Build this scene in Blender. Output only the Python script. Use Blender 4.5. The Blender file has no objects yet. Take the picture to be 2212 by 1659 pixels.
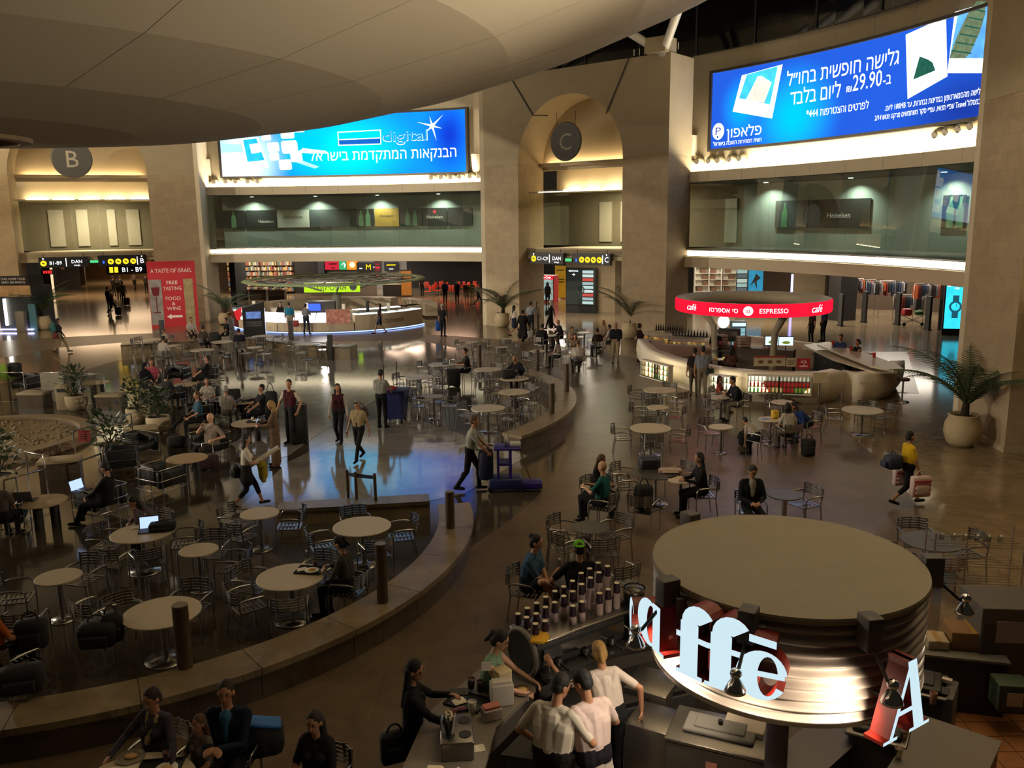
import bpy, bmesh, math, random
from mathutils import Vector as V, Matrix, Quaternion
RND = random.Random(11)
SC = bpy.context.scene; COL = SC.collection
PI = math.pi; rad = math.radians
# ---------------------------------------------------------------- camera
FPX, CX, CY, CAMH = 1850., 1106., 829.5, 6.1
_g = V((118., 9640., FPX)).normalized(); _up = -_g
_fw = V((0, 0, 1.)); _fw = (_fw - _fw.dot(_up) * _up).normalized()
_rt = _fw.cross(_up)
if _rt.x < 0: _rt = -_rt
MC = Matrix((_rt, _fw, _up))
def cray(x, y): return (MC @ V((x - CX, y - CY, FPX))).normalized()
def at(x, y, z=0.):
    """point of the horizontal plane at height z that the photograph shows at x, y"""
    d = cray(x, y); t = (z - CAMH) / d.z
    return V((d.x * t, d.y * t, z))
cam = bpy.data.cameras.new('camera'); camo = bpy.data.objects.new('camera', cam); COL.objects.link(camo)
X, Y, Z = MC @ V((1, 0, 0)), MC @ V((0, -1, 0)), MC @ V((0, 0, -1))
camo.matrix_world = Matrix(((X.x, Y.x, Z.x, 0), (X.y, Y.y, Z.y, 0), (X.z, Y.z, Z.z, CAMH), (0, 0, 0, 1)))
cam.sensor_width = 36; cam.lens = FPX / 2212 * 36; cam.clip_start = .05; cam.clip_end = 400
SC.camera = camo
# ---------------------------------------------------------------- world (night) and exposure
SC.view_settings.view_transform = 'Standard'; SC.view_settings.look = 'None'
SC.view_settings.exposure = 0.45; SC.view_settings.gamma = 1; SC.view_settings.use_curve_mapping = False
w = bpy.data.worlds.new('night'); SC.world = w; w.use_nodes = True
w.node_tree.nodes['Background'].inputs[0].default_value = (.9, .72, .5, 1)
w.node_tree.nodes['Background'].inputs[1].default_value = .012
SC.cycles.max_bounces = 6; SC.cycles.diffuse_bounces = 3; SC.cycles.glossy_bounces = 3
SC.cycles.transparent_max_bounces = 10; SC.cycles.transmission_bounces = 3
SC.cycles.sample_clamp_indirect = 3; SC.cycles.caustics_reflective = False; SC.cycles.caustics_refractive = False
HC = V((-15.5, 24, 0))                                   # centre of the round hall
def pol(r, a, z=0.): return V((HC.x + r * math.cos(rad(a)), HC.y + r * math.sin(rad(a)), z))
def cylhit(x, y, r):
    """where the sight line through x, y meets the wall of radius r round the hall: bearing, height"""
    d = cray(x, y); ox, oy = -HC.x, -HC.y
    a = d.x ** 2 + d.y ** 2; b = 2 * (ox * d.x + oy * d.y); c = ox * ox + oy * oy - r * r
    t = (-b + math.sqrt(b * b - 4 * a * c)) / (2 * a)
    return math.degrees(math.atan2(d.y * t - HC.y, d.x * t - HC.x)), CAMH + d.z * t
WARM = (1, .86, .67)
def area(name, loc, tgt, size, power, col=WARM, sy=None, spread=180):
    l = bpy.data.lights.new(name, 'AREA'); l.energy = power; l.color = col; l.size = size; l.spread = rad(spread)
    if sy: l.shape = 'RECTANGLE'; l.size_y = sy
    else: l.shape = 'DISK'
    o = bpy.data.objects.new(name, l); COL.objects.link(o); o.location = loc
    o.rotation_euler = (V(tgt) - V(loc)).to_track_quat('-Z', 'Y').to_euler(); return o
def spot(name, loc, tgt, power, col=WARM, ang=60, blend=.6, r=.08):
    l = bpy.data.lights.new(name, 'SPOT'); l.energy = power; l.color = col; l.spot_size = rad(ang); l.spot_blend = blend; l.shadow_soft_size = r
    o = bpy.data.objects.new(name, l); COL.objects.link(o); o.location = loc
    o.rotation_euler = (V(tgt) - V(loc)).to_track_quat('-Z', 'Y').to_euler(); return o
def point(name, loc, power, col=WARM, r=.1):
    l = bpy.data.lights.new(name, 'POINT'); l.energy = power; l.color = col; l.shadow_soft_size = r
    o = bpy.data.objects.new(name, l); COL.objects.link(o); o.location = loc; return o
# up-facing coves of the bays behind and beside the viewpoint
for a_ in (135, 160, 185, 210, 235, 335):
    area('cove_light', pol(32.3, a_, 8.4), pol(32.0, a_, 20.), 11, 11500, WARM, .6)
# added fill spots out of view, brightening the underside of the bowl
for a_, p_ in ((140, 9000), (175, 9000), (210, 9000), (240, 8000), (335, 9000)):
    spot('bowl_fill', pol(30.0, a_, 8.2), pol(4, a_, 10.2), p_, WARM, 64, 1., .2)
# accent spots on the pier heads, washing the far side of the hall
for a_, b_, p_ in ((150, 60, 9000), (170, 80, 8000), (195, 50, 9000), (215, 20, 8000), (230, 100, 8000), (330, 110, 6000), (185, 0, 6000)):
    spot('accent_spot', pol(29.5, a_, 13.6), pol(30, b_, 9.), p_ * 1.9, WARM, 46, .9, .15)
# ---------------------------------------------------------------- materials
MATS = {}
def lin(c): return tuple((v / 12.92 if v <= .04045 else ((v + .055) / 1.055) ** 2.4) for v in c)
def hexc(h): return lin(tuple(int(h[i:i + 2], 16) / 255 for i in (0, 2, 4)))
def mat(name, col='808080', rough=.6, metal=0., spec=.5, var=.12, scale=6., bump=0., emit=0., alpha=1., trans=0., detail=4):
    """procedural principled material: base colour broken up by noise"""
    if name in MATS: return MATS[name]
    c = hexc(col) if isinstance(col, str) else col
    m = bpy.data.materials.new(name); m.use_nodes = True; nt = m.node_tree; b = nt.nodes['Principled BSDF']
    b.inputs['Roughness'].default_value = rough; b.inputs['Metallic'].default_value = metal
    b.inputs['Specular IOR Level'].default_value = spec
    if emit:
        b.inputs['Emission Strength'].default_value = emit
    tc = nt.nodes.new('ShaderNodeTexCoord'); nz = nt.nodes.new('ShaderNodeTexNoise')
    nz.inputs['Scale'].default_value = scale; nz.inputs['Detail'].default_value = detail
    nt.links.new(tc.outputs['Object'], nz.inputs['Vector'])
    mx = nt.nodes.new('ShaderNodeMix'); mx.data_type = 'RGBA'
    mx.inputs['A'].default_value = (*[v * (1 - var) for v in c], 1); mx.inputs['B'].default_value = (*[min(1, v * (1 + var)) for v in c], 1)
    nt.links.new(nz.outputs['Fac'], mx.inputs['Factor'])
    nt.links.new(mx.outputs['Result'], b.inputs['Base Color'])
    if emit: nt.links.new(mx.outputs['Result'], b.inputs['Emission Color'])
    if bump:
        bp = nt.nodes.new('ShaderNodeBump'); bp.inputs['Strength'].default_value = bump; bp.inputs['Distance'].default_value = .02
        nt.links.new(nz.outputs['Fac'], bp.inputs['Height']); nt.links.new(bp.outputs['Normal'], b.inputs['Normal'])
    if trans: b.inputs['Transmission Weight'].default_value = trans
    if alpha < 1: b.inputs['Alpha'].default_value = alpha
    MATS[name] = m; return m
def glow(name, col, strength, var=.05, scale=3.):
    """something that gives off light"""
    if name in MATS: return MATS[name]
    c = hexc(col) if isinstance(col, str) else col
    m = bpy.data.materials.new(name); m.use_nodes = True; nt = m.node_tree; nt.nodes.clear()
    o = nt.nodes.new('ShaderNodeOutputMaterial'); e = nt.nodes.new('ShaderNodeEmission'); e.inputs[1].default_value = strength
    tc = nt.nodes.new('ShaderNodeTexCoord'); nz = nt.nodes.new('ShaderNodeTexNoise'); nz.inputs['Scale'].default_value = scale
    mx = nt.nodes.new('ShaderNodeMix'); mx.data_type = 'RGBA'
    mx.inputs['A'].default_value = (*[v * (1 - var) for v in c], 1); mx.inputs['B'].default_value = (*[v * (1 + var) for v in c], 1)
    nt.links.new(tc.outputs['Object'], nz.inputs['Vector']); nt.links.new(nz.outputs['Fac'], mx.inputs['Factor'])
    nt.links.new(mx.outputs['Result'], e.inputs[0]); nt.links.new(e.outputs[0], o.inputs[0])
    MATS[name] = m; return m
def glass(name, tint=(.75, .8, .76), refl=.08, rough=.0):
    if name in MATS: return MATS[name]
    m = bpy.data.materials.new(name); m.use_nodes = True; nt = m.node_tree; nt.nodes.clear()
    o = nt.nodes.new('ShaderNodeOutputMaterial'); t = nt.nodes.new('ShaderNodeBsdfTransparent'); t.inputs[0].default_value = (*tint, 1)
    g = nt.nodes.new('ShaderNodeBsdfGlossy'); g.inputs['Roughness'].default_value = rough
    lw = nt.nodes.new('ShaderNodeFresnel'); lw.inputs[0].default_value = 1.5
    a = nt.nodes.new('ShaderNodeMath'); a.operation = 'MULTIPLY_ADD'; a.inputs[1].default_value = 1.7; a.inputs[2].default_value = refl - .04
    nt.links.new(lw.outputs[0], a.inputs[0]); mx = nt.nodes.new('ShaderNodeMixShader')
    ge = nt.nodes.new('ShaderNodeNewGeometry'); inv = nt.nodes.new('ShaderNodeMath'); inv.operation = 'SUBTRACT'; inv.inputs[0].default_value = 1; nt.links.new(ge.outputs['Backfacing'], inv.inputs[1])
    mu = nt.nodes.new('ShaderNodeMath'); mu.operation = 'MULTIPLY'; nt.links.new(a.outputs[0], mu.inputs[0]); nt.links.new(inv.outputs[0], mu.inputs[1]); nt.links.new(mu.outputs[0], mx.inputs[0]); nt.links.new(t.outputs[0], mx.inputs[1]); nt.links.new(g.outputs[0], mx.inputs[2]); nt.links.new(mx.outputs[0], o.inputs[0])
    MATS[name] = m; return m
# ---------------------------------------------------------------- mesh builder
class MB:
    def __init__(s): s.v = []; s.f = []; s.m = []; s.sm = []
    def add(s, vs, fs, mi=0, smooth=False):
        n = len(s.v); s.v += [tuple(p) for p in vs]
        for f in fs: s.f.append([i + n for i in f]); s.m.append(mi); s.sm.append(smooth)
        return s
    def box(s, c, d, rz=0., mi=0, rx=0., ry=0.):
        h = [q / 2 for q in d]; M = Matrix.Rotation(rz, 3, 'Z') @ Matrix.Rotation(ry, 3, 'Y') @ Matrix.Rotation(rx, 3, 'X'); c = V(c)
        vs = [c + M @ V((x * h[0], y * h[1], z * h[2])) for z in (-1, 1) for y in (-1, 1) for x in (-1, 1)]
        return s.add(vs, [(0, 2, 3, 1), (4, 5, 7, 6), (0, 1, 5, 4), (2, 6, 7, 3), (0, 4, 6, 2), (1, 3, 7, 5)], mi)
    def rbox(s, c, d, r=.03, rz=0., mi=0, rx=0., ry=0.):
        """box with chamfered edges"""
        bm = bmesh.new(); bmesh.ops.create_cube(bm, size=1)
        for v in bm.verts: v.co = V((v.co.x * d[0], v.co.y * d[1], v.co.z * d[2]))
        bmesh.ops.bevel(bm, geom=bm.edges[:], offset=min(r, min(d) * .45), segments=2, affect='EDGES', profile=.5)
        M = Matrix.Rotation(rz, 3, 'Z') @ Matrix.Rotation(ry, 3, 'Y') @ Matrix.Rotation(rx, 3, 'X'); c = V(c)
        s.add([c + M @ v.co for v in bm.verts], [[v.index for v in f.verts] for f in bm.faces], mi, True); bm.free(); return s
    def cyl(s, p0, p1, r0, r1=None, n=12, mi=0, caps=True, smooth=True):
        p0, p1 = V(p0), V(p1); r1 = r0 if r1 is None else r1; d = (p1 - p0).normalized()
        a = d.orthogonal().normalized(); b = d.cross(a)
        if abs(d.z) > .999: a = V((1, 0, 0)); b = V((0, 1, 0)) if d.z > 0 else V((0, -1, 0))
        vs = []
        for p, r in ((p0, r0), (p1, r1)):
            for i in range(n):
                t = 2 * PI * i / n; vs.append(p + a * (r * math.cos(t)) + b * (r * math.sin(t)))
        s.add(vs, [(i, (i + 1) % n, n + (i + 1) % n, n + i) for i in range(n)], mi, smooth)
        if caps: s.add(vs, [tuple(range(n - 1, -1, -1)), tuple(range(n, 2 * n))], mi)
        return s
    def tube(s, pts, r, n=8, mi=0, closed=False, caps=True):
        P = [V(p) for p in pts]; k = len(P); vs = []; up = None
        for i in range(k):
            if closed: d = (P[(i + 1) % k] - P[i - 1]).normalized()
            else: d = (P[min(i + 1, k - 1)] - P[max(i - 1, 0)]).normalized()
            if up is None: a = d.orthogonal().normalized()
            else:
                a = up - d * up.dot(d)
                a = a.normalized() if a.length > 1e-5 else d.orthogonal().normalized()
            up = a; b = d.cross(a); rr = r[i] if isinstance(r, (list, tuple)) else r
            vs += [P[i] + a * (rr * math.cos(2 * PI * j / n)) + b * (rr * math.sin(2 * PI * j / n)) for j in range(n)]
        fs = []
        for i in range(k if closed else k - 1):
            q = (i + 1) % k
            fs += [(i * n + j, i * n + (j + 1) % n, q * n + (j + 1) % n, q * n + j) for j in range(n)]
        s.add(vs, fs, mi, True)
        if caps and not closed: s.add(vs, [tuple(range(n - 1, -1, -1)), tuple(range((k - 1) * n, k * n))], mi)
        return s
    def lathe(s, prof, n=32, c=(0, 0, 0), mi=0, a0=0., a1=2 * PI, smooth=True, split=False):
        full = abs(a1 - a0 - 2 * PI) < 1e-6; k = n if full else n + 1
        def ring(r, z): return [(c[0] + r * math.cos(a0 + (a1 - a0) * i / n), c[1] + r * math.sin(a0 + (a1 - a0) * i / n), c[2] + z) for i in range(k)]
        if split:
            for (r0, z0), (r1, z1) in zip(prof, prof[1:]):
                s.add(ring(r0, z0) + ring(r1, z1), [(i, (i + 1) % k, k + (i + 1) % k, k + i) for i in range(n)], mi, smooth)
            return s
        vs = []
        for r, z in prof: vs += ring(r, z)
        fs = []
        for j in range(len(prof) - 1): fs += [(j * k + i, j * k + (i + 1) % k, (j + 1) * k + (i + 1) % k, (j + 1) * k + i) for i in range(n)]
        return s.add(vs, fs, mi, smooth)
    def prism(s, poly, z0, z1, mi=0):
        n = len(poly); vs = [(p[0], p[1], z0) for p in poly] + [(p[0], p[1], z1) for p in poly]
        return s.add(vs, [tuple(range(n - 1, -1, -1)), tuple(range(n, 2 * n))] + [(i, (i + 1) % n, n + (i + 1) % n, n + i) for i in range(n)], mi)
    def ell(s, c, d, n=14, m=9, mi=0, M=None):
        vs = []; fs = []; c = V(c)
        for j in range(m + 1):
            t = PI * j / m
            for i in range(n):
                p = V((d[0] * math.sin(t) * math.cos(2 * PI * i / n), d[1] * math.sin(t) * math.sin(2 * PI * i / n), d[2] * math.cos(t)))
                vs.append(c + (M @ p if M else p))
        for j in range(m): fs += [(j * n + i, (j + 1) * n + i, (j + 1) * n + (i + 1) % n, j * n + (i + 1) % n) for i in range(n)]
        return s.add(vs, fs, mi, True)
    def arc(s, r0, r1, a0, a1, z0, z1, n=24, mi=0, c=None):
        """solid curved wall piece around c (degrees)"""
        c = HC if c is None else V(c); vs = []
        for i in range(n + 1):
            t = rad(a0 + (a1 - a0) * i / n); q = V((math.cos(t), math.sin(t), 0))
            vs += [c + q * r0 + V((0, 0, z0)), c + q * r1 + V((0, 0, z0)), c + q * r1 + V((0, 0, z1)), c + q * r0 + V((0, 0, z1))]
        fs = []
        for i in range(n):
            a = 4 * i; b = a + 4
            for j in range(4): fs.append((a + j, a + (j + 1) % 4, b + (j + 1) % 4, b + j))
        fs += [(0, 1, 2, 3), (4 * n, 4 * n + 3, 4 * n + 2, 4 * n + 1)]
        return s.add(vs, fs, mi)
    def mesh(s, name, mats):
        me = bpy.data.meshes.new(name); me.from_pydata(s.v, [], s.f)
        for m in (mats if isinstance(mats, (list, tuple)) else [mats]): me.materials.append(m)
        me.polygons.foreach_set('material_index', s.m); me.polygons.foreach_set('use_smooth', s.sm)
        me.update(); 
        return me
    def build(s, name, mats, parent=None, fix=True):
        me = s.mesh(name, mats)
        if fix:
            bm = bmesh.new(); bm.from_mesh(me); bmesh.ops.recalc_face_normals(bm, faces=bm.faces); bm.to_mesh(me); bm.free()
        return link(name, me, parent)
def link(name, me, parent=None):
    o = bpy.data.objects.new(name, me); COL.objects.link(o)
    if parent: o.parent = parent
    return o
def tag(o, label=None, cat=None, group=None, kind=None):
    if label: o['label'] = label
    if cat: o['category'] = cat
    if group: o['group'] = group
    if kind: o['kind'] = kind
    return o
def thing(name, label, cat, loc=(0, 0, 0), rz=0., group=None, kind=None):
    o = bpy.data.objects.new(name, None); COL.objects.link(o); o.location = loc; o.rotation_euler = (0, 0, rz)
    o.empty_display_size = .2; return tag(o, label, cat, group, kind)
def dup(root, loc, rz, label=None, group=None, scale=None):
    r = root.copy(); COL.objects.link(r); r.location = loc; r.rotation_euler = (0, 0, rz)
    if scale: r.scale = (scale,) * 3
    if label: r['label'] = label
    if group: r['group'] = group
    for ch in list(root.children):
        c = ch.copy(); COL.objects.link(c); c.parent = r
        for g in ch.children:
            d = g.copy(); COL.objects.link(d); d.parent = c
    return r
def struct(o): o['kind'] = 'structure'; return o
def arcpts(r, a0, a1, n, c=(0, 0), z=0.): return [(c[0] + r * math.cos(a0 + (a1 - a0) * i / n), c[1] + r * math.sin(a0 + (a1 - a0) * i / n), z) for i in range(n + 1)]
# ---------------------------------------------------------------- lettering
HEB = lambda t: ''.join(reversed(t))                      # right-to-left line written out left to right
from mathutils.geometry import tessellate_polygon
TXC = {}
def textmesh(t, h, thick=.0, bold=0., shear=0., wmax=None, spacing=1.):
    """(verts, faces) of lettering in the x-z plane, h = capital height; centred in x, base line at 0"""
    key = (t, bold, shear, spacing)
    if key not in TXC:
        cu = bpy.data.curves.new('t', 'FONT'); cu.body = t; cu.size = 1; cu.align_x = 'CENTER'; cu.offset = bold; cu.shear = shear
        cu.resolution_u = 2; cu.space_character = spacing; cu.dimensions = '2D'; cu.fill_mode = 'NONE'
        o = bpy.data.objects.new('t', cu); me = bpy.data.meshes.new_from_object(o)
        nx = {}
        for e in me.edges: nx.setdefault(e.vertices[0], []).append(e.vertices[1]); nx.setdefault(e.vertices[1], []).append(e.vertices[0])
        seen = set(); loops = []
        for i in range(len(me.vertices)):
            if i in seen or i not in nx: continue
            lp = [i]; seen.add(i); cur = i
            while True:
                q = [j for j in nx[cur] if j not in seen]
                if not q: break
                cur = min(q, key=lambda j: abs(j - cur)); lp.append(cur); seen.add(cur)
            if len(lp) > 2: loops.append([me.vertices[j].co.xy.copy() for j in lp])
        bpy.data.objects.remove(o); bpy.data.curves.remove(cu); bpy.data.meshes.remove(me)
        sa = lambda L: sum(L[i].x * L[(i + 1) % len(L)].y - L[(i + 1) % len(L)].x * L[i].y for i in range(len(L))) / 2
        def inside(p, L):
            c = False
            for i in range(len(L)):
                a_, b_ = L[i], L[i - 1]
                if (a_.y > p.y) != (b_.y > p.y) and p.x < (b_.x - a_.x) * (p.y - a_.y) / (b_.y - a_.y) + a_.x: c = not c
            return c
        ar = [sa(L) for L in loops]; hole = [any(ar[i] * ar[j] < 0 and abs(ar[j]) > abs(ar[i]) and inside(loops[i][0], loops[j]) for j in range(len(loops)) if j != i) for i in range(len(loops))]
        outer = [L for L, k_ in zip(loops, hole) if not k_]; holes = [L for L, k_ in zip(loops, hole) if k_]; vs = []; fs = []
        for L in outer:
            hs_ = [q for q in holes if inside(q[0], L)]; polys = [[V((p.x, p.y, 0)) for p in P] for P in [L] + hs_]; n0 = len(vs); flat = [p for P in polys for p in P]
            vs += [(p.x, p.y) for p in flat]; fs += [[n0 + i for i in f] for f in tessellate_polygon(polys)]
        TXC[key] = (vs, fs)
    vs, fs = TXC[key]; k = h / .72; vs = [(x * k, 0., y * k) for x, y in vs]
    if wmax and vs:
        w_ = max(v[0] for v in vs) - min(v[0] for v in vs)
        if w_ > wmax: vs = [(v[0] * wmax / w_, v[1], v[2]) for v in vs]
    return vs, [list(f) for f in fs]
def lettering(t, h, m, parent, loc, rz=0., bold=0., shear=0., wmax=None, name='lettering', fn=None, proud=.004, spacing=1.):
    """flat lettering as a part; faces local -y; fn maps (x, z) to a point for curved signs"""
    vs, fs = textmesh(t, h, bold=bold, shear=shear, wmax=wmax, spacing=spacing); mb = MB()
    if fn: vs = [fn(x, z) for x, _, z in vs]
    else:
        M = Matrix.Rotation(rz, 3, 'Z'); L = V(loc); vs = [L + M @ V((x, -proud, z)) for x, _, z in vs]
    mb.add(vs, fs); return mb.build(name, m, parent, fix=False)
# ================================================================ the hall itself
def stone(name, c1, c2, rough=.12, bw=1.2, bh=.6, mortar=.006, polar=False, noise=.5, spec=.5, mcol=None, vert=False):
    """cut stone: slabs in a running bond with veins"""
    if name in MATS: return MATS[name]
    m = bpy.data.materials.new(name); m.use_nodes = True; nt = m.node_tree; b = nt.nodes['Principled BSDF']
    b.inputs['Roughness'].default_value = rough; b.inputs['Specular IOR Level'].default_value = spec
    tc = nt.nodes.new('ShaderNodeTexCoord'); br = nt.nodes.new('ShaderNodeTexBrick'); nz = nt.nodes.new('ShaderNodeTexNoise')
    src = tc.outputs['Object']
    if vert:                                             # joints on upright faces: use u = x + y, v = z
        sp = nt.nodes.new('ShaderNodeSeparateXYZ'); cb = nt.nodes.new('ShaderNodeCombineXYZ'); ad = nt.nodes.new('ShaderNodeMath')
        nt.links.new(src, sp.inputs[0]); nt.links.new(sp.outputs[0], ad.inputs[0]); nt.links.new(sp.outputs[1], ad.inputs[1])
        nt.links.new(ad.outputs[0], cb.inputs[0]); nt.links.new(sp.outputs[2], cb.inputs[1]); src = cb.outputs[0]
    nt.links.new(src, br.inputs['Vector']); nt.links.new(tc.outputs['Object'], nz.inputs['Vector'])
    br.inputs['Scale'].default_value = 1; br.inputs['Brick Width'].default_value = bw; br.inputs['Row Height'].default_value = bh
    br.inputs['Mortar Size'].default_value = mortar; br.inputs['Bias'].default_value = 0
    a, c = hexc(c1), hexc(c2); mc = hexc(mcol) if mcol else tuple(v * .55 for v in a)
    br.inputs['Color1'].default_value = (*a, 1); br.inputs['Color2'].default_value = (*c, 1); br.inputs['Mortar'].default_value = (*mc, 1)
    nz.inputs['Scale'].default_value = 1.7; nz.inputs['Detail'].default_value = 8; nz.inputs['Distortion'].default_value = 1.2
    rp = nt.nodes.new('ShaderNodeMapRange'); rp.inputs[1].default_value = .3; rp.inputs[2].default_value = .7
    rp.inputs[3].default_value = 1 - noise * .5; rp.inputs[4].default_value = 1 + noise * .3
    mx = nt.nodes.new('ShaderNodeMix'); mx.data_type = 'RGBA'; mx.blend_type = 'MULTIPLY'; mx.inputs['Factor'].default_value = 1
    nt.links.new(nz.outputs['Fac'], rp.inputs[0]); nt.links.new(br.outputs['Color'], mx.inputs['A']); nt.links.new(rp.outputs[0], mx.inputs['B'])
    nt.links.new(mx.outputs['Result'], b.inputs['Base Color']); MATS[name] = m; return m
M_walk = stone('floor_walkway_stone', '5e5040', '635544', .3, 1.2, 1.2, .004, spec=.3)
M_dark = stone('floor_terrace_stone', '403a30', '453f34', .11, .9, .9, .004)
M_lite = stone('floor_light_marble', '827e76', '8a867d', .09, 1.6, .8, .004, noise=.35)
M_outer = stone('floor_outer_stone', '7c6c54', '82725a', .12, 1.2, 1.2, .004)
M_pier = stone('pier_stone', 'a08f74', 'a7967a', .7, 1.0, .45, .004, noise=.22, spec=.2, vert=True, mcol='8a7a62')
M_conc = mat('concrete_cream', 'a3967c', .8, var=.1, scale=1.2, spec=.2)
M_panel = mat('wall_panel_cream', 'c8bca2', .7, var=.04, scale=.6, spec=.2)
M_cream = mat('plaster_cream', 'bfb092', .75, var=.04, scale=.8, spec=.2)
M_ceil = mat('ceiling_white', 'aea28a', .75, var=.04, scale=.3, spec=.2)
M_white = mat('white_lacquer', 'd8d2c4', .35, var=.03, scale=1.)
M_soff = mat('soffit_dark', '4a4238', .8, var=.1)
M_black = mat('black_metal', '111111', .45, var=.1)
M_dgrey = mat('dark_grey', '2c2a28', .6, var=.1)
M_grey = mat('mid_grey', '6a675f', .6, var=.1)
M_alu = mat('brushed_aluminium', 'b4b2ae', .24, metal=1., var=.06, scale=20)
M_chrome = mat('chrome', 'd8d8d8', .12, metal=1., var=.02)
M_corr = mat('gallery_wall_greygreen', '7e857a', .6, var=.05, scale=.7)
M_glass = glass('gallery_glass', (.9, .93, .88), .06)
M_pane = glass('clear_glass', (.9, .93, .92), .05)
M_nightglass = mat('night_glazing', '0b0b0a', .06, var=.3, scale=.5, spec=.6)
M_cove = glow('cove_tube', (1., .84, .56), 95)
M_strip = glow('strip_light', (1., .84, .56), 4., .25, 1.1)
M_sgr = mat('sign_black', '0c0d10', .35)
G_white = glow('sign_white', (.9, .95, 1.), 1.6); G_yellow = glow('sign_yellow', (1., .62, .02), 1.1); G_grn = glow('sign_green', (.1, .7, .25), .8)

fl = MB()
def ringpts(r, a0=0, a1=360, n=72): return [pol(r, a0 + (a1 - a0) * i / n) for i in range(n)]
fl.add([V((p.x, p.y, 0)) for p in ringpts(17.0)], [tuple(range(72))], 0)
for r0, r1, mi in ((17.0, 25.0, 1), (25.0, 95., 2)):
    a, b = ringpts(r0), ringpts(r1); fl.add(a + b, [(i, 72 + i, 72 + (i + 1) % 72, (i + 1) % 72) for i in range(72)], mi)
floor = struct(fl.build('floor', [M_dark, M_walk, M_outer]))
def inlay(pts, m, name='floor_inlay', h=.006):
    mb = MB(); mb.prism([at(*p) for p in pts], .0, h); return mb.build(name, m, floor)
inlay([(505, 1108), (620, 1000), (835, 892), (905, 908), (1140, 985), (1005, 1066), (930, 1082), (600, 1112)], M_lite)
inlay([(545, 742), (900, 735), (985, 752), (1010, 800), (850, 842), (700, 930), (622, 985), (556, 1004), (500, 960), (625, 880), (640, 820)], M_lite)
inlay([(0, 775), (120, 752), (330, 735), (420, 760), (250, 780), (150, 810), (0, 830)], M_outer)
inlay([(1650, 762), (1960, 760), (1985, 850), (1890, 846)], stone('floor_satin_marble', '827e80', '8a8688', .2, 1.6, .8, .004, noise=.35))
# terracotta tiles beside the coffee kiosk
tile = MB(); tile.box((0, 0, .004), (.288, .288, .008)); tme = tile.mesh('tile', mat('terracotta_tile', '8a5a34', .4, var=.2, scale=5))
ta = at(2160, 1560); grout = MB(); grout.box((ta.x + .75, ta.y - .3, .001), (3.0, 4.2, .002)); grout.build('tile_bed', mat('grout', '4a3826', .9), floor)
for i in range(10):
    for j in range(14):
        o = link('tile', tme, floor); o.location = (ta.x - .6 + i * .3, ta.y - 2.25 + j * .3, .002)

# ---- inverted bowl of the ceiling
prof = []
for r in (2.3, 5, 8.5, 12, 15.5, 19, 22.5, 25.5, 28): prof.append((r, 8.45 + 7.55 * (r / 28) ** 2.4))
ceil = MB(); ceil.lathe(prof, 96, HC, split=True); ceil.lathe([(28, 16.0), (28.1, 16.5), (27.4, 16.6)], 96, HC, split=True)
ceiling = struct(ceil.build('ceiling', M_ceil))
lip = MB(); lip.lathe([(2.35, 8.5), (2.3, 8.36), (2.0, 8.34), (1.9, 8.5), (1.9, 9.5), (.2, 9.6)], 48, HC, split=True)
lip.build('oculus_rim', mat('oculus_bronze', '6b583c', .6, var=.3, scale=8, bump=.4), ceiling)
cb_ = MB()
for k in range(24):                                       # radial seams between the ceiling panels
    a = k * 15 + 4
    cb_.tube([pol(r, a, z - .002) for r, z in prof[2:]], .003, 4)
cb_.build('panel_seam', mat('seam_dark', '6a5c44', .8), ceiling)

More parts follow.
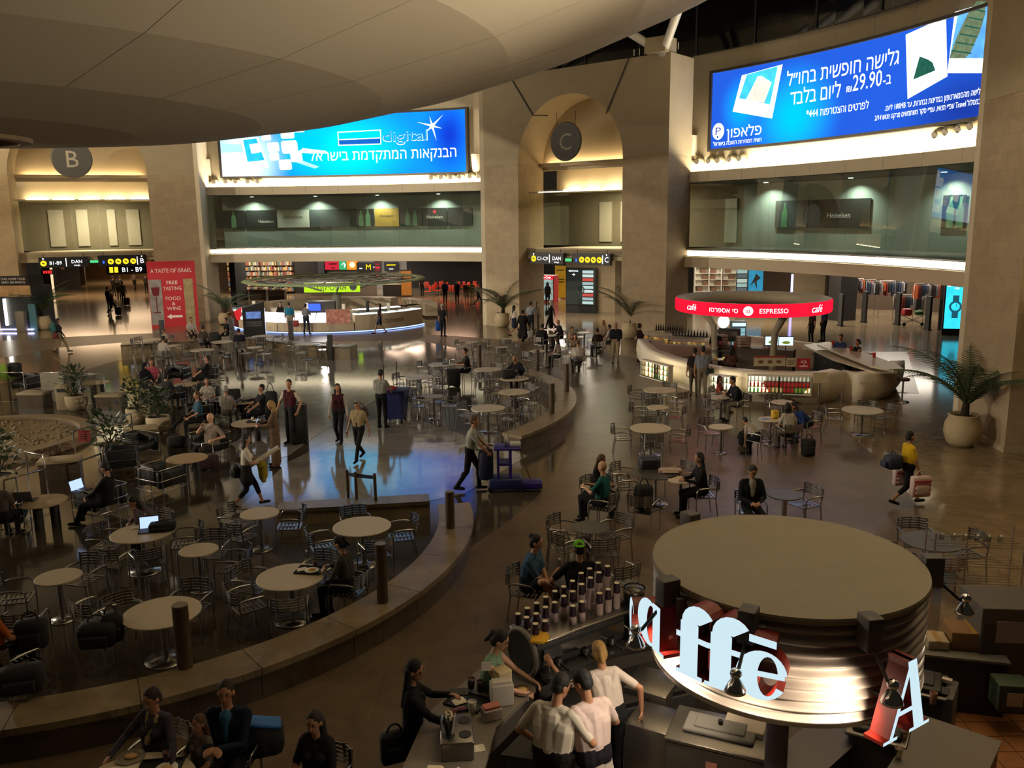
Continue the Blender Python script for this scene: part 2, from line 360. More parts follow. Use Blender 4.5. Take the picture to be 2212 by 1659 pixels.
# ---- rotunda bays: gallery glass, cove wall, slab edge
def bay(a0, a1, npan, pane_n, key):
    w_ = thing('wall_' + key, None, None); struct(w_); da = (a1 - a0) / npan
    for i in range(npan):
        b = MB(); b.arc(33.0, 33.3, a0 + i * da + .012, a0 + (i + 1) * da - .012, 8.3, 14.1, 4); b.build('wall_panel', M_panel, w_)
        b = MB(); b.arc(31.9, 32.05, a0 + i * da + .012, a0 + (i + 1) * da - .012, 7.85, 8.36, 3); b.build('fascia_panel', M_panel, w_)
    b = MB(); b.arc(32.05, 33.3, a0, a1, 7.9, 8.12, 24); b.build('cove_ledge', M_cream, w_)
    b = MB(); b.arc(32.35, 32.5, a0 + .2, a1 - .2, 8.14, 8.2, 24); b.build('cove_tube', M_cove, w_)
    b = MB(); b.arc(33.1, 33.12, a0 - 1, a1 + 1, 8.3, 14.05, 12); b.build('wall_backing', M_conc, w_)
    b = MB(); b.arc(32.1, 37.2, a0, a1, 4.1, 4.48, 24); b.build('gallery_floor', mat('gallery_carpet', '5a5346', .9), w_)
    b = MB(); b.arc(32.05, 37.2, a0, a1, 7.86, 7.9, 24); b.build('gallery_ceiling', M_dgrey, w_)
    nb = npan
    for i in range(nb):
        b = MB(); b.arc(36.9, 37.1, a0 + i * da + .01, a0 + (i + 1) * da - .01, 4.48, 7.86, 3); b.build('gallery_wall_panel', M_corr, w_)
    for i in range(5):
        a = a0 + (a1 - a0) * (i + .5) / 5; p = pol(36.2, a, 7.83)
        d = MB(); d.cyl(p, p + V((0, 0, .02)), .12, n=12); d.build('downlight', glow('downlight_cool', (.8, .95, .9), 4), w_)
        spot('gallery_downlight', p - V((0, 0, .03)), pol(36.5, a, 4.5), 480, (.8, .95, .86), 130, .8)
    b = MB(); b.arc(31.6, 32.1, a0 - .3, a1 + .3, 3.62, 4.14, 24); b.build('slab_edge', M_panel, w_)
    b = MB(); b.arc(31.62, 31.66, a0 - .2, a1 + .2, 4.16, 4.2, 24); b.build('strip_lip', M_alu, w_)
    b = MB(); b.arc(31.9, 31.96, a0, a1, 4.16, 4.44, 40); b.build('strip_light', M_strip, w_)
    b = MB(); b.arc(31.75, 32.12, a0 - .2, a1 + .2, 4.46, 4.52, 24); b.build('glass_sill', M_alu, w_)
    for i in range(pane_n):
        dp = (a1 - a0) / pane_n
        b = MB(); e0, e1 = a0 + i * dp + .02, a0 + (i + 1) * dp - .02; vs = [pol(r + dz, a, z) for dz in (0, .02) for r, a, z in ((31.82, e0, 4.52), (31.82, e1, 4.52), (32.04, e1, 7.85), (32.04, e0, 7.85))]; b.add(vs, [(0, 1, 2, 3), (4, 7, 6, 5), (0, 4, 5, 1), (1, 5, 6, 2), (2, 6, 7, 3), (3, 7, 4, 0)]); b.build('pane', M_glass, w_)
    return w_
AB, AL, AC, AR = 97.3, 62.0, 38.8, 0.6                      # bearings of the pier corners around the hall
wallL = bay(AL + .4, AB - .4, 9, 8, 'far'); wallR = bay(AR + .4, cylhit(1462, 470, 32.)[0], 11, 9, 'right')
# clerestory above the walls
cl = MB(); cl.arc(32.6, 32.7, -30, 130, 14.05, 21, 60); cs = struct(cl.build('window_1', M_nightglass)); cs.name = 'window_1'
for k in range(26):
    p0, p1 = pol(32.55, -28 + k * 6.2, 14.05), pol(32.55, -28 + k * 6.2, 21)
    b = MB(); b.cyl(p0, p1, .05, n=6); b.build('mullion', M_black, cs)
# soffit over the shops round the hall
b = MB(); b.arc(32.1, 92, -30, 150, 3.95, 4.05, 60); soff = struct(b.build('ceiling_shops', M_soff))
# ---- arch blocks
def arch_block(pl, pr, wl, wr, zs, ztop, T, key):
    pl, pr = V((*pl, 0)), V((*pr, 0)); u = (pr - pl).normalized(); W = (pr - pl).length; rz = math.atan2(u.y, u.x)
    t = thing('wall_' + key, None, None, pl, rz); struct(t)
    for x0, x1 in ((0, wl), (W - wr, W)):
        b = MB(); b.box(((x0 + x1) / 2, T / 2, zs / 2), (x1 - x0, T, zs - .012)); b.build('pier', M_pier, t)
        b = MB(); b.box(((x0 + x1) / 2, T / 2 - .01, .07), (x1 - x0 + .04, T + .04, .14)); b.build('plinth', M_conc, t)
    b = MB(); x0, x1 = wl, W - wr; xc = (x0 + x1) / 2; R = (x1 - x0) / 2; n = 28
    A = [(xc - R * math.cos(PI * i / n), zs + R * 1.0 * math.sin(PI * i / n)) for i in range(n + 1)]
    for i in range(n):
        (xa, za), (xb, zb) = A[i], A[i + 1]; q = []
        for y in (0, T): q += [(xa, y, za), (xb, y, zb), (xb, y, ztop), (xa, y, ztop)]
        b.add(q, [(0, 1, 2, 3), (4, 7, 6, 5), (0, 4, 5, 1), (3, 2, 6, 7)])
    b.box((wl / 2, T / 2, (zs + ztop) / 2), (wl, T, ztop - zs)); b.box((W - wr / 2, T / 2, (zs + ztop) / 2), (wr, T, ztop - zs))
    b.build('arch_head', M_conc, t)
    # vault, tympanum and the gallery inside the arch
    b = MB(); b.box((xc, T + .1, (zs + ztop) / 2 - .3), (x1 - x0 + .6, .2, ztop - zs)); b.build('tympanum', M_cream, t)
    b = MB(); b.box((xc, T + 1.3, zs - .09), (x1 - x0 + .2, 2.4, .14)); b.build('niche_soffit', M_cream, t)
    b = MB(); b.box((xc, T + 2.2, zs - .75), (x1 - x0 + 1.2, .2, 1.3)); b.build('niche_wall', M_panel, t)
    for k in range(5):
        bx = x0 + (x1 - x0) * (k + .5) / 5
        c = MB(); c.box((bx, T + 1.85, zs - 1.32), ((x1 - x0) / 5 - .25, .12, .05)); c.build('cove_tube', glow('arch_cove', (1., .78, .45), 26), t)
    b = MB(); b.box((xc, T - .22, zs + .03), (x1 - x0 - .8, .06, .04)); b.build('cove_tube', glow('tympanum_tube', (1., .74, .42), 22), t)
    b = MB(); b.box((xc, T - .34, zs + .03), (x1 - x0, .03, .14)); b.build('cove_lip', M_cream, t)
    b = MB(); b.box((xc, T - .18, zs - .05), (x1 - x0, .34, .08)); b.build('cove_shelf', M_cream, t)
    b = MB(); b.box((xc, T + 1.75, zs - 1.44), (x1 - x0, .7, .1)); b.build('cove_ledge', M_cream, t)
    b = MB(); b.box((xc, T / 2 + 2.4, 4.28), (x1 - x0, T + 4.8 - 1.6, .36)); b.build('gallery_floor', M_cream, t)
    b = MB(); b.box((xc, .85, 4.22), (x1 - x0 - .01, .1, .62)); b.build('slab_edge', M_cream, t)
    b = MB(); b.box((xc, T + 4.9, 6.2), (x1 - x0 + 14, .2, 3.5)); b.build('gallery_wall', mat('gallery_wall_tan', '7d735c', .7), t)
    for k, wd in ((-.33, .9), (-.12, .7), (.12, .5), (.3, .8)):
        b = MB(); b.box((xc + k * (x1 - x0), T + 4.75, 5.9), (wd, .08, 2.4)); b.build('gallery_door', mat('gallery_door_white', 'b5ad98', .6), t)
    for k in range(5):
        wd = (x1 - x0) / 5; b = MB(); b.box((x0 + wd * (k + .5), .95, 6.05), (wd - .02, .02, 3.0)); b.build('pane', M_glass, t)
    b = MB(); b.box((xc, .95, 7.58), (x1 - x0 - .01, .06, .06)); b.build('glass_rail', M_alu, t)
    M_ = Matrix.Rotation(rz, 3, 'Z'); area('gallery_lamp', pl + M_ @ V((xc, T + 2.2, 7.4)), pl + M_ @ V((xc, T + 2.6, 4.5)), 2.5, 320, WARM)
    return t, u, W, rz, xc, T
cBL, cBR = pol(30.4, 121.5), pol(30.4, AB); cCL, cCR = V((-1.45, 50.3, 0)), V((7.7, 42.7, 0))
bB = arch_block(cBL[:2], cBR[:2], 2.6, 2.7, 9.0, 13.8, 2.3, 'arch_far_left')
bC = arch_block(cCL[:2], cCR[:2], 2.5, 2.6, 9.1, 13.8, 2.3, 'arch_far_right')
bD = arch_block((12.95, 24.3), (12.2, 12.6), 2.8, 2.6, 9.1, 14.3, 2.6, 'arch_right')
def loc_block(bk, x, y, z):
    return bk[0].location + Matrix.Rotation(bk[3], 3, 'Z') @ V((x, y, z))
# wall returns between the piers and the bays
for nm, p, a in (('a', cBR, AB), ('b', cCL, AL), ('d', V((12.95, 24.3, 0)), AR)):
    q = pol(33.6, a + (-.2 if nm in 'ac' else .2)); d = (q - p); m_ = (p + q) / 2
    b = MB(); b.box((m_.x, m_.y, 7.05), (d.length, .5, 14.1), math.atan2(d.y, d.x)); struct(b.build('wall_return', M_panel))
# round gate discs
def disc(bk, letter, x, z, R, label):
    t = thing('gate_sign', label, 'sign', loc_block(bk, x, .45, z - R), bk[3], 'round gate letters under the arches')
    b = MB(); b.cyl((0, -.06, R), (0, .06, R), R, n=48); b.build('disc', mat('disc_grey', '4a4a48', .5), t)
    b = MB(); b.tube([(R * math.cos(i * PI / 24), 0, R + R * math.sin(i * PI / 24)) for i in range(48)], .07, 6, closed=True); b.build('rim', mat('disc_rim', '5a554a', .5), t)
    b = MB()
    for s in (-.6, .6): b.tube([(s * R, 0, R * 1.8), (s * R * 1.1, 0, R * 2.6)], .015, 5)
    b.build('hanger', M_black, t)
    lettering(letter, R * .95, mat('disc_letter', 'a8a290', .6), t, (0, -.065, R * .53), bold=.02)
disc(bC, 'C', 5.45, 10.15, .95, 'round grey hanging disc sign with a big letter C')
disc(bB, 'B', bB[2] * .47, 9.95, 1.05, 'round grey hanging disc sign with a big letter B')
# cables on the concrete above arch C
b = MB(); b.tube([(2.0, -.03, 13.8), (3.6, -.03, 11.6), (4.6, -.03, 11.5)], .035, 5); b.tube([(9.6, -.03, 13.8), (8.3, -.03, 11.3)], .035, 5); b.build('cable_conduit', M_dgrey, bC[0])
# roof struts
for i, (p, q) in enumerate(((cCR + V((-.3, .4, 13.8)), pol(27.8, 33, 16.2)), (cCR + V((-.3, .4, 13.8)), pol(27.8, 46, 16.2)), (cCL + V((.6, .4, 13.8)), pol(27.8, 58, 16.2)), (cCL + V((.6, .4, 13.8)), pol(27.8, 66, 16.2)))):
    t = tag(thing('roof_strut', 'white tubular steel strut from pier top to ceiling edge', 'strut', p, 0, 'roof struts on the piers'), None)
    d = q - p; b = MB(); b.cyl((0, 0, 0), d * .12, .1, .2, 14); b.cyl(d * .12, d * .9, .2, n=14); b.cyl(d * .9, d, .2, .1, 14); b.build('tube', M_white, t)
    b = MB(); b.ell((0, 0, .05), (.3, .3, .25)); b.build('node', M_white, t)
for c in (cCL + V((.5, .5, 13.8)), cCR + V((-.4, .5, 13.8))):
    t = thing('bearing_block', 'concrete bearing block on top of a pier', 'block', c, bC[3], 'bearing blocks on the piers')
    b = MB(); b.box((0, 0, .35), (1.1, 1.1, .7)); b.build('block', M_conc, t)
    b = MB()
    for k in range(9): b.cyl((-1.2 + k * .3, -.45, 0), (-1.2 + k * .3, -.45, .3), .02, n=5)
    b.build('spikes', M_white, t)
# ================================================================ billboards and signs
def spotmat(name, base, spots, strength):
    """printed backlit film: base colour and soft blobs (u, v, ru, rv, colour)"""
    m = bpy.data.materials.new(name); m.use_nodes = True; nt = m.node_tree; nt.nodes.clear(); N = nt.nodes.new
    o = N('ShaderNodeOutputMaterial'); e = N('ShaderNodeEmission'); e.inputs[1].default_value = strength
    uv = N('ShaderNodeUVMap'); cur = None
    for u, v, ru, rv, c in spots:
        mp = N('ShaderNodeMapping'); mp.inputs['Location'].default_value = (-u / ru, -v / rv, 0); mp.inputs['Scale'].default_value = (1 / ru, 1 / rv, 1)
        ln = N('ShaderNodeVectorMath'); ln.operation = 'LENGTH'; rg = N('ShaderNodeMapRange'); rg.interpolation_type = 'SMOOTHSTEP'
        rg.inputs[1].default_value = 1; rg.inputs[2].default_value = 0
        nt.links.new(uv.outputs[0], mp.inputs[0]); nt.links.new(mp.outputs[0], ln.inputs[0]); nt.links.new(ln.outputs['Value'], rg.inputs[0])
        mx = N('ShaderNodeMix'); mx.data_type = 'RGBA'; mx.inputs['A'].default_value = (*base, 1); mx.inputs['B'].default_value = (*c, 1)
        if cur: nt.links.new(cur, mx.inputs['A'])
        nt.links.new(rg.outputs[0], mx.inputs['Factor']); cur = mx.outputs['Result']
    nt.links.new(cur, e.inputs[0]); nt.links.new(e.outputs[0], o.inputs[0]); return m
class Board:
    """curved backlit billboard on the bay wall"""
    def __init__(s, name, label, corners, m, r=32.8):
        L = [cylhit(x, y, r) for x, y in corners]        # TL BL BR TR
        s.r = r; s.a0 = (L[0][0] + L[1][0]) / 2; s.a1 = (L[2][0] + L[3][0]) / 2; s.z0 = (L[1][1] + L[2][1]) / 2; s.z1 = (L[0][1] + L[3][1]) / 2
        s.am = (s.a0 + s.a1) / 2; s.p = pol(r, s.am, s.z0); s.t = thing(name, label, 'billboard', s.p)
        n = 32; vs = []; fs = []; uvs = []
        for i in range(n + 1):
            a = s.a0 + (s.a1 - s.a0) * i / n
            for z in (s.z0, s.z1): vs.append(pol(r, a, z) - s.p)
        fs = [(2 * i, 2 * i + 2, 2 * i + 3, 2 * i + 1) for i in range(n)]
        me = bpy.data.meshes.new('print'); me.from_pydata(vs, [], fs); me.materials.append(m); ul = me.uv_layers.new()
        for p in me.polygons:
            for li, vi in zip(p.loop_indices, p.vertices): ul.data[li].uv = ((vi // 2) / n, vi % 2)
        link('print', me, s.t)
        for z0, z1, q0, q1 in ((s.z0 - .12, s.z0, 0, 0), (s.z1, s.z1 + .12, 0, 0)):
            b = MB(); b.arc(r - .1, r + .18, s.a1 - .25, s.a0 + .25, z0, z1, n, c=HC - s.p); b.build('frame', M_dgrey, s.t)
        for a in (s.a0, s.a1 - .25):
            b = MB(); b.arc(r - .1, r + .18, a, a + .25, s.z0, s.z1, 1, c=HC - s.p); b.build('frame', M_dgrey, s.t)
    def P(s, a, z, pr): return pol(s.r - pr, a, z) - s.p
    def poly(s, pts, m, name='picture', pr=.01):
        q = [cylhit(x, y, s.r) for x, y in pts]; b = MB(); b.add([s.P(a, z, pr) for a, z in q], tessellate_polygon([[V((-rad(a) * s.r, z, 0)) for a, z in q]])); return b.build(name, m, s.t, fix=False)
    def text(s, t, x0, y0, x1, y1, h, m, bold=.0, pr=.02, shear=0., name='lettering', spacing=1.):
        """base line from x0, y0 to x1, y1, letters h pixels high at the middle"""
        a0, z0 = cylhit(x0, y0, s.r); a1, z1 = cylhit(x1, y1, s.r); xm, ym = (x0 + x1) / 2, (y0 + y1) / 2
        am, zm = cylhit(xm, ym, s.r); _, zt = cylhit(xm, ym - h, s.r); hh = zt - zm; wid = rad(a0 - a1) * s.r
        vs, fs = textmesh(t, hh, bold=bold, shear=shear, spacing=spacing)
        xa, xb = min(v[0] for v in vs), max(v[0] for v in vs); k = wid / (xb - xa); b = MB(); zc = (z0 + z1) / 2
        b.add([s.P(a0 - math.degrees((v[0] - xa) * k / s.r), zc + v[2], pr) for v in vs], fs); return b.build(name, m, s.t, fix=False)
    def disc(s, x, y, rp, m, pr=.015, name='emblem', n=24, sx=1.):
        a, z = cylhit(x, y, s.r); _, z2 = cylhit(x, y - rp, s.r); R = z2 - z; b = MB()
        b.add([s.P(a - math.degrees(R * sx * math.cos(2 * PI * i / n) / s.r), z + R * math.sin(2 * PI * i / n), pr) for i in range(n)], [tuple(range(n))])
        return b.build(name, m, s.t, fix=False)
W_ = glow('print_white', (.92, .96, 1.), 1.7); W2 = glow('print_white_soft', (.75, .85, 1.), 1.3)
bl = hexc('0a3fae'); cy = (.0, .50, 1.0)
bR = Board('billboard', 'long blue backlit billboard with white picture cards and three Hebrew headlines', [(1540, 166), (1535, 331), (2127, 237), (2146, 0)],
           spotmat('print_royal_blue', (.012, .075, .48), [(.33, .3, .2, .75, (.0, .42, .95)), (.12, .5, .1, .5, (.0, .3, .85)), (.95, .1, .3, .6, (.008, .03, .25))], 1.25))
bR.poly([(1603, 163), (1691, 139), (1668, 256), (1583, 241)], W_, 'picture_card')
bR.poly([(1614, 161), (1681, 143), (1664, 226), (1597, 212)], glow('card_sea', (.05, .5, .8), 1.2, .5, 1.5), 'picture', .02)
bR.poly([(1640, 160), (1668, 178), (1652, 222), (1612, 216)], glow('card_sand', (.75, .65, .55), 1.2, .3, 1.5), 'picture', .03)
bR.poly([(1957, 75), (2044, 36), (2047, 165), (1961, 214)], W_, 'picture_card')
bR.poly([(1966, 80), (2037, 48), (2040, 150), (1968, 186)], glow('card_pale_sky', (.72, .86, .86), 1.4, .2, 1.2), 'picture', .02)
GT = glow('card_tower_green', (.02, .12, .08), .8, .5, 4)
bR.poly([(1996, 72), (2000, 70), (2004, 104), (2022, 152), (1974, 172), (1992, 108)], GT, 'tower_picture', .03)
bR.poly([(2063, 26), (2146, 2), (2131, 158), (2047, 158)], W_, 'picture_card')
bR.poly([(2070, 32), (2138, 10), (2130, 126), (2052, 126)], glow('card_sky', (.1, .35, .9), 1.2, .7, 1.3), 'picture', .02)
bR.poly([(2052, 126), (2068, 80), (2092, 30), (2112, 2), (2130, 4), (2130, 30), (2118, 70), (2092, 126)], glow('card_leaning_tower', (.16, .22, .12), .8, .6, 6), 'tower_picture', .03)
for k in range(6):
    y = 18 + k * 18; bR.poly([(2105 - k * 9.5, y), (2131 - k * 6, y + 6), (2130 - k * 6, y + 9), (2104 - k * 9.5, y + 3)], GT, 'tower_picture', .04)
bR.text(HEB('גלישה חופשית בחו״ל'), 1700, 188, 1942, 136, 33, W_, .012)
bR.text(HEB('ליום בלבד'), 1707, 232, 1816, 204, 33, W_, .012)
bR.text('₪', 1829, 200, 1840, 197, 16, W_, .03); bR.text('29.90', 1842, 198, 1905, 184, 36, W_, .045); bR.text('-ב', 1908, 184, 1925, 180, 24, W_, .01)
bR.text('*444 ' + HEB('לפרטים והצטרפות'), 1742, 256, 1877, 232, 17, W_, .005)
bR.text('.' + HEB('ליום') + ' 100MB ' + HEB('גלישה מהסמארטפון במדינות נבחרות, עד'), 1912, 243, 2122, 199, 13, W_, .01)
bR.text('2/14 ' + HEB('עפ״י תנאיו, עפ״י סקר משתמשים מרקט ווטש') + ' Travel ' + HEB('במסלול'), 1890, 264, 2119, 220, 12, W_, .0)
bR.text(HEB('פלאפון'), 1570, 299, 1645, 289, 23, W_, .04); bR.text(HEB('חווית המהירות הטובה בישראל'), 1541, 315, 1645, 306, 9, W_, .01)
bR.disc(1552, 284, 18, W_, name='emblem', sx=.9); bR.text('P', 1546, 292, 1558, 291, 17, glow('print_navy', (.01, .03, .25), 1), .02, .03); bR.disc(1551, 296, 2.4, glow('print_navy', (.01, .03, .25), 1), .03)
bL = Board('billboard', 'long cyan backlit billboard with phone picture and outlined digital lettering', [(474, 246), (478, 380), (1006, 372), (1008, 243)],
           spotmat('print_cyan_blue', (.004, .20, .80), [(.5, .42, .34, .9, (.0, .62, 1.)), (.33, .55, .16, .6, (.0, .4, .95)), (.93, .6, .14, .9, (.004, .03, .42)), (.08, .25, .2, 1.0, (.75, .95, 1.2)), (.0, .0, .16, .55, (1., 1., 1.1))], 1.35))
for x, y, k in ((620, 288, 15), (640, 272, 18), (590, 318, 13), (625, 318, 18), (592, 338, 11), (640, 340, 13), (616, 356, 14), (575, 296, 10)):
    bL.poly([(x - k, y - k * .55), (x - k * .8, y - k * .75), (x + k * .75, y - k * .85), (x + k * .95, y - k * .6), (x + k * 1.1, y + k * .55), (x + k * .9, y + k * .75), (x - k * .6, y + k * .8), (x - k * .85, y + k * .6)], W2, 'app_icon', .02 + k * .001)
bL.poly([(519, 300), (556, 296), (581, 362), (536, 367)], W_, 'phone_picture', .02); bL.poly([(525, 302), (554, 299), (572, 346), (535, 350)], glow('phone_blue', (.02, .45, .95), 1.2, .3), 'phone_picture', .03)
bL.poly([(539, 312), (560, 309), (566, 328), (544, 332)], W_, 'app_icon', .045)
bL.poly([(478, 310), (520, 312), (534, 328), (478, 330)], glow('ray_blue', (.35, .75, 1.), 1.2), 'light_ray', .012); bL.poly([(655, 320), (705, 326), (705, 332), (640, 330)], W2, 'light_ray', .012); bL.poly([(640, 342), (690, 360), (680, 364), (632, 348)], glow('ray_blue', (.35, .75, 1.), 1.2), 'light_ray', .012)
bL.poly([(729, 285), (823, 280), (824, 312), (731, 315)], W_, 'logo_box', .02); bL.poly([(731, 287), (821, 282), (822, 297), (732, 301)], glow('logo_cyan', (.0, .55, .85), 1.2), 'logo_box', .03); bL.poly([(732, 303), (822, 299), (822, 310), (733, 313)], glow('logo_navy', (.01, .12, .5), 1.), 'logo_box', .03)
bL.text(HEB('לאומי'), 784, 299, 810, 297, 9, W_, .03, .04); bL.text('leumi', 783, 311, 811, 310, 9, W_, .04, .04)
bL.text('digital', 827, 307, 924, 303, 25, W_, .05, .03, spacing=.95); bL.text('digital', 828, 306, 923, 302, 24, glow('digital_inner', (.02, .3, .85), 1.1), .0, .04, spacing=.98)
bL.text(HEB('הבנקאות המתקדמת בישראל'), 668, 348, 986, 338, 23, W_, .02)
bL.disc(934, 272, 6, W_); 
for k in range(6):
    a = k * PI / 3 + .25; L = 34 if k % 2 else 22; bL.poly([(934 + L * math.cos(a), 272 + L * math.sin(a)), (934 + 2.5 * math.sin(a), 272 - 2.5 * math.cos(a)), (934 - 2.5 * math.sin(a), 272 + 2.5 * math.cos(a))], W2, 'star_ray', .02 + .002 * k)

# air nozzles along the cove walls and the wall floodlights
M_noz = mat('nozzle_white', 'c8bc9c', .5); M_nozin = mat('nozzle_dark', '1a140c', .8)
proto = None
def nozzle(x, y, label, group):
    global proto
    a, z = cylhit(x, y, 33.0); p = pol(33.0, a, z); rz = rad(a)
    if proto is None:
        proto = thing('air_nozzle', label, 'nozzle', p, rz, group)
        b = MB(); b.lathe([(.0, .02), (.17, .03), (.24, .0), (.3, .12), (.2, .3), (.13, .34)], 20); me = b.mesh('n', M_noz)
        for v in me.vertices: v.co = V((-v.co.z, v.co.x, v.co.y))
        link('nozzle_ring', me, proto)
        b = MB(); b.cyl((-.3, 0, 0), (-.352, 0, -.02), .13, .15, 16); b.build('nozzle_mouth', M_nozin, proto)
    else: dup(proto, p, rz, label, group)
for x, y in ((443, 394), (464, 394), (490, 393), (511, 393), (538, 393), (559, 393)): nozzle(x, y, 'round air nozzle below the white end of the cyan billboard', 'air nozzles below the phone picture')
for x, y in ((936, 385), (957, 384), (978, 384), (997, 383), (1020, 382), (1039, 381)): nozzle(x, y, 'round air nozzle below the starry end of the cyan billboard', 'air nozzles below the star')
for x, y in ((1493, 353), (1514, 350), (1539, 349), (1559, 348), (1584, 345), (1606, 343)): nozzle(x, y, 'round air nozzle below the emblem end of the royal blue billboard', 'air nozzles below the emblem')
for x, y in ((2035, 292), (2058, 286), (2086, 280), (2113, 274)): nozzle(x, y, 'round air nozzle below the tower pictures of the royal blue billboard', 'air nozzles below the towers')
fp = None
for x, y, lb in ((449, 362, 'white wedge speaker beside the phone end of the cyan billboard'), (1030, 352, 'white wedge speaker beside the starry end of the cyan billboard'), (1500, 315, 'white wedge speaker beside the emblem end of the royal blue billboard')):
    a, z = cylhit(x, y, 32.95); p = pol(32.95, a, z - .5)
    t = thing('wall_speaker', lb, 'speaker', p, rad(a) - PI / 2)
    b = MB(); b.add([(-.18, 0, 1.0), (.18, 0, 1.0), (.2, 0, 0), (-.2, 0, 0), (-.18, -.45, 1.0), (.18, -.45, 1.0), (.2, -.16, 0), (-.2, -.16, 0)], [(0, 1, 2, 3), (4, 7, 6, 5), (0, 4, 5, 1), (3, 2, 6, 7), (0, 3, 7, 4), (1, 5, 6, 2)]); b.build('cabinet', M_white, t)
    b = MB(); b.box((0, .02, .5), (.5, .04, 1.3)); b.build('bracket', M_cream, t)
for x, y in ((446, 340), (1030, 335), (1500, 270)):
    pass

# ---- posters on the gallery walls behind the glass
def arcpanel(name, label, x0, x1, z0, z1, m, r=36.85, group=None, cat='poster'):
    a0 = cylhit(x0, 470, r)[0]; a1 = cylhit(x1, 470, r)[0]; am = (a0 + a1) / 2; p = pol(r, am, z0)
    t = thing(name, label, cat, p, 0, group); b = MB(); b.arc(r - .03, r, a1, a0, z0, z1, 6, c=HC - p); b.build('print', m, t); t['am'] = am
    return t, am, p, r
def onarc(t, am, p, r, txt, h, zoff, m, soff=0., bold=0., wmax=None, shear=0.):
    vs, fs = textmesh(txt, h, bold=bold, wmax=wmax, shear=shear); b = MB()
    b.add([pol(r - .05, am - math.degrees((v[0] + soff) / r), p.z + zoff + v[2]) - p for v in vs], fs); return b.build('lettering', m, t, fix=False)
M_pdk = mat('poster_black', '161a16', .5, var=.3, scale=1.5); M_pw = mat('poster_white', 'b8b4a4', .6, var=.15, scale=1.5); M_pbt = mat('poster_bottle_green', '4d7050', .5, var=.5, scale=3); M_psm = mat('poster_smoke', '3c403c', .6, var=.5, scale=1.2)
M_pyel = mat('poster_amber', 'a07c30', .6, var=.3, scale=1.5); M_red = mat('red_print', 'a0282c', .5)
def bottle(t, am, p, r, soff, h, m):
    q = [(-.13, 0), (.13, 0), (.13, .55), (.1, .66), (.05, .75), (.045, .97), (-.045, .97), (-.05, .75), (-.1, .66), (-.13, .55)]
    b = MB(); b.add([pol(r - .045, am - math.degrees((x * h * 1.1 + soff) / r), p.z + .03 + z * h) - p for x, z in q], [tuple(range(len(q)))]); b.build('bottle_picture', m, t, fix=False)
Z0, Z1 = 5.75, 6.95
T_ = arcpanel('wall_poster', 'dark poster with a tilted green bottle on the far gallery wall', 466, 530, Z0, Z1, M_pdk); bottle(*T_, .2, 1.15, M_pbt)
T_ = arcpanel('wall_poster', 'black poster with white beer lettering next to the tilted bottle poster', 532, 597, Z0, Z1, M_pdk); onarc(*T_, 'Heineken', .2, .35, M_pw, .3, .02)
T_ = arcpanel('wall_poster', 'white and amber beer label poster on the far gallery wall', 599, 668, Z0, Z1, M_pw); onarc(*T_, 'Heineken', .26, .6, M_pdk, 0, .02, shear=-.1)
T_ = arcpanel('wall_poster', 'smoky grey poster between the amber label and the twin bottles', 670, 756, Z0, Z1, M_psm)
T_ = arcpanel('wall_poster', 'dark poster with a pair of green bottles facing an amber label poster', 758, 808, Z0, Z1, M_pdk); bottle(*T_, -.1, 1.15, M_pbt); bottle(*T_, .4, 1.2, M_pbt)
T_ = arcpanel('wall_poster', 'amber poster with framed dark beer lettering between two bottle posters', 810, 862, Z0, Z1, M_pyel); onarc(*T_, 'Heineken', .2, .62, M_pdk, 0, .03)
T_ = arcpanel('wall_poster', 'dark poster with a pair of green bottles beside the red star poster', 864, 912, Z0, Z1, M_pdk); bottle(*T_, -.25, 1.2, M_pbt); bottle(*T_, .3, 1.1, M_pbt)
T_ = arcpanel('wall_poster', 'black poster with a red star above white beer lettering', 914, 965, Z0, Z1, M_pdk); onarc(*T_, 'Heineken', .22, .5, M_pw, 0, .02); onarc(*T_, '★', .3, .8, M_red)
T_ = arcpanel('wall_poster', 'plain black poster at the pier end of the far gallery', 967, 1020, Z0, Z1, M_pdk)
T_ = arcpanel('wall_poster', 'smoky dark poster with a standing bottle behind the near glass', 1675, 1745, 5.5, 6.9, M_psm); bottle(*T_, -.4, 1.3, M_pbt)
T_ = arcpanel('wall_poster', 'wide black poster with pale beer lettering behind the near glass', 1747, 1880, 5.5, 6.9, M_pdk); onarc(*T_, 'Heineken', .26, .5, M_pw, 0, .02)
T_ = arcpanel('wall_poster', 'dark poster with two big green bottles by the broad pier', 2035, 2085, 5.5, 6.9, M_pdk); bottle(*T_, -.15, 1.35, M_pbt); bottle(*T_, .35, 1.35, M_pbt)
T_ = arcpanel('gallery_shutter', 'pale panelled shutter at the arch end of the near gallery', 1490, 1580, 4.6, 7.2, mat('shutter_pale', '8f9280', .6), 36.8, cat='shutter')
for k in range(4):
    b = MB(); am = T_[1] + 2.2 - k * 1.45; b.arc(36.72, 36.77, am - .6, am + .6, 4.7, 7.1, 2, c=HC - T_[2]); b.build('panel', mat('shutter_leaf', '9a9d8a', .6), T_[0])

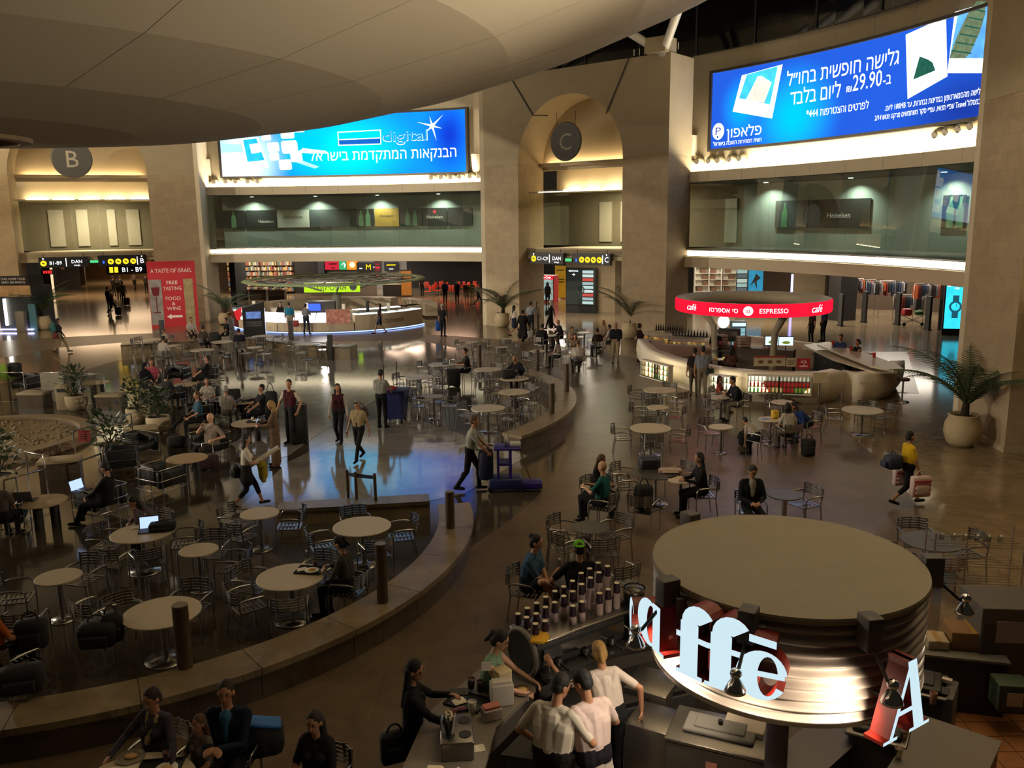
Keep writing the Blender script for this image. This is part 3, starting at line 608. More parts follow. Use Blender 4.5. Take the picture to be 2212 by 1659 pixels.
# ---- overhead direction signs at the arches
def gatesign(bk, x, z, wd, h, label, items, y=.55):
    t = thing('direction_sign', label, 'sign', loc_block(bk, x, y, z), bk[3]); b = MB(); b.box((0, 0, h / 2), (wd, .16, h)); sb = b.build('sign_box', M_sgr, t)
    for it in items:
        if it[0] == 't': lettering(it[1], it[2], it[3] if len(it) > 5 else G_white, sb, (it[4], -.085, it[-1]), bold=.01)
        elif it[0] == 'o':
            b = MB(); b.cyl((it[1], -.085, it[2]), (it[1], -.095, it[2]), it[3], n=20); pg = b.build('pictogram', it[4], t)
            b = MB(); b.box((it[1], -.1, it[2]), (it[3] * .9, .01, it[3] * .35), ry=.5); b.build('pictogram_mark', M_sgr, pg)
        elif it[0] == 'r':
            b = MB(); b.box((it[1], -.085, it[2]), (it[3], .01, it[4])); b.build('bar', it[5], sb)
        elif it[0] == 'a':
            b = MB(); x_, z_, k = it[1:4]; b.add([(x_ - k, -.09, z_), (x_, -.09, z_ + k), (x_ + k, -.09, z_), (x_ + k * .35, -.09, z_), (x_ + k * .35, -.09, z_ - k), (x_ - k * .35, -.09, z_ - k), (x_ - k * .35, -.09, z_)], [(0, 2, 1), (3, 6, 5, 4)]); b.build('arrow', G_white, sb)
    for s in (-1, 1):
        b = MB(); b.cyl((s * wd * .4, 0, h), (s * wd * .4, 0, h + .2), .02, n=6); b.build('hanger', M_black, t)
    return t
def tx(s, h, x, z): return ('t', s, h, G_white, x, z)
gatesign(bC, 4.1, 3.66, 2.3, .62, 'black overhead sign reading C1-C9 with lounge logo', [('o', -.9, .28, .17, G_yellow), tx('C1-C9', .2, -.28, .2), ('r', .2, .3, .04, .45, G_white), tx('DAN', .2, .7, .22), tx('lounge', .09, .7, .07), ('a', -.9, .53, .06)])
gatesign(bC, 7.1, 3.66, 2.4, .62, 'black overhead sign with yellow pictograms and a letter C', [('o', -.62 + k * .38, .28, .16, G_yellow) for k in range(4)] + [('r', .72, .3, .04, .45, G_white), tx('C', .28, .97, .17), ('a', .97, .55, .05), ('r', -.98, .25, .1, .16, glow('sign_blue', (.05, .15, .9), 1))])
gatesign(bC, 8.0, 2.95, 1.7, .55, 'lower black overhead sign with letter B and yellow disc', [tx('B', .24, -.6, .16), ('r', -.35, .27, .03, .4, G_white), tx('DAN', .17, .15, .2), ('o', .68, .28, .17, G_yellow)], y=3.4)
gatesign(bC, 5.6, 3.8, .5, .22, 'small green lit exit sign between the C signs', [('r', 0, .11, .42, .16, G_grn), tx('EXIT', .09, 0, .06)])
xb = bB[4]
gatesign(bB, xb - 1.35, 3.6, 2.7, .62, 'black overhead sign reading B1-B9 with lounge logo', [('o', -1.1, .26, .17, G_yellow), tx('B1-B9', .2, -.45, .18), ('r', .12, .3, .04, .5, G_white), tx('DAN', .2, .7, .24), tx('lounge', .09, .7, .08), ('a', -1.1, .53, .06)])
gatesign(bB, xb + 1.9, 3.6, 2.7, .66, 'black overhead sign with yellow pictograms and a letter B', [('o', -.68 + k * .42, .28, .17, G_yellow) for k in range(4)] + [('r', .82, .3, .04, .5, G_white), tx('B', .3, 1.08, .15), ('a', 1.08, .56, .05), ('r', -1.08, .25, .1, .16, glow('sign_blue', (.05, .15, .9), 1))])
gatesign(bB, xb + 2.0, 2.9, 2.9, .6, 'long lower overhead sign reading B1 - B9 with yellow ends', [tx('B1 - B9', .3, .1, .15), ('o', 1.2, .3, .18, G_yellow), ('r', -.85, .3, .22, .36, G_yellow), ('r', -1.15, .3, .22, .36, G_yellow)], y=4.2)
gatesign(bB, xb + .3, 3.8, .55, .22, 'small green lit exit sign between the B signs', [('r', 0, .11, .45, .16, G_grn)])
gatesign(bB, xb + 4.3, 3.1, .95, .34, 'small blue screen hanging under the gallery by the B sign', [('r', 0, .17, .9, .28, glow('screen_lav', (.35, .4, 1.), 1.2))], y=2.6)
gatesign(bB, xb - 2.6, 3.1, .75, .3, 'small red running text display by the B passage', [('r', -.2 + k * .13, .15, .09, .16, glow('run_red', (.9, .02, .02), 1.2)) for k in range(4)], y=2.6)
# ---- red tasting banner in front of the pier
pa, pb_ = at(329, 707), at(431, 702); d = pb_ - pa
t = thing('tasting_banner', 'tall red A TASTE OF ISRAEL food and wine stand beside stone pier', 'banner', (pa + pb_) / 2, math.atan2(d.y, d.x)); Wd = d.length
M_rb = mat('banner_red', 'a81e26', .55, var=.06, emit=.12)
b = MB(); b.box((0, 0, 1.95), (Wd, .5, 3.9)); b.build('panel', M_rb, t)
for x, w2, m in ((-Wd * .36, Wd * .26, mat('photo_wine', '8f8a86', .5, var=.7, scale=3)), (Wd * .33, Wd * .2, mat('photo_food', 'a09068', .5, var=.6, scale=4))):
    b = MB(); b.box((x, -.26, 1.5), (w2, .02, 2.7)); b.build('photo', m, t)
b = MB(); b.add([(-Wd * .42, -.28, 1.9), (-Wd * .3, -.28, 1.9), (-Wd * .27, -.28, 2.4), (-Wd * .45, -.28, 2.4)], [(0, 1, 2, 3)]); b.box((-Wd * .36, -.28, 1.4), (.05, .01, .9)); b.box((-Wd * .36, -.28, .9), (.4, .01, .05)); b.build('wine_glass_picture', mat('wine_red', '6a1420', .4), t)
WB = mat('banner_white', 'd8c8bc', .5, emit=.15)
lettering('A TASTE OF ISRAEL', .24, WB, t, (0, -.26, 3.25), bold=.02, wmax=Wd * .86)
for s, z in (('FREE', 2.55), ('TASTING', 2.2), ('FOOD', 1.6), ('&', 1.3), ('WINE', 1.0)): lettering(s, .22, WB, t, (-.02, -.26, z), bold=.02, wmax=Wd * .38)
b = MB(); b.add([(-.45, -.27, .62), (-.2, -.27, .78), (-.2, -.27, .69), (.42, -.27, .69), (.42, -.27, .55), (-.2, -.27, .55), (-.2, -.27, .46)], [(0, 1, 6), (2, 3, 4, 5)]); b.build('arrow', WB, t)
# ---- lit advertisement boxes
def lightbox(name, label, px, py, wd, h, z0, rz, m, deco, cat='light box', frame=M_black, depth=.25, shift=0.):
    p = at(px, py); t = thing(name, label, cat, p, rz)
    b = MB(); b.box((0, 0, z0 + h / 2), (wd + .12, depth, h + .12))
    if z0 > .2 and z0 < 1.5: b.box((0, 0, z0 / 2), (wd + .12, depth, z0))
    b.build('case', frame, t)
    b = MB(); b.box((0, -depth / 2 - .01, z0 + h / 2), (wd, .02, h)); sc_ = b.build('screen', m, t)
    deco(sc_, -depth / 2 - .025, z0, h); return t
def watch(t, y, z0, h, m, k=.3, cz=.5):
    b = MB(); b.tube([(k * .7 * math.cos(i * PI / 10), y, z0 + h * cz + k * .7 * math.sin(i * PI / 10)) for i in range(20)], k * .14, 6, closed=True)
    b.box((0, y, z0 + h * cz + k * 1.15), (k * .8, .02, k * .9)); b.box((0, y, z0 + h * cz - k * 1.15), (k * .8, .02, k * .9)); b.box((k * .12, y, z0 + h * cz + k * .2), (k * .06, .02, k * .5)); b.build('watch_picture', m, t)
def deco1(t, y, z0, h):
    watch(t, y, z0, h, mat('watch_black', '181818', .4), .42, .42); b = MB(); b.box((0, y, z0 + h * .86), (.95, .02, h * .22)); b.build('header', M_black, t)
    lettering('Watches', .16, G_white, t, (0, y - .015, z0 + h * .88), bold=.01); lettering('→', .2, G_white, t, (0, y - .015, z0 + h * .78))
lightbox('watch_light_box', 'tall white light box with black wristwatch by the stone pier', 450, 672, .95, 3.0, .9, -.05, glow('lb_grey', (.55, .6, .6), .8), deco1)
def deco2(t, y, z0, h):
    lettering('Dior', .36, G_white, t, (0, y, z0 + h * .86)); watch(t, y, z0, h, glow('dior_dark', (.02, .12, .18), .6), .36, .45); lettering('VIII', .12, G_white, t, (0, y, z0 + h * .8))
lightbox('watch_light_box', 'turquoise glowing light box with wristwatch near the broad pier', 2057, 724, .95, 2.5, .35, -.25, glow('lb_turq', (.03, .55, .72), 1.15, .35, 1.2), deco2)
# ================================================================ furniture
M_slat = mat('cast_aluminium', 'aaa8a4', .26, metal=1., var=.08, scale=30)
M_top = mat('table_top_beige', 'b8ac92', .45, var=.06, scale=12); M_top2 = mat('table_top_grey', '4c4a44', .4, var=.1, scale=8)
M_blk = mat('black_leather', '141413', .45, var=.2, scale=8); M_seatblk = mat('black_cloth', '121212', .8, var=.2)
CH = None; CHAIRS = []
def chair_proto():
    t = thing('cafe_chair', 'x', 'chair')
    # slatted seat: cast frame with cross slats; local +y is the way the sitter faces
    b = MB(); n = 7
    for i in range(n): b.box((0, -.2 + i * .068, .445 - .012 * math.sin(PI * i / (n - 1))), (.4, .043, .014))
    for s in (-1, 0, 1): b.box((s * .195, 0, .44), (.024 if s else .05, .44, .02))
    b.build('seat', M_slat, t)
    # curved slatted back
    b = MB()
    for k in range(5):
        z = .6 + k * .044; rows = []
        P = [(-.245 * math.cos(PI * i / 10) * (1 if 1 else 1), -.2 - .1 * math.sin(PI * i / 10) - (z - .55) * .12, z) for i in range(11)]
        for i in range(10):
            a, c = P[i], P[i + 1]; b.add([(a[0], a[1], z), (c[0], c[1], z), (c[0], c[1], z + .03), (a[0], a[1], z + .03), (a[0] * .96, a[1] + .012, z), (c[0] * .96, c[1] + .012, z), (c[0] * .96, c[1] + .012, z + .03), (a[0] * .96, a[1] + .012, z + .03)], [(0, 1, 2, 3), (4, 7, 6, 5), (0, 4, 5, 1), (3, 2, 6, 7)])
    for i in (0, 3, 5, 7, 10):
        x = -.245 * math.cos(PI * i / 10); y = -.2 - .1 * math.sin(PI * i / 10) - .02; b.box((x, y, .7), (.03, .016, .24))
    b.build('backrest', M_slat, t)
    for s in (-1, 1):
        b = MB(); b.tube([(s * .27, .2, 0), (s * .265, .21, .45), (s * .265, .2, .6), (s * .265, .15, .655)], .013, 6); b.build('leg', M_alu, t)
        b = MB(); b.tube([(s * .23, -.26, 0), (s * .24, -.2, .45), (s * .25, -.22, .62), (s * .25, -.25, .8)], .013, 6); b.build('leg', M_alu, t)
        b = MB(); b.tube([(s * .265, .15, .655), (s * .27, 0, .665), (s * .26, -.12, .66), (s * .25, -.22, .64)], [.014, .022, .022, .014], 6); b.build('armrest', M_alu, t)
    b = MB(); b.tube([(-.26, .2, .43), (.26, .2, .43)], .01, 5); b.tube([(-.235, -.2, .43), (.235, -.2, .43)], .01, 5); b.build('stretcher', M_alu, t)
    return t
def chair(loc, face, label, group=None, tilt=0):
    """face: bearing (degrees, 0 = +x) that the sitter looks along"""
    global CH
    rz = rad(face) - PI / 2; loc = V(loc)
    for c in CHAIRS:
        dd = (V(c.location) - loc).length
        if dd < (.62 if label.startswith('aluminium chair under') else .46):
            if label.startswith('aluminium chair under') and not c['label'].startswith('aluminium chair under'):
                c.location = loc; c.rotation_euler = (0, 0, rz); c['label'] = label
                if 'group' in c: del c['group']
            return c
    if CH is None: CH = chair_proto(); r = CH; r.location = loc; r.rotation_euler = (0, 0, rz); r['label'] = label
    else: r = dup(CH, loc, rz, label)
    if 'group' in r: del r['group']
    if group: r['group'] = group
    CHAIRS.append(r); return r
TB = {}
def table(px, py, R, label, top=M_top, group=None, h=.73, kind='disc'):
    p = at(px, py, h); p = V((p.x, p.y, 0)); k = (R, top.name, kind)
    if k in TB:
        t = dup(TB[k], p, 0, label)
        if 'group' in t: del t['group']
        if group: t['group'] = group
        return t
    t = thing('cafe_table', label, 'table', p, 0, group)
    b = MB(); b.lathe([(0, h - .03), (R - .03, h - .03), (R, h - .02), (R, h - .004), (R - .006, h), (0, h)], 40, split=True); b.build('tabletop', top, t)
    if kind == 'disc':
        b = MB(); b.cyl((0, 0, .02), (0, 0, h - .03), .04, n=14); b.build('column', M_alu, t)
        b = MB(); b.lathe([(0, .035), (.06, .03), (R * .55, .02), (R * .56, 0), (0, 0)], 32); b.build('base', M_alu, t)
    else:
        for q in ((.18, .1), (-.18, .1), (0, -.2)): b = MB(); b.cyl((q[0], q[1], 0), (q[0], q[1], h - .03), .09, n=12); b.build('leg', M_dgrey, t)
    TB[k] = t; return t
def tpos(t): return V(t.location)
def seat_at(t, ang, dist): return tpos(t) + V((dist * math.cos(rad(ang)), dist * math.sin(rad(ang)), 0))
AC_ = None
def armchair(loc, face, label, group=None):
    """tubular framed leather armchair"""
    global AC_
    rz = rad(face) - PI / 2
    if AC_ is not None:
        t = dup(AC_, loc, rz, label)
        if 'group' in t: del t['group']
        if group: t['group'] = group
        return t
    t = thing('lounge_armchair', label, 'armchair', loc, rz, group); W, D = .82, .76
    b = MB(); b.rbox((0, .06, .36), (.5, .62, .18), .04); b.build('seat_cushion', M_blk, t)
    b = MB(); b.rbox((0, -.29, .47), (.5, .16, .46), .05); b.build('back_cushion', M_blk, t)
    for s in (-1, 1): b = MB(); b.rbox((s * .32, .0, .4), (.14, .72, .42), .045); b.build('arm_cushion', M_blk, t)
    for z in (.64, .38, .14):
        b = MB(); b.tube([(-.41, .37, z), (-.41, -.36, z), (-.38, -.4, z), (.38, -.4, z), (.41, -.36, z), (.41, .37, z)], .013, 6); b.build('frame_rail', M_chrome, t)
    for x, y in ((-.41, .37), (.41, .37), (-.41, -.3), (.41, -.3), (-.14, -.4), (.14, -.4)):
        b = MB(); b.cyl((x, y, 0), (x, y, .64), .012, n=6); b.build('leg', M_chrome, t)
    AC_ = t; return t
# ---- planting
M_leaf = mat('palm_leaf', '3a4a2c', .5, var=.35, scale=4); M_leaf2 = mat('bush_leaf', '2c3a1e', .5, var=.4, scale=5); M_pot = mat('pot_stone', 'a89878', .75, var=.1, scale=4, bump=.1); M_soil = mat('soil', '2a2018', .9)
def frond(b, base, az, L, rise, droop, w=.34):
    pts = []; n = 9; d = V((math.cos(az), math.sin(az), 0))
    for i in range(n + 1):
        t = i / n; pts.append(base + d * (L * t * math.cos(rise * (1 - t * .3))) + V((0, 0, L * (math.sin(rise) * t - droop * t * t))))
    b.tube(pts, [.018 * (1 - i / n) + .004 for i in range(n + 1)], 4)
    side = d.cross(V((0, 0, 1))).normalized()
    for i in range(2, n * 3):
        t = i / (n * 3); k = t * n; j = min(int(k), n - 1); p = pts[j].lerp(pts[j + 1], k - j); dr = (pts[j + 1] - pts[j]).normalized()
        ll = w * math.sin(PI * min(1, .12 + t * .9)) * L * .55
        for s in (-1, 1):
            q = p + (side * s * .8 + dr * .75 + V((0, 0, -.12 - .2 * t))).normalized() * ll; wv = dr * .022
            b.add([p - wv, p + wv, q], [(0, 1, 2)])
def palm(px, py, label, scale=1., nf=16, seed=1):
    p = at(px, py); R_ = random.Random(seed); t = thing('potted_palm', label, 'plant', p); t.scale = (scale,) * 3
    b = MB(); b.lathe([(0, 0), (.2, 0), (.28, .08), (.34, .27), (.32, .44), (.26, .56), (.285, .6), (.25, .615), (.22, .53)], 28); b.build('pot', M_pot, t)
    b = MB(); b.lathe([(0, .56), (.235, .55)], 20); b.build('soil', M_soil, t)
    b = MB(); b.cyl((0, 0, .5), (.02, 0, .82), .09, .06, 8); tk = b.build('trunk', M_soil, t)
    for k in range(nf):
        fr = MB(); az = k * 2.399 + R_.random() * .4; ri = .7 + R_.random() * .65
        frond(fr, V((.02, 0, .78)), az, 1.7 + R_.random() * .8, ri, .3 + R_.random() * .35); fr.build('frond', M_leaf, tk, fix=False)
    return t
def bush(px, py, label, R=.55, h=1.0, pot=True, seed=1, leafm=M_leaf2, n=260, cat='plant', name='potted_shrub', z=0.):
    p = at(px, py, z); r = random.Random(seed); t = thing(name, label, cat, p); z0 = .0
    if pot:
        z0 = .5; b = MB(); b.lathe([(0, 0), (.24, 0), (.34, .2), (.36, .45), (.32, .52), (.28, .48)], 20); b.build('pot', M_pot, t)
        b = MB(); b.lathe([(0, .46), (.3, .46)], 16); b.build('soil', M_soil, t)
    b = MB()
    for i in range(n):
        a = r.random() * 2 * PI; u = r.random() ** .5; ph = r.random(); rr = R * u * (1 - .45 * ph)
        c = V((rr * math.cos(a), rr * math.sin(a), z0 + .1 + (h - z0) * ph)); d = V((math.cos(a + r.uniform(-.8, .8)), math.sin(a + r.uniform(-.8, .8)), r.uniform(-.5, .9))).normalized(); s = d.cross(V((0, 0, 1))).normalized() if abs(d.z) < .98 else V((1, 0, 0))
        L = r.uniform(.13, .24); b.add([c, c + d * L * .5 + s * L * .25, c + d * L, c + d * L * .5 - s * L * .25], [(0, 1, 2, 3)])
    f = b.build('foliage', leafm, t, fix=False); f['kind'] = 'stuff'
    b = MB()
    for k in range(4): b.cyl((0, 0, z0 - .03 if pot else 0), (R * .4 * math.cos(k * 1.6), R * .4 * math.sin(k * 1.6), h * .7), .018, .008, 5)
    b.build('stem', M_soil, t); return t
# ---- bags and small things
def bag(name, label, loc, rz, dims, m, cat='bag', handle=True, straps=False):
    t = thing(name, label, cat, loc, rz); w_, d_, h_ = dims
    b = MB(); b.rbox((0, 0, h_ / 2), (w_, d_, h_), min(w_, d_, h_) * .3); b.build('body', m, t)
    if handle: b = MB(); b.tube([(w_ * .25 * math.cos(PI * i / 8), 0, h_ - .01 + h_ * .28 * math.sin(PI * i / 8)) for i in range(9)], .012, 5); b.build('handle', m, t)
    b = MB(); b.rbox((0, -d_ / 2 - .01, h_ * .38), (w_ * .7, d_ * .25, h_ * .45), .02); b.build('pocket', m, t)
    if straps:
        for s in (-1, 1): b = MB(); b.tube([(s * w_ * .25, d_ / 2, h_ * .9), (s * w_ * .3, d_ / 2 + .1, h_ * .5), (s * w_ * .25, d_ / 2, h_ * .1)], .016, 5); b.build('strap', m, t)
    if 'striped' in label:
        for k in range(4): b = MB(); b.box((0, -d_ / 2 - .012 if k % 2 else -d_ / 2 - .006, h_ * (.18 + .2 * k)), (w_ * .86, .03, h_ * .07)); b.build('stripe', mat('stripe_red', 'a02a34', .5), t)
    return t
def suitcase(name, label, loc, rz, dims, m):
    t = thing(name, label, 'suitcase', loc, rz); w_, d_, h_ = dims
    b = MB(); b.rbox((0, 0, h_ / 2 + .05), (w_, d_, h_), .05); b.build('shell', m, t)
    for x in (-1, 1):
        for y in (-1, 1): b = MB(); b.cyl((x * w_ * .38 - .01, y * d_ * .35, .03), (x * w_ * .38 + .01, y * d_ * .35, .03), .03, n=8); b.build('wheel', M_black, t)
    b = MB(); b.tube([(-w_ * .25, 0, h_ + .04), (-w_ * .25, 0, h_ + .4), (w_ * .25, 0, h_ + .4), (w_ * .25, 0, h_ + .04)], .01, 5); b.build('handle', M_alu, t); return t
def laptop(label, loc, rz, lit=True):
    t = thing('laptop', label, 'laptop', loc, rz)
    b = MB(); b.box((0, 0, .01), (.34, .24, .02)); b.build('keyboard', M_dgrey, t)
    b = MB(); b.box((0, .15, .12), (.34, .012, .23), rx=-.25); b.build('lid', M_dgrey, t)
    b = MB(); b.box((0, .141, .12), (.31, .004, .2), rx=-.25); b.build('screen', glow('laptop_screen', (.45, .6, .95), 1.0) if lit else M_black, t); return t
def cup(label, loc, m, r=.04, h=.1, group=None, cat='cup', lidm=None):
    t = thing('paper_cup', label, cat, loc, 0, group); b = MB(); b.lathe([(0, 0), (r * .75, 0), (r, h), (r * .9, h), (r * .7, .01)], 14); b.build('cup', m, t)
    b = MB(); b.lathe([(0, h * .85), (r * .92, h * .85)], 14); b.build('drink' if not lidm else 'lid', lidm or mat('coffee', '6a4a2a', .3), t); return t
def waterbottle(label, loc, h=.24):
    t = thing('water_bottle', label, 'bottle', loc); r = h * .15
    b = MB(); b.lathe([(0, 0), (r, 0), (r, h * .65), (r * .4, h * .85), (r * .4, h * .92)], 12); b.build('bottle', glass('bottle_plastic', (.75, .8, .82), .12), t)
    b = MB(); b.cyl((0, 0, h * .92), (0, 0, h), r * .45, n=10); b.build('cap', mat('cap_white', 'd0d0d0', .4), t); return t
def tray(label, loc, rz, m=M_black):
    t = thing('serving_tray', label, 'tray', loc, rz); b = MB(); b.rbox((0, 0, .008), (.42, .3, .012), .005); b.build('plate', m, t)
    for s in (-1, 1):
        b = MB(); b.box((s * .205, 0, .018), (.012, .3, .02)); b.build('edge', m, t); b = MB(); b.box((0, s * .145, .018), (.42, .012, .02)); b.build('edge', m, t)
    return t
def plate(label, loc, m=None, R=.11):
    t = thing('plate', label, 'plate', loc); b = MB(); b.lathe([(0, .006), (R * .6, .006), (R, .02), (R, .024), (R * .6, .012), (0, .012)], 24); b.build('dish', m or mat('plate_white', 'd8d2c0', .4), t)
    b = MB(); b.ell((.0, .01, .024), (R * .5, R * .35, .02), 10, 6); b.build('food', mat('pastry', 'b89458', .7, var=.3, scale=20), t); return t
def napkin(label, loc, rz, d=(.16, .12), m=None, cat='napkin'):
    t = thing('paper_napkin', label, cat, loc, rz); b = MB(); b.box((0, 0, .003), (d[0], d[1], .004)); b.build('sheet', m or mat('paper', 'cfc7b2', .8), t)
    b = MB(); b.box((.01, .012, .008), (d[0] * .8, d[1] * .85, .003), .15); b.build('fold', m or mat('paper', 'cfc7b2', .8), t); return t
# ================================================================ people
import numpy as np
PENDING = []
def _caps(mb, a, b, ra, rb, n=10):
    a, b = V(a), V(b); d = b - a; L = d.length
    if L < 1e-5: d = V((0, 0, 1)); L = 1e-5
    d = d.normalized(); x = d.orthogonal().normalized(); y = d.cross(x); vs = []; rings = []
    for k in range(4): t = -PI / 2 + PI / 2 * k / 3; rings.append((a + d * (ra * math.sin(t)), ra * math.cos(t)))
    for k in range(4): t = PI / 2 * k / 3; rings.append((b + d * (rb * math.sin(t)), rb * math.cos(t)))
    for c, r in rings: vs += [c + x * (max(r, .0005) * math.cos(2 * PI * i / n)) + y * (max(r, .0005) * math.sin(2 * PI * i / n)) for i in range(n)]
    fs = []
    for j in range(7): fs += [(j * n + i, j * n + (i + 1) % n, (j + 1) * n + (i + 1) % n, (j + 1) * n + i) for i in range(n)]
    fs += [tuple(range(n - 1, -1, -1)), tuple(range(7 * n, 8 * n))]; mb.add(vs, fs)
class Body:
    def __init__(s): s.p = []
    def cap(s, a, b, ra, rb, m): s.p.append(('c', V(a), V(b), ra, rb, m))
    def ell(s, c, r, m, M=None): s.p.append(('e', V(c), V(r), M or Matrix.Identity(3), 0, m))
    def build(s, name, parent, voxel, smooth=2):
        mb = MB(); mats = []
        for q in s.p:
            if q[0] == 'c': _caps(mb, q[1], q[2], q[3], q[4])
            else: mb.ell(q[1], q[2], 12, 8, 0, q[3])
            if q[5] not in mats: mats.append(q[5])
        o = mb.build(name, mats, parent); md = o.modifiers.new('r', 'REMESH'); md.mode = 'VOXEL'; md.voxel_size = voxel; md.use_smooth_shade = True
        if smooth: k = o.modifiers.new('s', 'SMOOTH'); k.iterations = smooth; k.factor = .5
        PENDING.append((o, s.p, mats)); return o
def finish_people():
    dg = bpy.context.evaluated_depsgraph_get()
    for o, pr, mats in PENDING:
        me = bpy.data.meshes.new_from_object(o.evaluated_get(dg)); o.modifiers.clear(); old = o.data; o.data = me; me.name = o.name
        n = len(me.polygons)
        if not n: continue
        c = np.empty(n * 3); me.polygons.foreach_get('center', c); c = c.reshape(-1, 3); best = np.full(n, 1e9); mi = np.zeros(n, int)
        for q in pr:
            if q[0] == 'c':
                a, b = np.array(q[1]), np.array(q[2]); d = b - a; t = np.clip(((c - a) @ d) / max(d @ d, 1e-9), 0, 1)
                dist = np.linalg.norm(c - a - t[:, None] * d, axis=1) - (q[3] + (q[4] - q[3]) * t)
            else:
                Mi = np.array(q[3].inverted()); l = (c - np.array(q[1])) @ Mi.T; r = np.array(q[2]); k = np.linalg.norm(l / r, axis=1); dist = (k - 1) * r.min()
            k = mats.index(q[5]); w_ = dist < best; best[w_] = dist[w_]; mi[w_] = k
        me.polygons.foreach_set('material_index', mi.astype(np.int32)); me.polygons.foreach_set('use_smooth', np.ones(n, bool)); me.update()
        bpy.data.meshes.remove(old)
def ik(a, t, l1, l2, pole):
    a, t, pole = V(a), V(t), V(pole); d = t - a; L = min(d.length, (l1 + l2) * .995); d = d.normalized(); t = a + d * L
    k = (l1 * l1 - l2 * l2 + L * L) / (2 * L); h = math.sqrt(max(0, l1 * l1 - k * k)); n = pole - d * pole.dot(d)
    n = n.normalized() if n.length > 1e-4 else d.orthogonal().normalized()
    return a + d * k + n * h, t
SKIN = {'fair': mat('skin_fair', 'b58a6c', .55, var=.06), 'tan': mat('skin_tan', '9a6e50', .55, var=.06), 'dark': mat('skin_dark', '5a3d2c', .55, var=.06)}
HAIR = {'black': mat('hair_black', '0e0b0a', .75, var=.3, scale=40), 'brown': mat('hair_brown', '1c120c', .75, var=.3, scale=40), 'light': mat('hair_light', '4a321e', .75, var=.3, scale=40), 'blond': mat('hair_blond', '8a6a38', .7, var=.4, scale=40), 'grey': mat('hair_grey', '8a8680', .6, var=.3, scale=40)}
def cloth(c): return mat('cloth_' + c, c, .85, var=.15, scale=9, spec=.2)
NP = [0]
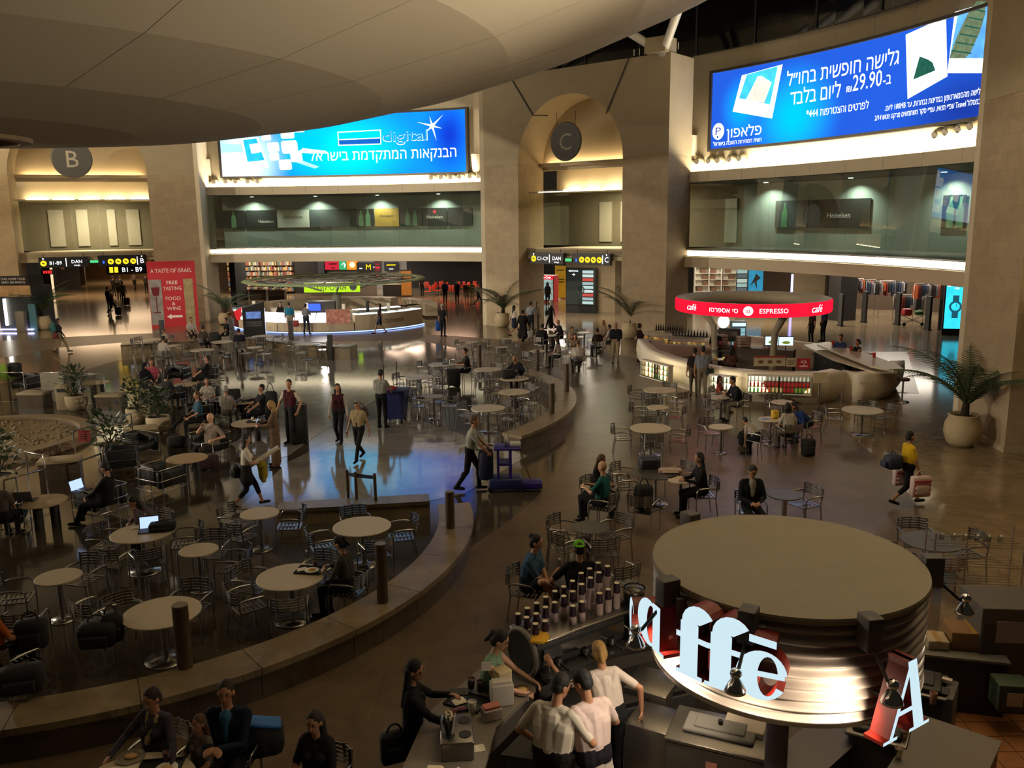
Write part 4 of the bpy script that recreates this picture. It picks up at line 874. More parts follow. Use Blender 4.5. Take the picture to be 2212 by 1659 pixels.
def person(loc, face, label, pose='stand', top='444444', bottom='202024', hair='brown', style='short', skin='tan', sleeve='short', legs='long', shoe='1a1614', H=1.72, fem=False,
           lean=0., side=0., hl=None, hr=None, fl_=None, fr=None, ph=None, yaw=0., pitch=0., det=0, vest=None, skirt=None, hat=None, group=None, arms=None, wide=1., belt=None, elbow=None, extra=None, face_=False, seat=.46, stripe=None):
    """one figure; local +y is forward, metres for a 1.75 m body, scaled to H; face: bearing in degrees"""
    k = H / 1.75; B = Body(); sk = SKIN[skin]; tm = cloth(top); bm_ = cloth(bottom); sm = cloth(shoe); vm = cloth(vest) if vest else tm
    sit = pose == 'sit'
    if ph is None: ph = (seat / k + .09) if sit else (.93 if pose == 'stand' else .9)
    if fl_ is None: fl_ = {'sit': (-.1, .42, .08), 'stand': (-.1, .0, .08), 'walk': (-.07, .33, .1)}[pose]
    if fr is None: fr = {'sit': (.1, .4, .08), 'stand': (.1, .03, .08), 'walk': (.07, -.32, .16)}[pose]
    if hl is None: hl = {'sit': (-.12, .32, ph + .12), 'stand': (-.27, .04, .8), 'walk': (-.26, -.2, .84)}[pose]
    if hr is None: hr = {'sit': (.12, .32, ph + .12), 'stand': (.27, .04, .8), 'walk': (.26, .26, .86)}[pose]
    R = Matrix.Rotation(rad(-lean), 3, 'X') @ Matrix.Rotation(rad(side), 3, 'Y'); P0 = V((0, 0, ph))
    def T(x, y, z): return P0 + R @ V((x, y, z))          # torso frame, z up from the hips
    f = .9 if fem else 1.; sw = .17 * f * wide
    # hips, waist, chest
    for s in (-1, 1):
        hp, wa, ch, sh = T(s * .075, 0, .03), T(s * .06 * wide, .005, .2), T(s * .085 * f * wide, .0, .36), T(s * (sw - .03), -.01, .49)
        B.cap(hp, T(s * .07, 0, .12), .115 * (1.06 if fem else 1), .108 * wide, bm_)
        B.cap(T(s * .062 * wide, .005, .12), ch, .108 * wide, .115 * f * wide, vm); B.cap(ch, sh, .112 * f * wide, .068, vm)
        if fem: B.ell(T(s * .07, .09, .35), (.065, .055, .06), vm)
    B.cap(T(0, -.005, .05), T(0, 0, .2), .118, .108 * wide, bm_ if False else bm_); B.cap(T(0, -.005, .16), T(0, -.005, .42), .112 * wide, .112 * f * wide, vm)
    if belt: B.cap(T(-.075, .005, .11), T(.075, .005, .11), .118 * wide, .118 * wide, cloth(belt))
    if stripe: B.cap(T(0, .1, .26), T(0, .07, .5), .03, .062, cloth(stripe))
    B.cap(T(-sw * .5, -.01, .5), T(sw * .5, -.01, .5), .062, .062, vm)
    # neck and head
    nb = T(0, -.01, .53); HR = R @ Matrix.Rotation(rad(yaw), 3, 'Z') @ Matrix.Rotation(rad(pitch - 4 + lean * .5), 3, 'X'); hb = nb + R @ V((0, .012, .09))
    def Hd(x, y, z): return hb + HR @ V((x, y, z))
    B.cap(nb - R @ V((0, 0, .04)), Hd(0, 0, .03), .056 * (.88 if fem else 1), .05, sk)
    B.ell(Hd(0, .0, .125), (.074, .092, .1), sk, HR); B.ell(Hd(0, .03, .06), (.052, .06, .062), sk, HR); B.ell(Hd(0, .055, .022), (.028, .028, .022), sk, HR)
    B.cap(Hd(0, .086, .115), Hd(0, .098, .082), .01, .014, sk)
    for s in (-1, 1): B.ell(Hd(s * .077, -.005, .095), (.012, .022, .032), sk, HR)
    # arms
    for s, ht in ((-1, hl), (1, hr)):
        sh = T(s * sw, -.01, .475); pole = (elbow[0 if s < 0 else 1] if elbow else (s * .8, -.6, -.6)); el, wr = ik(sh, ht, .29, .26, pole)
        um = sk if sleeve == 'none' else tm; fm = tm if sleeve == 'long' else sk
        mid = el.lerp(sh, .25); B.cap(sh, mid, .062 * f if um is tm else .054 * f, .052 * f if um is tm else .043 * f, um); B.cap(mid, el, .044 * f if um is sk or sleeve == 'short' else .05, .04 * f, um if sleeve == 'long' else sk)
        B.cap(el, wr, .043 if fm is tm else .04 * f, .036 if fm is tm else .028 * f, fm)
        d = (wr - el).normalized(); pn = V((-s * .5, .2, -.6)); pn = (pn - d * pn.dot(d)).normalized(); sd = d.cross(pn) * s
        B.ell(wr + d * .05, (.04, .05, .018), sk, Matrix((sd, d, pn)).transposed())
        fr_ = .0095 if det > 1 else .012
        for i, L in enumerate((.07, .078, .072, .058)):
            o = wr + d * .085 + sd * ((i - 1.5) * .021); m1 = o + (d * .8 + pn * .5).normalized() * L * .55; m2 = m1 + (d * .4 + pn * .9).normalized() * L * .5
            B.cap(o, m1, fr_, fr_, sk); B.cap(m1, m2, fr_, fr_ * .85, sk)
        o = wr + d * .03 - sd * .035; B.cap(o, o + (d * .7 - sd * .6 + pn * .4).normalized() * .055, fr_ * 1.15, fr_, sk)
    # legs
    for s, ft in ((-1, fl_), (1, fr)):
        hp = V((s * .085, 0, ph)); kn, an = ik(hp, ft, .43, .425, (s * .1, 1, .25)); lm = bm_; l2 = bm_ if legs == 'long' else sk
        if legs == 'short': md = hp.lerp(kn, .75); B.cap(hp, md, .098, .085, bm_); B.cap(md, kn, .06, .052, sk)
        else: B.cap(hp, kn, .096, .066, bm_)
        if legs == 'capri': md = kn.lerp(an, .45); B.cap(kn, md, .066, .058, bm_); B.cap(md, an, .046, .036, sk)
        else: B.cap(kn, an, .062 if l2 is bm_ else .054, .05 if l2 is bm_ else .036, l2); B.ell(kn.lerp(an, .3) + V((0, -.012, 0)), (.05, .055, .1), l2)
        up_ = ft[2] > .12; td = V((s * .15, 1, -.55 if up_ else -.12)).normalized(); he = an + V((0, -.04, -.03)); B.cap(he, an + td * .16 + V((0, 0, -.02)), .042, .036, sm)
    if skirt:
        zc, r1, mh = skirt; sk_m = cloth(mh)
        if sit: B.cap(T(-.07, .05, .02), V((-.09, .4, ph)), .13, .1, sk_m); B.cap(T(.07, .05, .02), V((.09, .4, ph)), .13, .1, sk_m)
        else:
            for s in (-1, 0, 1): B.cap(T(s * .06, 0, .08), V((s * r1 * .5, 0, zc + .08)), .11, r1 * .62, sk_m)
    if extra: extra(B, T, Hd, HR)
    NP[0] += 1; vox = {0: .026, 1: .016, 2: .009}[det]
    o = B.build('person', None, vox, 2 if det else 1); o.location = loc; o.rotation_euler = (0, 0, rad(face) - PI / 2); o.scale = (k,) * 3
    tag(o, label, 'person', group)
    # hair
    hm = HAIR[hair] if hair in HAIR else None
    if hm and style != 'bald':
        G = Body(); G.ell(Hd(0, -.018, .145), (.083, .096, .096), hm, HR)
        if style != 'short' or fem: G.ell(Hd(0, -.05, .09), (.082, .07, .09), hm, HR)
        else: G.ell(Hd(0, -.045, .1), (.078, .062, .075), hm, HR)
        if style in ('long', 'bob'):
            L = .3 if style == 'long' else .1
            for s in (-1, 0, 1): G.cap(Hd(s * .06, -.04, .1), Hd(s * .075, -.06, .0) + V((0, -.01, -L)), .045, .04, hm)
        if style == 'tail': G.cap(Hd(0, -.11, .15), Hd(0, -.15, .02), .035, .025, hm); G.cap(Hd(0, -.09, .15), Hd(0, -.12, .15), .03, .035, hm)
        if style == 'bun': G.ell(Hd(0, -.1, .19), (.045, .045, .045), hm, HR); G.cap(Hd(0, -.07, .17), Hd(0, -.1, .19), .03, .03, hm)
        G.build('hair', o, .02 if det < 2 else .009, 1)
    if hat:
        hm2, kind = cloth(hat[0]), hat[1]; G = Body()
        if kind == 'scarf':
            G.ell(Hd(0, -.012, .13), (.098, .108, .118), hm2, HR); G.cap(Hd(0, -.03, .02), T(0, -.02, .42), .09, .13, hm2)
        else:
            G.ell(Hd(0, -.005, .165), (.088, .1, .08), hm2, HR); s = 1 if kind == 'cap' else -1
            G.ell(Hd(0, s * .11, .165), (.07, .08, .012), cloth(hat[2]) if len(hat) > 2 else hm2, HR)
            if kind == 'sun': G.ell(Hd(0, 0, .15), (.15, .16, .012), hm2, HR)
        G.build('headscarf' if kind == 'scarf' else 'hat', o, .014 if det < 2 else .009, 1)
    if face_ or det > 1:
        for s in (-1, 1): b = MB(); b.ell(Hd(s * .03, .077, .12), (.013, .009, .009), 8, 6); b.build('eye', mat('eye_dark', '1c1410', .3), o)
        b = MB(); b.ell(Hd(0, .088, .048), (.024, .008, .007), 8, 6); b.build('mouth', mat('lips', '7a4438', .5), o)
        for s in (-1, 1): b = MB(); b.ell(Hd(s * .032, .08, .142), (.02, .008, .005), 8, 6); b.build('eyebrow', hm or M_black, o)
    return o
# ================================================================ benches, fountain, terraces
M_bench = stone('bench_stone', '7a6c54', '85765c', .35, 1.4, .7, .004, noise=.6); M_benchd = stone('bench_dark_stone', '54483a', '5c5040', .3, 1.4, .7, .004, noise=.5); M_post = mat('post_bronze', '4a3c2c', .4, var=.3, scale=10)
def bench(c, r0, r1, a0, a1, label, z=.45):
    c = V((*c, 0)); q = lambda r, a: c + V((r * math.cos(rad(a)), r * math.sin(rad(a)), 0)); p = q((r0 + r1) / 2, (a0 + a1) / 2)
    t = thing('stone_bench', label, 'bench', p); nseg = max(1, round((a1 - a0) * r1 / 57.3 / 1.5)); da = (a1 - a0) / nseg
    for i in range(nseg):
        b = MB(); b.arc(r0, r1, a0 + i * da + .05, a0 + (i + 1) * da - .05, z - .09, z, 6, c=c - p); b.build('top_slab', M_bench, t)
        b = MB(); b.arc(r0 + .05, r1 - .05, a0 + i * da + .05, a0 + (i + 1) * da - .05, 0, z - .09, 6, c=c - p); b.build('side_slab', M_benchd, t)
    return t
def brg(c, px, py, z=.45): q = at(px, py, z); return math.degrees(math.atan2(q.y - c[1], q.x - c[0]))
NB, MB_ = (-7.55, 15.43), (-7.0, 27.6)
bench(NB, 6.12, 6.78, -125, brg(NB, 1008, 1085), 'long curved stone bench bordering the kerbside terrace')
bench(MB_, 8.45, 9.1, brg(MB_, 1130, 943), brg(MB_, 1190, 790), 'curved stone bench around the busy middle terrace')
def straight(pts, label, z=.42, wd=.5):
    a, b_ = at(*pts[0]), at(*pts[1]); d = b_ - a; c = (a + b_) / 2; t = thing('stone_bench', label, 'bench', c, math.atan2(d.y, d.x)); n = max(1, round(d.length / 1.5)); L = d.length / n
    for i in range(n):
        x = -d.length / 2 + L * (i + .5); q = MB(); q.box((x, wd / 2, z - .04), (L - .01, wd, .08)); q.build('top_slab', M_bench, t); q = MB(); q.box((x, wd / 2, (z - .08) / 2), (L - .01, wd - .06, z - .08)); q.build('side_slab', M_bench, t)
straight([(600, 1138), (930, 1118)], 'straight stone bench behind the belt-barrier posts', .36)
straight([(262, 768), (430, 758)], 'dark stone bench end near the red tasting banner', .5, .9); straight([(520, 752), (720, 773)], 'low stone bench in front of the glowing kiosk', .5, .6); straight([(720, 778), (756, 779)], 'short stone bench end below the square post', .62, .9)
def post(px, py, h, label, r=.085, z=.0, grp=None, m=M_post, sq=False):
    p = at(px, py, z); t = thing('bollard', label, 'bollard', p, 0, grp)
    b = MB(); b.cyl((0, 0, 0), (0, 0, h), r, n=16) if not sq else b.box((0, 0, h / 2), (2 * r, 2 * r, h)); b.build('shaft', m, t)
    b = MB(); b.cyl((0, 0, h), (0, 0, h + .015), r * .96, n=16); b.build('cap', mat('post_cap', '7a7262', .4), t)
post(973, 1140, .7, 'bronze bollard on the bench near the cleaner pushing the cart', z=.45); post(827, 1300, .92, 'bronze bollard on the bench beside the woman in grey', z=.45); post(400, 1440, .85, 'bronze bollard on the bench by the big bare table', z=.45, r=.1)
post(1036, 793, .95, 'bronze bollard behind the table with the laptop'); post(1161, 812, 1.05, 'bronze bollard behind the man in the dark jacket'); post(1224, 846, .95, 'bronze bollard on the open curve of the middle bench', z=.45); post(1192, 893, .9, 'bronze bollard in the shade of the middle bench', z=.45)
for x, y, lb in ((352, 738, 'dark square post beside the red tasting banner'), (503, 735, 'dark square post beside the dark kiosk stand'), (630, 740, 'dark square post in front of the man in turquoise'), (715, 778, 'dark square post at the short bench end')): post(x, y, 1.15, lb, .1, 0, None, M_dgrey, True)
# belt barrier
bp = [at(754, 1108), at(772, 1113), at(813, 1117)]
t = thing('belt_barrier', 'three metal posts joined by blue belts beside the straight bench', 'barrier', bp[1])
for q in bp:
    b = MB(); o = q - bp[1]; b.cyl(o, o + V((0, 0, .95)), .035, n=12); b.build('post', M_post, t); b = MB(); b.cyl(o, o + V((0, 0, .025)), .13, n=16); b.build('base', M_dgrey, t)
for i, j in ((0, 1), (1, 2), (0, 2)):
    a, c = bp[i] - bp[1], bp[j] - bp[1]; b = MB(); b.add([a + V((0, 0, .9)), c + V((0, 0, .9)), c + V((0, 0, .83)), a + V((0, 0, .83))], [(0, 1, 2, 3)]); b.build('belt', mat('belt_blue', '1c2440', .6), t)
# ---- fountain
PC = V((-15.1, 23.7, 0)); fp_ = thing('fountain_pool', 'round shallow fountain pool with rippled dark water and stone rim', 'fountain', PC)
b = MB(); b.lathe([(2.5, .0), (2.5, .22), (2.85, .22), (2.95, .0)], 64, split=True); b.build('rim', mat('pool_rim', '7a6544', .5, var=.25, scale=6), fp_)
b = MB(); b.lathe([(0, .14), (2.5, .14)], 64); b.build('water', mat('pool_water', '4a3c26', .18, var=.6, scale=5, bump=1.), fp_)
b = MB()
_r = random.Random(5)
for k in range(260):
    a, r = _r.random() * 2 * PI, 2.4 * _r.random() ** .5; b.ell((r * math.cos(a), r * math.sin(a), .13), (.07, .06, .035), 6, 4)
pb = b.build('pebbles', mat('pebble', '6a5638', .5, var=.4, scale=8), fp_); pb['kind'] = 'stuff'
b = MB(); b.prism([PC + V((7.2 * math.cos(i * PI / 24), 7.2 * math.sin(i * PI / 24), 0)) for i in range(48)], 0, .008); b.build('floor_inlay', stone('floor_fountain_stone', '3e3428', '443a2d', .14, .8, .8, .004), floor)
M_blkst = mat('block_stone', '9a8a6a', .6, var=.15, scale=5); M_acr = glass('acrylic', (.8, .8, .74), .1)
def block(px, py, label, d=(.75, .5, .5), rz=0.):
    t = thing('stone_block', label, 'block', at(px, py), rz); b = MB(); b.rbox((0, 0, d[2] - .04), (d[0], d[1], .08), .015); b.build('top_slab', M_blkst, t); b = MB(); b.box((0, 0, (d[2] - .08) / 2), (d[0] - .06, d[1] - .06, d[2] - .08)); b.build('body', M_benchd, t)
block(78, 880, 'stone block beside the white screen panel', (.95, .6, .55), -.1); block(243, 885, 'stone block beside the glass panel and pale bin', (.9, .55, .55)); block(134, 1032, 'stone block by the chrome handrail near the pool', (.95, .55, .5), .3); block(306, 955, 'stone block between two leafy planters', (.9, .5, .45), .4)
def panel(px, py, label, w_=.75, h=.95, rz=0., m=None):
    t = thing('screen_panel', label, 'panel', at(px, py), rz); b = MB(); b.box((0, 0, h / 2 + .03), (w_, .02, h)); b.build('sheet', m or M_acr, t)
    b = MB(); b.tube([(-w_ / 2, 0, 0), (-w_ / 2, 0, h + .05), (w_ / 2, 0, h + .05), (w_ / 2, 0, 0)], .015, 6); b.build('frame', M_chrome, t)
panel(117, 868, 'white screen panel standing beside the pool plaza', .8, 1.0, 0, mat('panel_white', '8f8874', .6)); panel(205, 872, 'clear screen panel next to the potted shrub', .8, 1.0); panel(20, 868, 'clear screen panel below the green chair', 1.2, 1.0)
def rail(pts, label, h=.9):
    P = [at(*q) for q in pts]; t = thing('handrail', label, 'handrail', P[0]); b = MB(); b.tube([q - P[0] + V((0, 0, h)) for q in P], .022, 8); b.build('rail', M_chrome, t)
    for q in P: b = MB(); b.cyl(q - P[0], q - P[0] + V((0, 0, h)), .018, n=8); b.build('post', M_chrome, t)
    return t
rail([(166, 1010), (212, 995), (290, 965)], 'chrome handrail with a small red notice at the pool', .95)
t = thing('notice', 'small red notice board on the chrome pool handrail', 'notice', at(191, 1003) + V((0, -.05, .62))); b = MB(); b.box((0, 0, .15), (.3, .015, .3)); b.build('board', mat('notice_red', '8a2622', .5), t); b = MB(); [b.box((0, -.01, .08 + k * .06), (.2, .004, .02)) for k in range(3)]; b.build('print', mat('notice_print', '2a1010', .5), t)
rail([(40, 1080), (104, 1062), (98, 1030), (60, 1022)], 'looped chrome handrail beside the stone block', .55); rail([(175, 1040), (222, 1022), (212, 990)], 'low chrome handrail by the leafy planter', .5)
t = thing('waste_bin', 'pale square waste bin beside the potted shrub', 'bin', at(142, 884)); b = MB(); b.rbox((0, 0, .42), (.42, .36, .84), .02); b.build('body', M_blkst, t); b = MB(); b.box((0, -.185, .68), (.26, .02, .12)); b.build('slot', M_black, t)
bush(167, 885, 'leafy green shrub in a stone pot near the pale bin', .55, 1.35, seed=2); bush(300, 915, 'broad leafy shrub in a pot beside the lounge armchairs', .6, 1.3, seed=3); bush(345, 935, 'dark leafy shrub in a clay pot behind the sitting man', .5, 1.2, seed=4); bush(240, 1000, 'bushy dark shrub in a pot by the pool handrail', .62, 1.25, seed=5); bush(2, 1070, 'tall grassy shrub at the pool edge with a reddish flower', .6, 1.35, seed=6)
palm(95, 712, 'potted palm beside the dark photo booth', 1.35, seed=3); palm(488, 702, 'slim potted palm next to the watch light box', 1.25, 8, seed=4); palm(1086, 706, 'potted palm in front of the arch pier by walking women', 1.35, seed=5); palm(1362, 730, 'dark potted palm between the arch pier and the white cafe', 1.35, 10, seed=6); palm(2077, 962, 'tall potted palm in a round stone pot beside broad pier', 1.42, 17, seed=7)
# ================================================================ tables and chairs
CHL = 'slatted aluminium armchair at the '
def cluster(px, py, R, desc, chairs, top=M_top, dist=None, pre='round beige-topped table, ', lab=None):
    """a table and the chairs round it; chairs: list of (angle, extra distance, extra turn)"""
    t = table(px, py, R, (lab or ('round table ' + desc)), top); g = 'chairs at the table ' + desc
    for c in chairs:
        a, e, tw = (c if isinstance(c, tuple) else (c, 0, 0)); p = seat_at(t, a, (dist or R + .18) + e); chair(p, a + 180 + tw, CHL + 'table ' + desc, g if len(chairs) > 1 else None)
    return t
tA = cluster(126, 1245, .34, 'beside the backpack-laden chairs', [75, (195, .1, 0)]); tB = cluster(429, 1187, .32, 'with one thin column mid-terrace', [85, (-12, .1, 10)]); tC = cluster(350, 1322, .53, 'next to the chair piled with black bags', [(158, 0, -20), 80])
tD = cluster(307, 1150, .53, 'of the person bent over a tablet', [172, -105, (-62, .1, 10), 12]); tE = cluster(561, 1108, .36, 'below the woman carrying a yellow jacket', [160, 5, -115, (125, .1, 0)]); tF = cluster(782, 1136, .52, 'behind the woman in grey', [110, 15, 205, -62]); tG = cluster(628, 1245, .52, 'with the black tray, cup and plate', [65, 218, -78, 160])
t1 = cluster(1054, 881, .5, 'by the man pushing the cleaning cart', [150, -120, 60, -20]); t2 = cluster(1111, 846, .5, 'at the end of the curved bench', [160, -45, 60, -140]); t3 = cluster(1111, 817, .5, 'with the open black bag and bottle', [190, -25]); t4 = cluster(1052, 798, .5, 'of the middle terrace with no one seated', [-110, -60, 70]); t5 = cluster(954, 787, .5, 'with the open laptop', [165, -100, 95]); t6 = cluster(905, 814, .5, 'near the cleaner with the blue bin cart', [160, -30, -95, 60]); t7 = cluster(937, 856, .3, 'small and white near the crossing floor', [75, -10, 185]); t8 = cluster(858, 839, .3, 'right behind the blue bin cart', [20, -45])
t9 = cluster(1020, 739, .3, 'standing alone before the arch', [170, 15, -70]); t10 = cluster(1083, 750, .3, 'small with two empty chairs', [170, 20, -90]); t11 = cluster(1098, 732, .3, 'small behind the empty pair', [-100]); t12 = cluster(1162, 758, .34, 'of the woman in white with dark coat', [-130]); t13 = cluster(1181, 725, .42, 'crowded in front of the arch', [-100]); t14 = cluster(1233, 768, .3, 'of the man in a white shirt seen from behind', []); t15 = cluster(1283, 734, .34, 'beside the standing man in a jacket', [-70]); t16 = cluster(1262, 718, .34, 'deepest under the arch', [100])
u1 = cluster(436, 756, .5, 'in the open on the far terrace', [-120, -60, 20]); u2 = cluster(332, 733, .52, 'behind the man in white', [200, 160]); u3 = cluster(374, 746, .3, 'small beside the man in white', [-20]); u4 = cluster(480, 738, .5, 'shared by the far group', [-60]); u5 = cluster(567, 726, .5, 'lit blue by the glowing kiosk', [10, -80]); u6 = cluster(550, 750, .32, 'small behind the reflecting floor', [-20, 160]); u7 = cluster(661, 743, .5, 'in front of the woman at the kiosk', [160, 10, -95])
v1 = cluster(1425, 842, .52, 'with stacked-close chairs near the white cafe', [165, -120, -50, 60]); v2 = cluster(1421, 879, .31, 'small between two larger ones', [170, -140, -15, 90]); v3 = cluster(1405, 924, .53, 'in front of the suitcase table', [175, -15, 80, -95]); v4 = cluster(1558, 921, .31, 'small, pinkish, with one chair behind', [110]); v5 = cluster(1558, 857, .3, 'of the child in red', [-150]); v6 = cluster(1691, 868, .33, 'empty behind the bent-over group', [95]); v7 = cluster(1416, 1020, .52, 'with the dark suitcase on top', [150, 190, 30, -60], M_top2); v8 = cluster(1276, 1138, .33, 'small, dark, by the shopping bag', [150, -150, 30, -75], M_top2); v9 = cluster(1695, 1068, .34, 'dark beside the man in a suit', [25, 200], M_top2); v10 = cluster(1470, 1036, .26, 'small with litter by the woman in black', []); v11 = cluster(1665, 905, .32, 'with the yellow bag', []); v12 = cluster(1863, 885, .55, 'large and bare beside the bar', [165, 15, 60]); v13 = cluster(2013, 1168, .48, 'dark behind the coffee kiosk', [85, 10, 190, -100], M_top2); v14 = cluster(1245, 1252, .38, 'of the man in the green cap', [-20], M_top2)
chair(at(1335, 1310, 0), 120, 'empty slatted aluminium chair pushed aside near the cup stacks'); chair(at(62, 1420), 100, 'aluminium chair with a black backpack hung on its back', None); chair(at(45, 1500), 60, 'aluminium chair under a dark draped coat', None); chair(at(215, 1395), 60, 'aluminium chair piled with black bags')
# lounge
def ltable(px, py, R, label): return table(px, py, R, label, mat('lounge_top', '9a8460', .5, var=.08, scale=6), None, .55, 'legs')
l1 = ltable(91, 1082, .48, 'low round wooden lounge table beside the glowing laptop'); l2 = ltable(404, 989, .48, 'low round lounge table between black armchairs'); l3 = ltable(539, 913, .5, 'low round lounge table with a tray and white cup'); l4 = ltable(402, 830, .46, 'low round lounge table before the person in pink'); l5 = ltable(533, 865, .5, 'low round lounge table behind the man in black'); l6 = ltable(207, 826, .46, 'low round lounge table near the potted shrub')
for x, y, f, lb in ((60, 848, 250, 'beside the green chair'), (220, 1110, 150, 'under the man with a blue-lit laptop'), (352, 1062, 60, 'turned towards the lounge table'), (266, 1018, 20, 'against the bushy planter'), (300, 990, 330, 'wedged behind another by the planter'), (455, 985, 235, 'holding the man in a beige shirt'), (491, 905, 85, 'holding the white-haired man'), (365, 872, 70, 'below the group with a pink top'), (386, 828, 265, 'empty and facing the low table'), (452, 826, 190, 'with a man leaning back at its side'), (432, 915, 205, 'of the person in a blue top'), (556, 905, 230, 'of the man in black'), (12, 1145, 110, 'beside the laptop table'), (447, 873, 300, 'of the woman in white'), (325, 838, 300, 'of the hooded person')):
    armchair(at(x, y), f, 'black leather armchair with chrome tube frame ' + lb)
t = thing('side_chair', 'green upholstered chair with thin metal legs', 'chair', at(22, 858), -.3); b = MB(); b.rbox((0, 0, .72), (.46, .46, .06), .02); b.build('seat', mat('green_cloth', '6a8a20', .8), t); b = MB(); b.rbox((0, -.2, 1.0), (.44, .05, .5), .02); b.build('backrest', mat('green_cloth', '6a8a20', .8), t)
for x in (-1, 1):
    for y in (-1, 1): b = MB(); b.cyl((x * .21, y * .21, 0), (x * .21, y * .21, .7), .013, n=6); b.build('leg', M_black, t)
bag('jacket_bundle', 'black jacket slung over the green chair', at(36, 858) + V((0, .1, .75)), 0, (.45, .3, .5), M_seatblk, 'jacket', False)
# things lying about
def on(t, dx, dy, h=.73): return tpos(t) + V((dx, dy, h))
laptop('laptop with a bright screen on the low wooden table', on(l1, -.34, .05, .55), PI + .1); laptop('small blue-lit laptop on the lap of a lounging man', at(177, 1060, .62), 1.2)
laptop('open dark laptop on the middle terrace table', on(t5, .15, .1), -1.3, False)
laptop('tablet glowing faintly before the bent person', on(tD, .1, .05), .3)
bag('black_bag', 'black bag lying on the table of the bent person', on(tD, .32, .12), .2, (.45, .25, .14), M_seatblk); waterbottle('clear water bottle on the table of the bent person', on(tD, -.05, .3)); napkin('pale napkin next to the clear water bottle', on(tD, -.2, .25), .3, (.2, .15))
tray('black tray with cup and plate on beige table', on(tG, .25, .2), -.15); cup('purple paper cup on the black tray', on(tG, .32, .28, .755), mat('purple', '33182c', .5), .042, .11); plate('white plate with leftovers on the black tray', on(tG, .3, .13, .755)); napkin('crumpled white napkin on the black tray', on(tG, .13, .2, .755), .4)
waterbottle('clear bottle standing behind the black tray', on(tG, .15, .45))
tray('dark tray on the low lounge table', on(l3, .12, .1, .55), .1); cup('white cup on the dark lounge tray', on(l3, .05, .15, .577), mat('cup_white', 'c8c4b8', .5)); plate('white plate on the dark lounge tray', on(l3, .2, .08, .577))
bag('open_black_bag', 'open black bag on the middle terrace table', on(t3, -.2, .0), .2, (.5, .28, .3), M_seatblk); waterbottle('water bottle beside the open black bag', on(t3, .1, .0))
suitcase('dark_suitcase', 'dark blue suitcase lying on the grey table top', on(v7, -.12, .12), .1, (.44, .34, .26), mat('navy_case', '22242e', .5)); bag('pale_bundle', 'crumpled pale pink plastic bag on the grey table', on(v7, .3, -.05), -.1, (.5, .2, .1), mat('pale_plastic', 'b09a8c', .5), 'bag', False)
bag('yellow_bag', 'small yellow paper bag on the table among children', on(v11, .12, .05), .2, (.2, .15, .24), mat('yellow_paper', 'c09a20', .6), 'bag', False); napkin('pale blue napkin beside the yellow bag', on(v11, -.15, .0), .5, (.25, .2), mat('blue_paper', '7a90b8', .7))
bag('black_backpack', 'black backpack standing under the table of the girl in white', at(1745, 985), .1, (.34, .22, .46), M_seatblk, 'backpack', True, True); bag('dark_backpack', 'dark backpack on the floor beside the bent child', at(1610, 962), .3, (.36, .26, .4), M_seatblk, 'backpack', True, True)
bag('black_backpack', 'black backpack sitting on a chair below the suitcase table', at(1390, 1100, .46), .3, (.36, .24, .5), M_seatblk, 'backpack', True, True)
chair(V((at(1390, 1100, .46).x, at(1390, 1100, .46).y, 0)), 60, 'aluminium chair with a black backpack on its seat')
bag('black_bag', 'big black bag heaped on the chair of the big beige table', at(215, 1395, .46), .1, (.5, .34, .36), M_seatblk, 'bag', True); bag('black_bag', 'second black bag squeezed against the heaped one', at(245, 1385, .46), .4, (.3, .28, .42), M_seatblk, 'bag', True)
bag('black_backpack', 'black backpack hanging on an aluminium chair back', at(72, 1400, .5), .2, (.4, .25, .42), M_seatblk, 'backpack', True, True); bag('dark_coat', 'dark coat draped over an aluminium chair', at(50, 1495, .5), .3, (.5, .3, .35), mat('coat_dark', '1c1a1a', .9), 'coat', False)
suitcase('black_suitcase', 'black suitcase standing beside the open laptop table', at(980, 835), .2, (.5, .32, .62), M_seatblk); suitcase('maroon_bag', 'dark maroon bag under the lounge table', at(452, 1015), .3, (.5, .32, .3), mat('maroon', '2e1218', .8))
bag('black_bag', 'black bag beside the white-haired man', at(505, 870, .45), .2, (.45, .2, .45), M_seatblk, 'bag', False); bag('trolley_backpack', 'black backpack with raised handle beside the man in black', at(588, 910), .1, (.4, .3, .95), M_seatblk, 'backpack'); bag('black_bag', 'black bag on the floor by the legs of the person in blue', at(382, 965), .1, (.5, .3, .3), M_seatblk, 'bag')
bag('paper_shopping_bag', 'tall white paper shopping bag beside the small dark table', at(1255, 1215), .2, (.36, .2, .5), mat('paper_bag', 'a89c86', .7), 'bag'); waterbottle('large clear bottle before the man in a green cap', on(v14, -.25, .1), .3); cup('orange drink by the man in a green cap', on(v14, .2, .05), mat('orange_drink', 'a05a20', .4), .04, .14)
t = thing('lectern_box', 'black upright case behind the man in a waistcoat', 'case', at(647, 955), .1); b = MB(); b.rbox((0, 0, .55), (.45, .5, 1.1), .02); b.build('body', M_seatblk, t); b = MB(); b.tube([(-.22, .2, 1.1), (-.22, -.2, 1.12), (.22, -.2, 1.12), (.22, .2, 1.1)], .015, 6); b.build('rail', M_chrome, t)
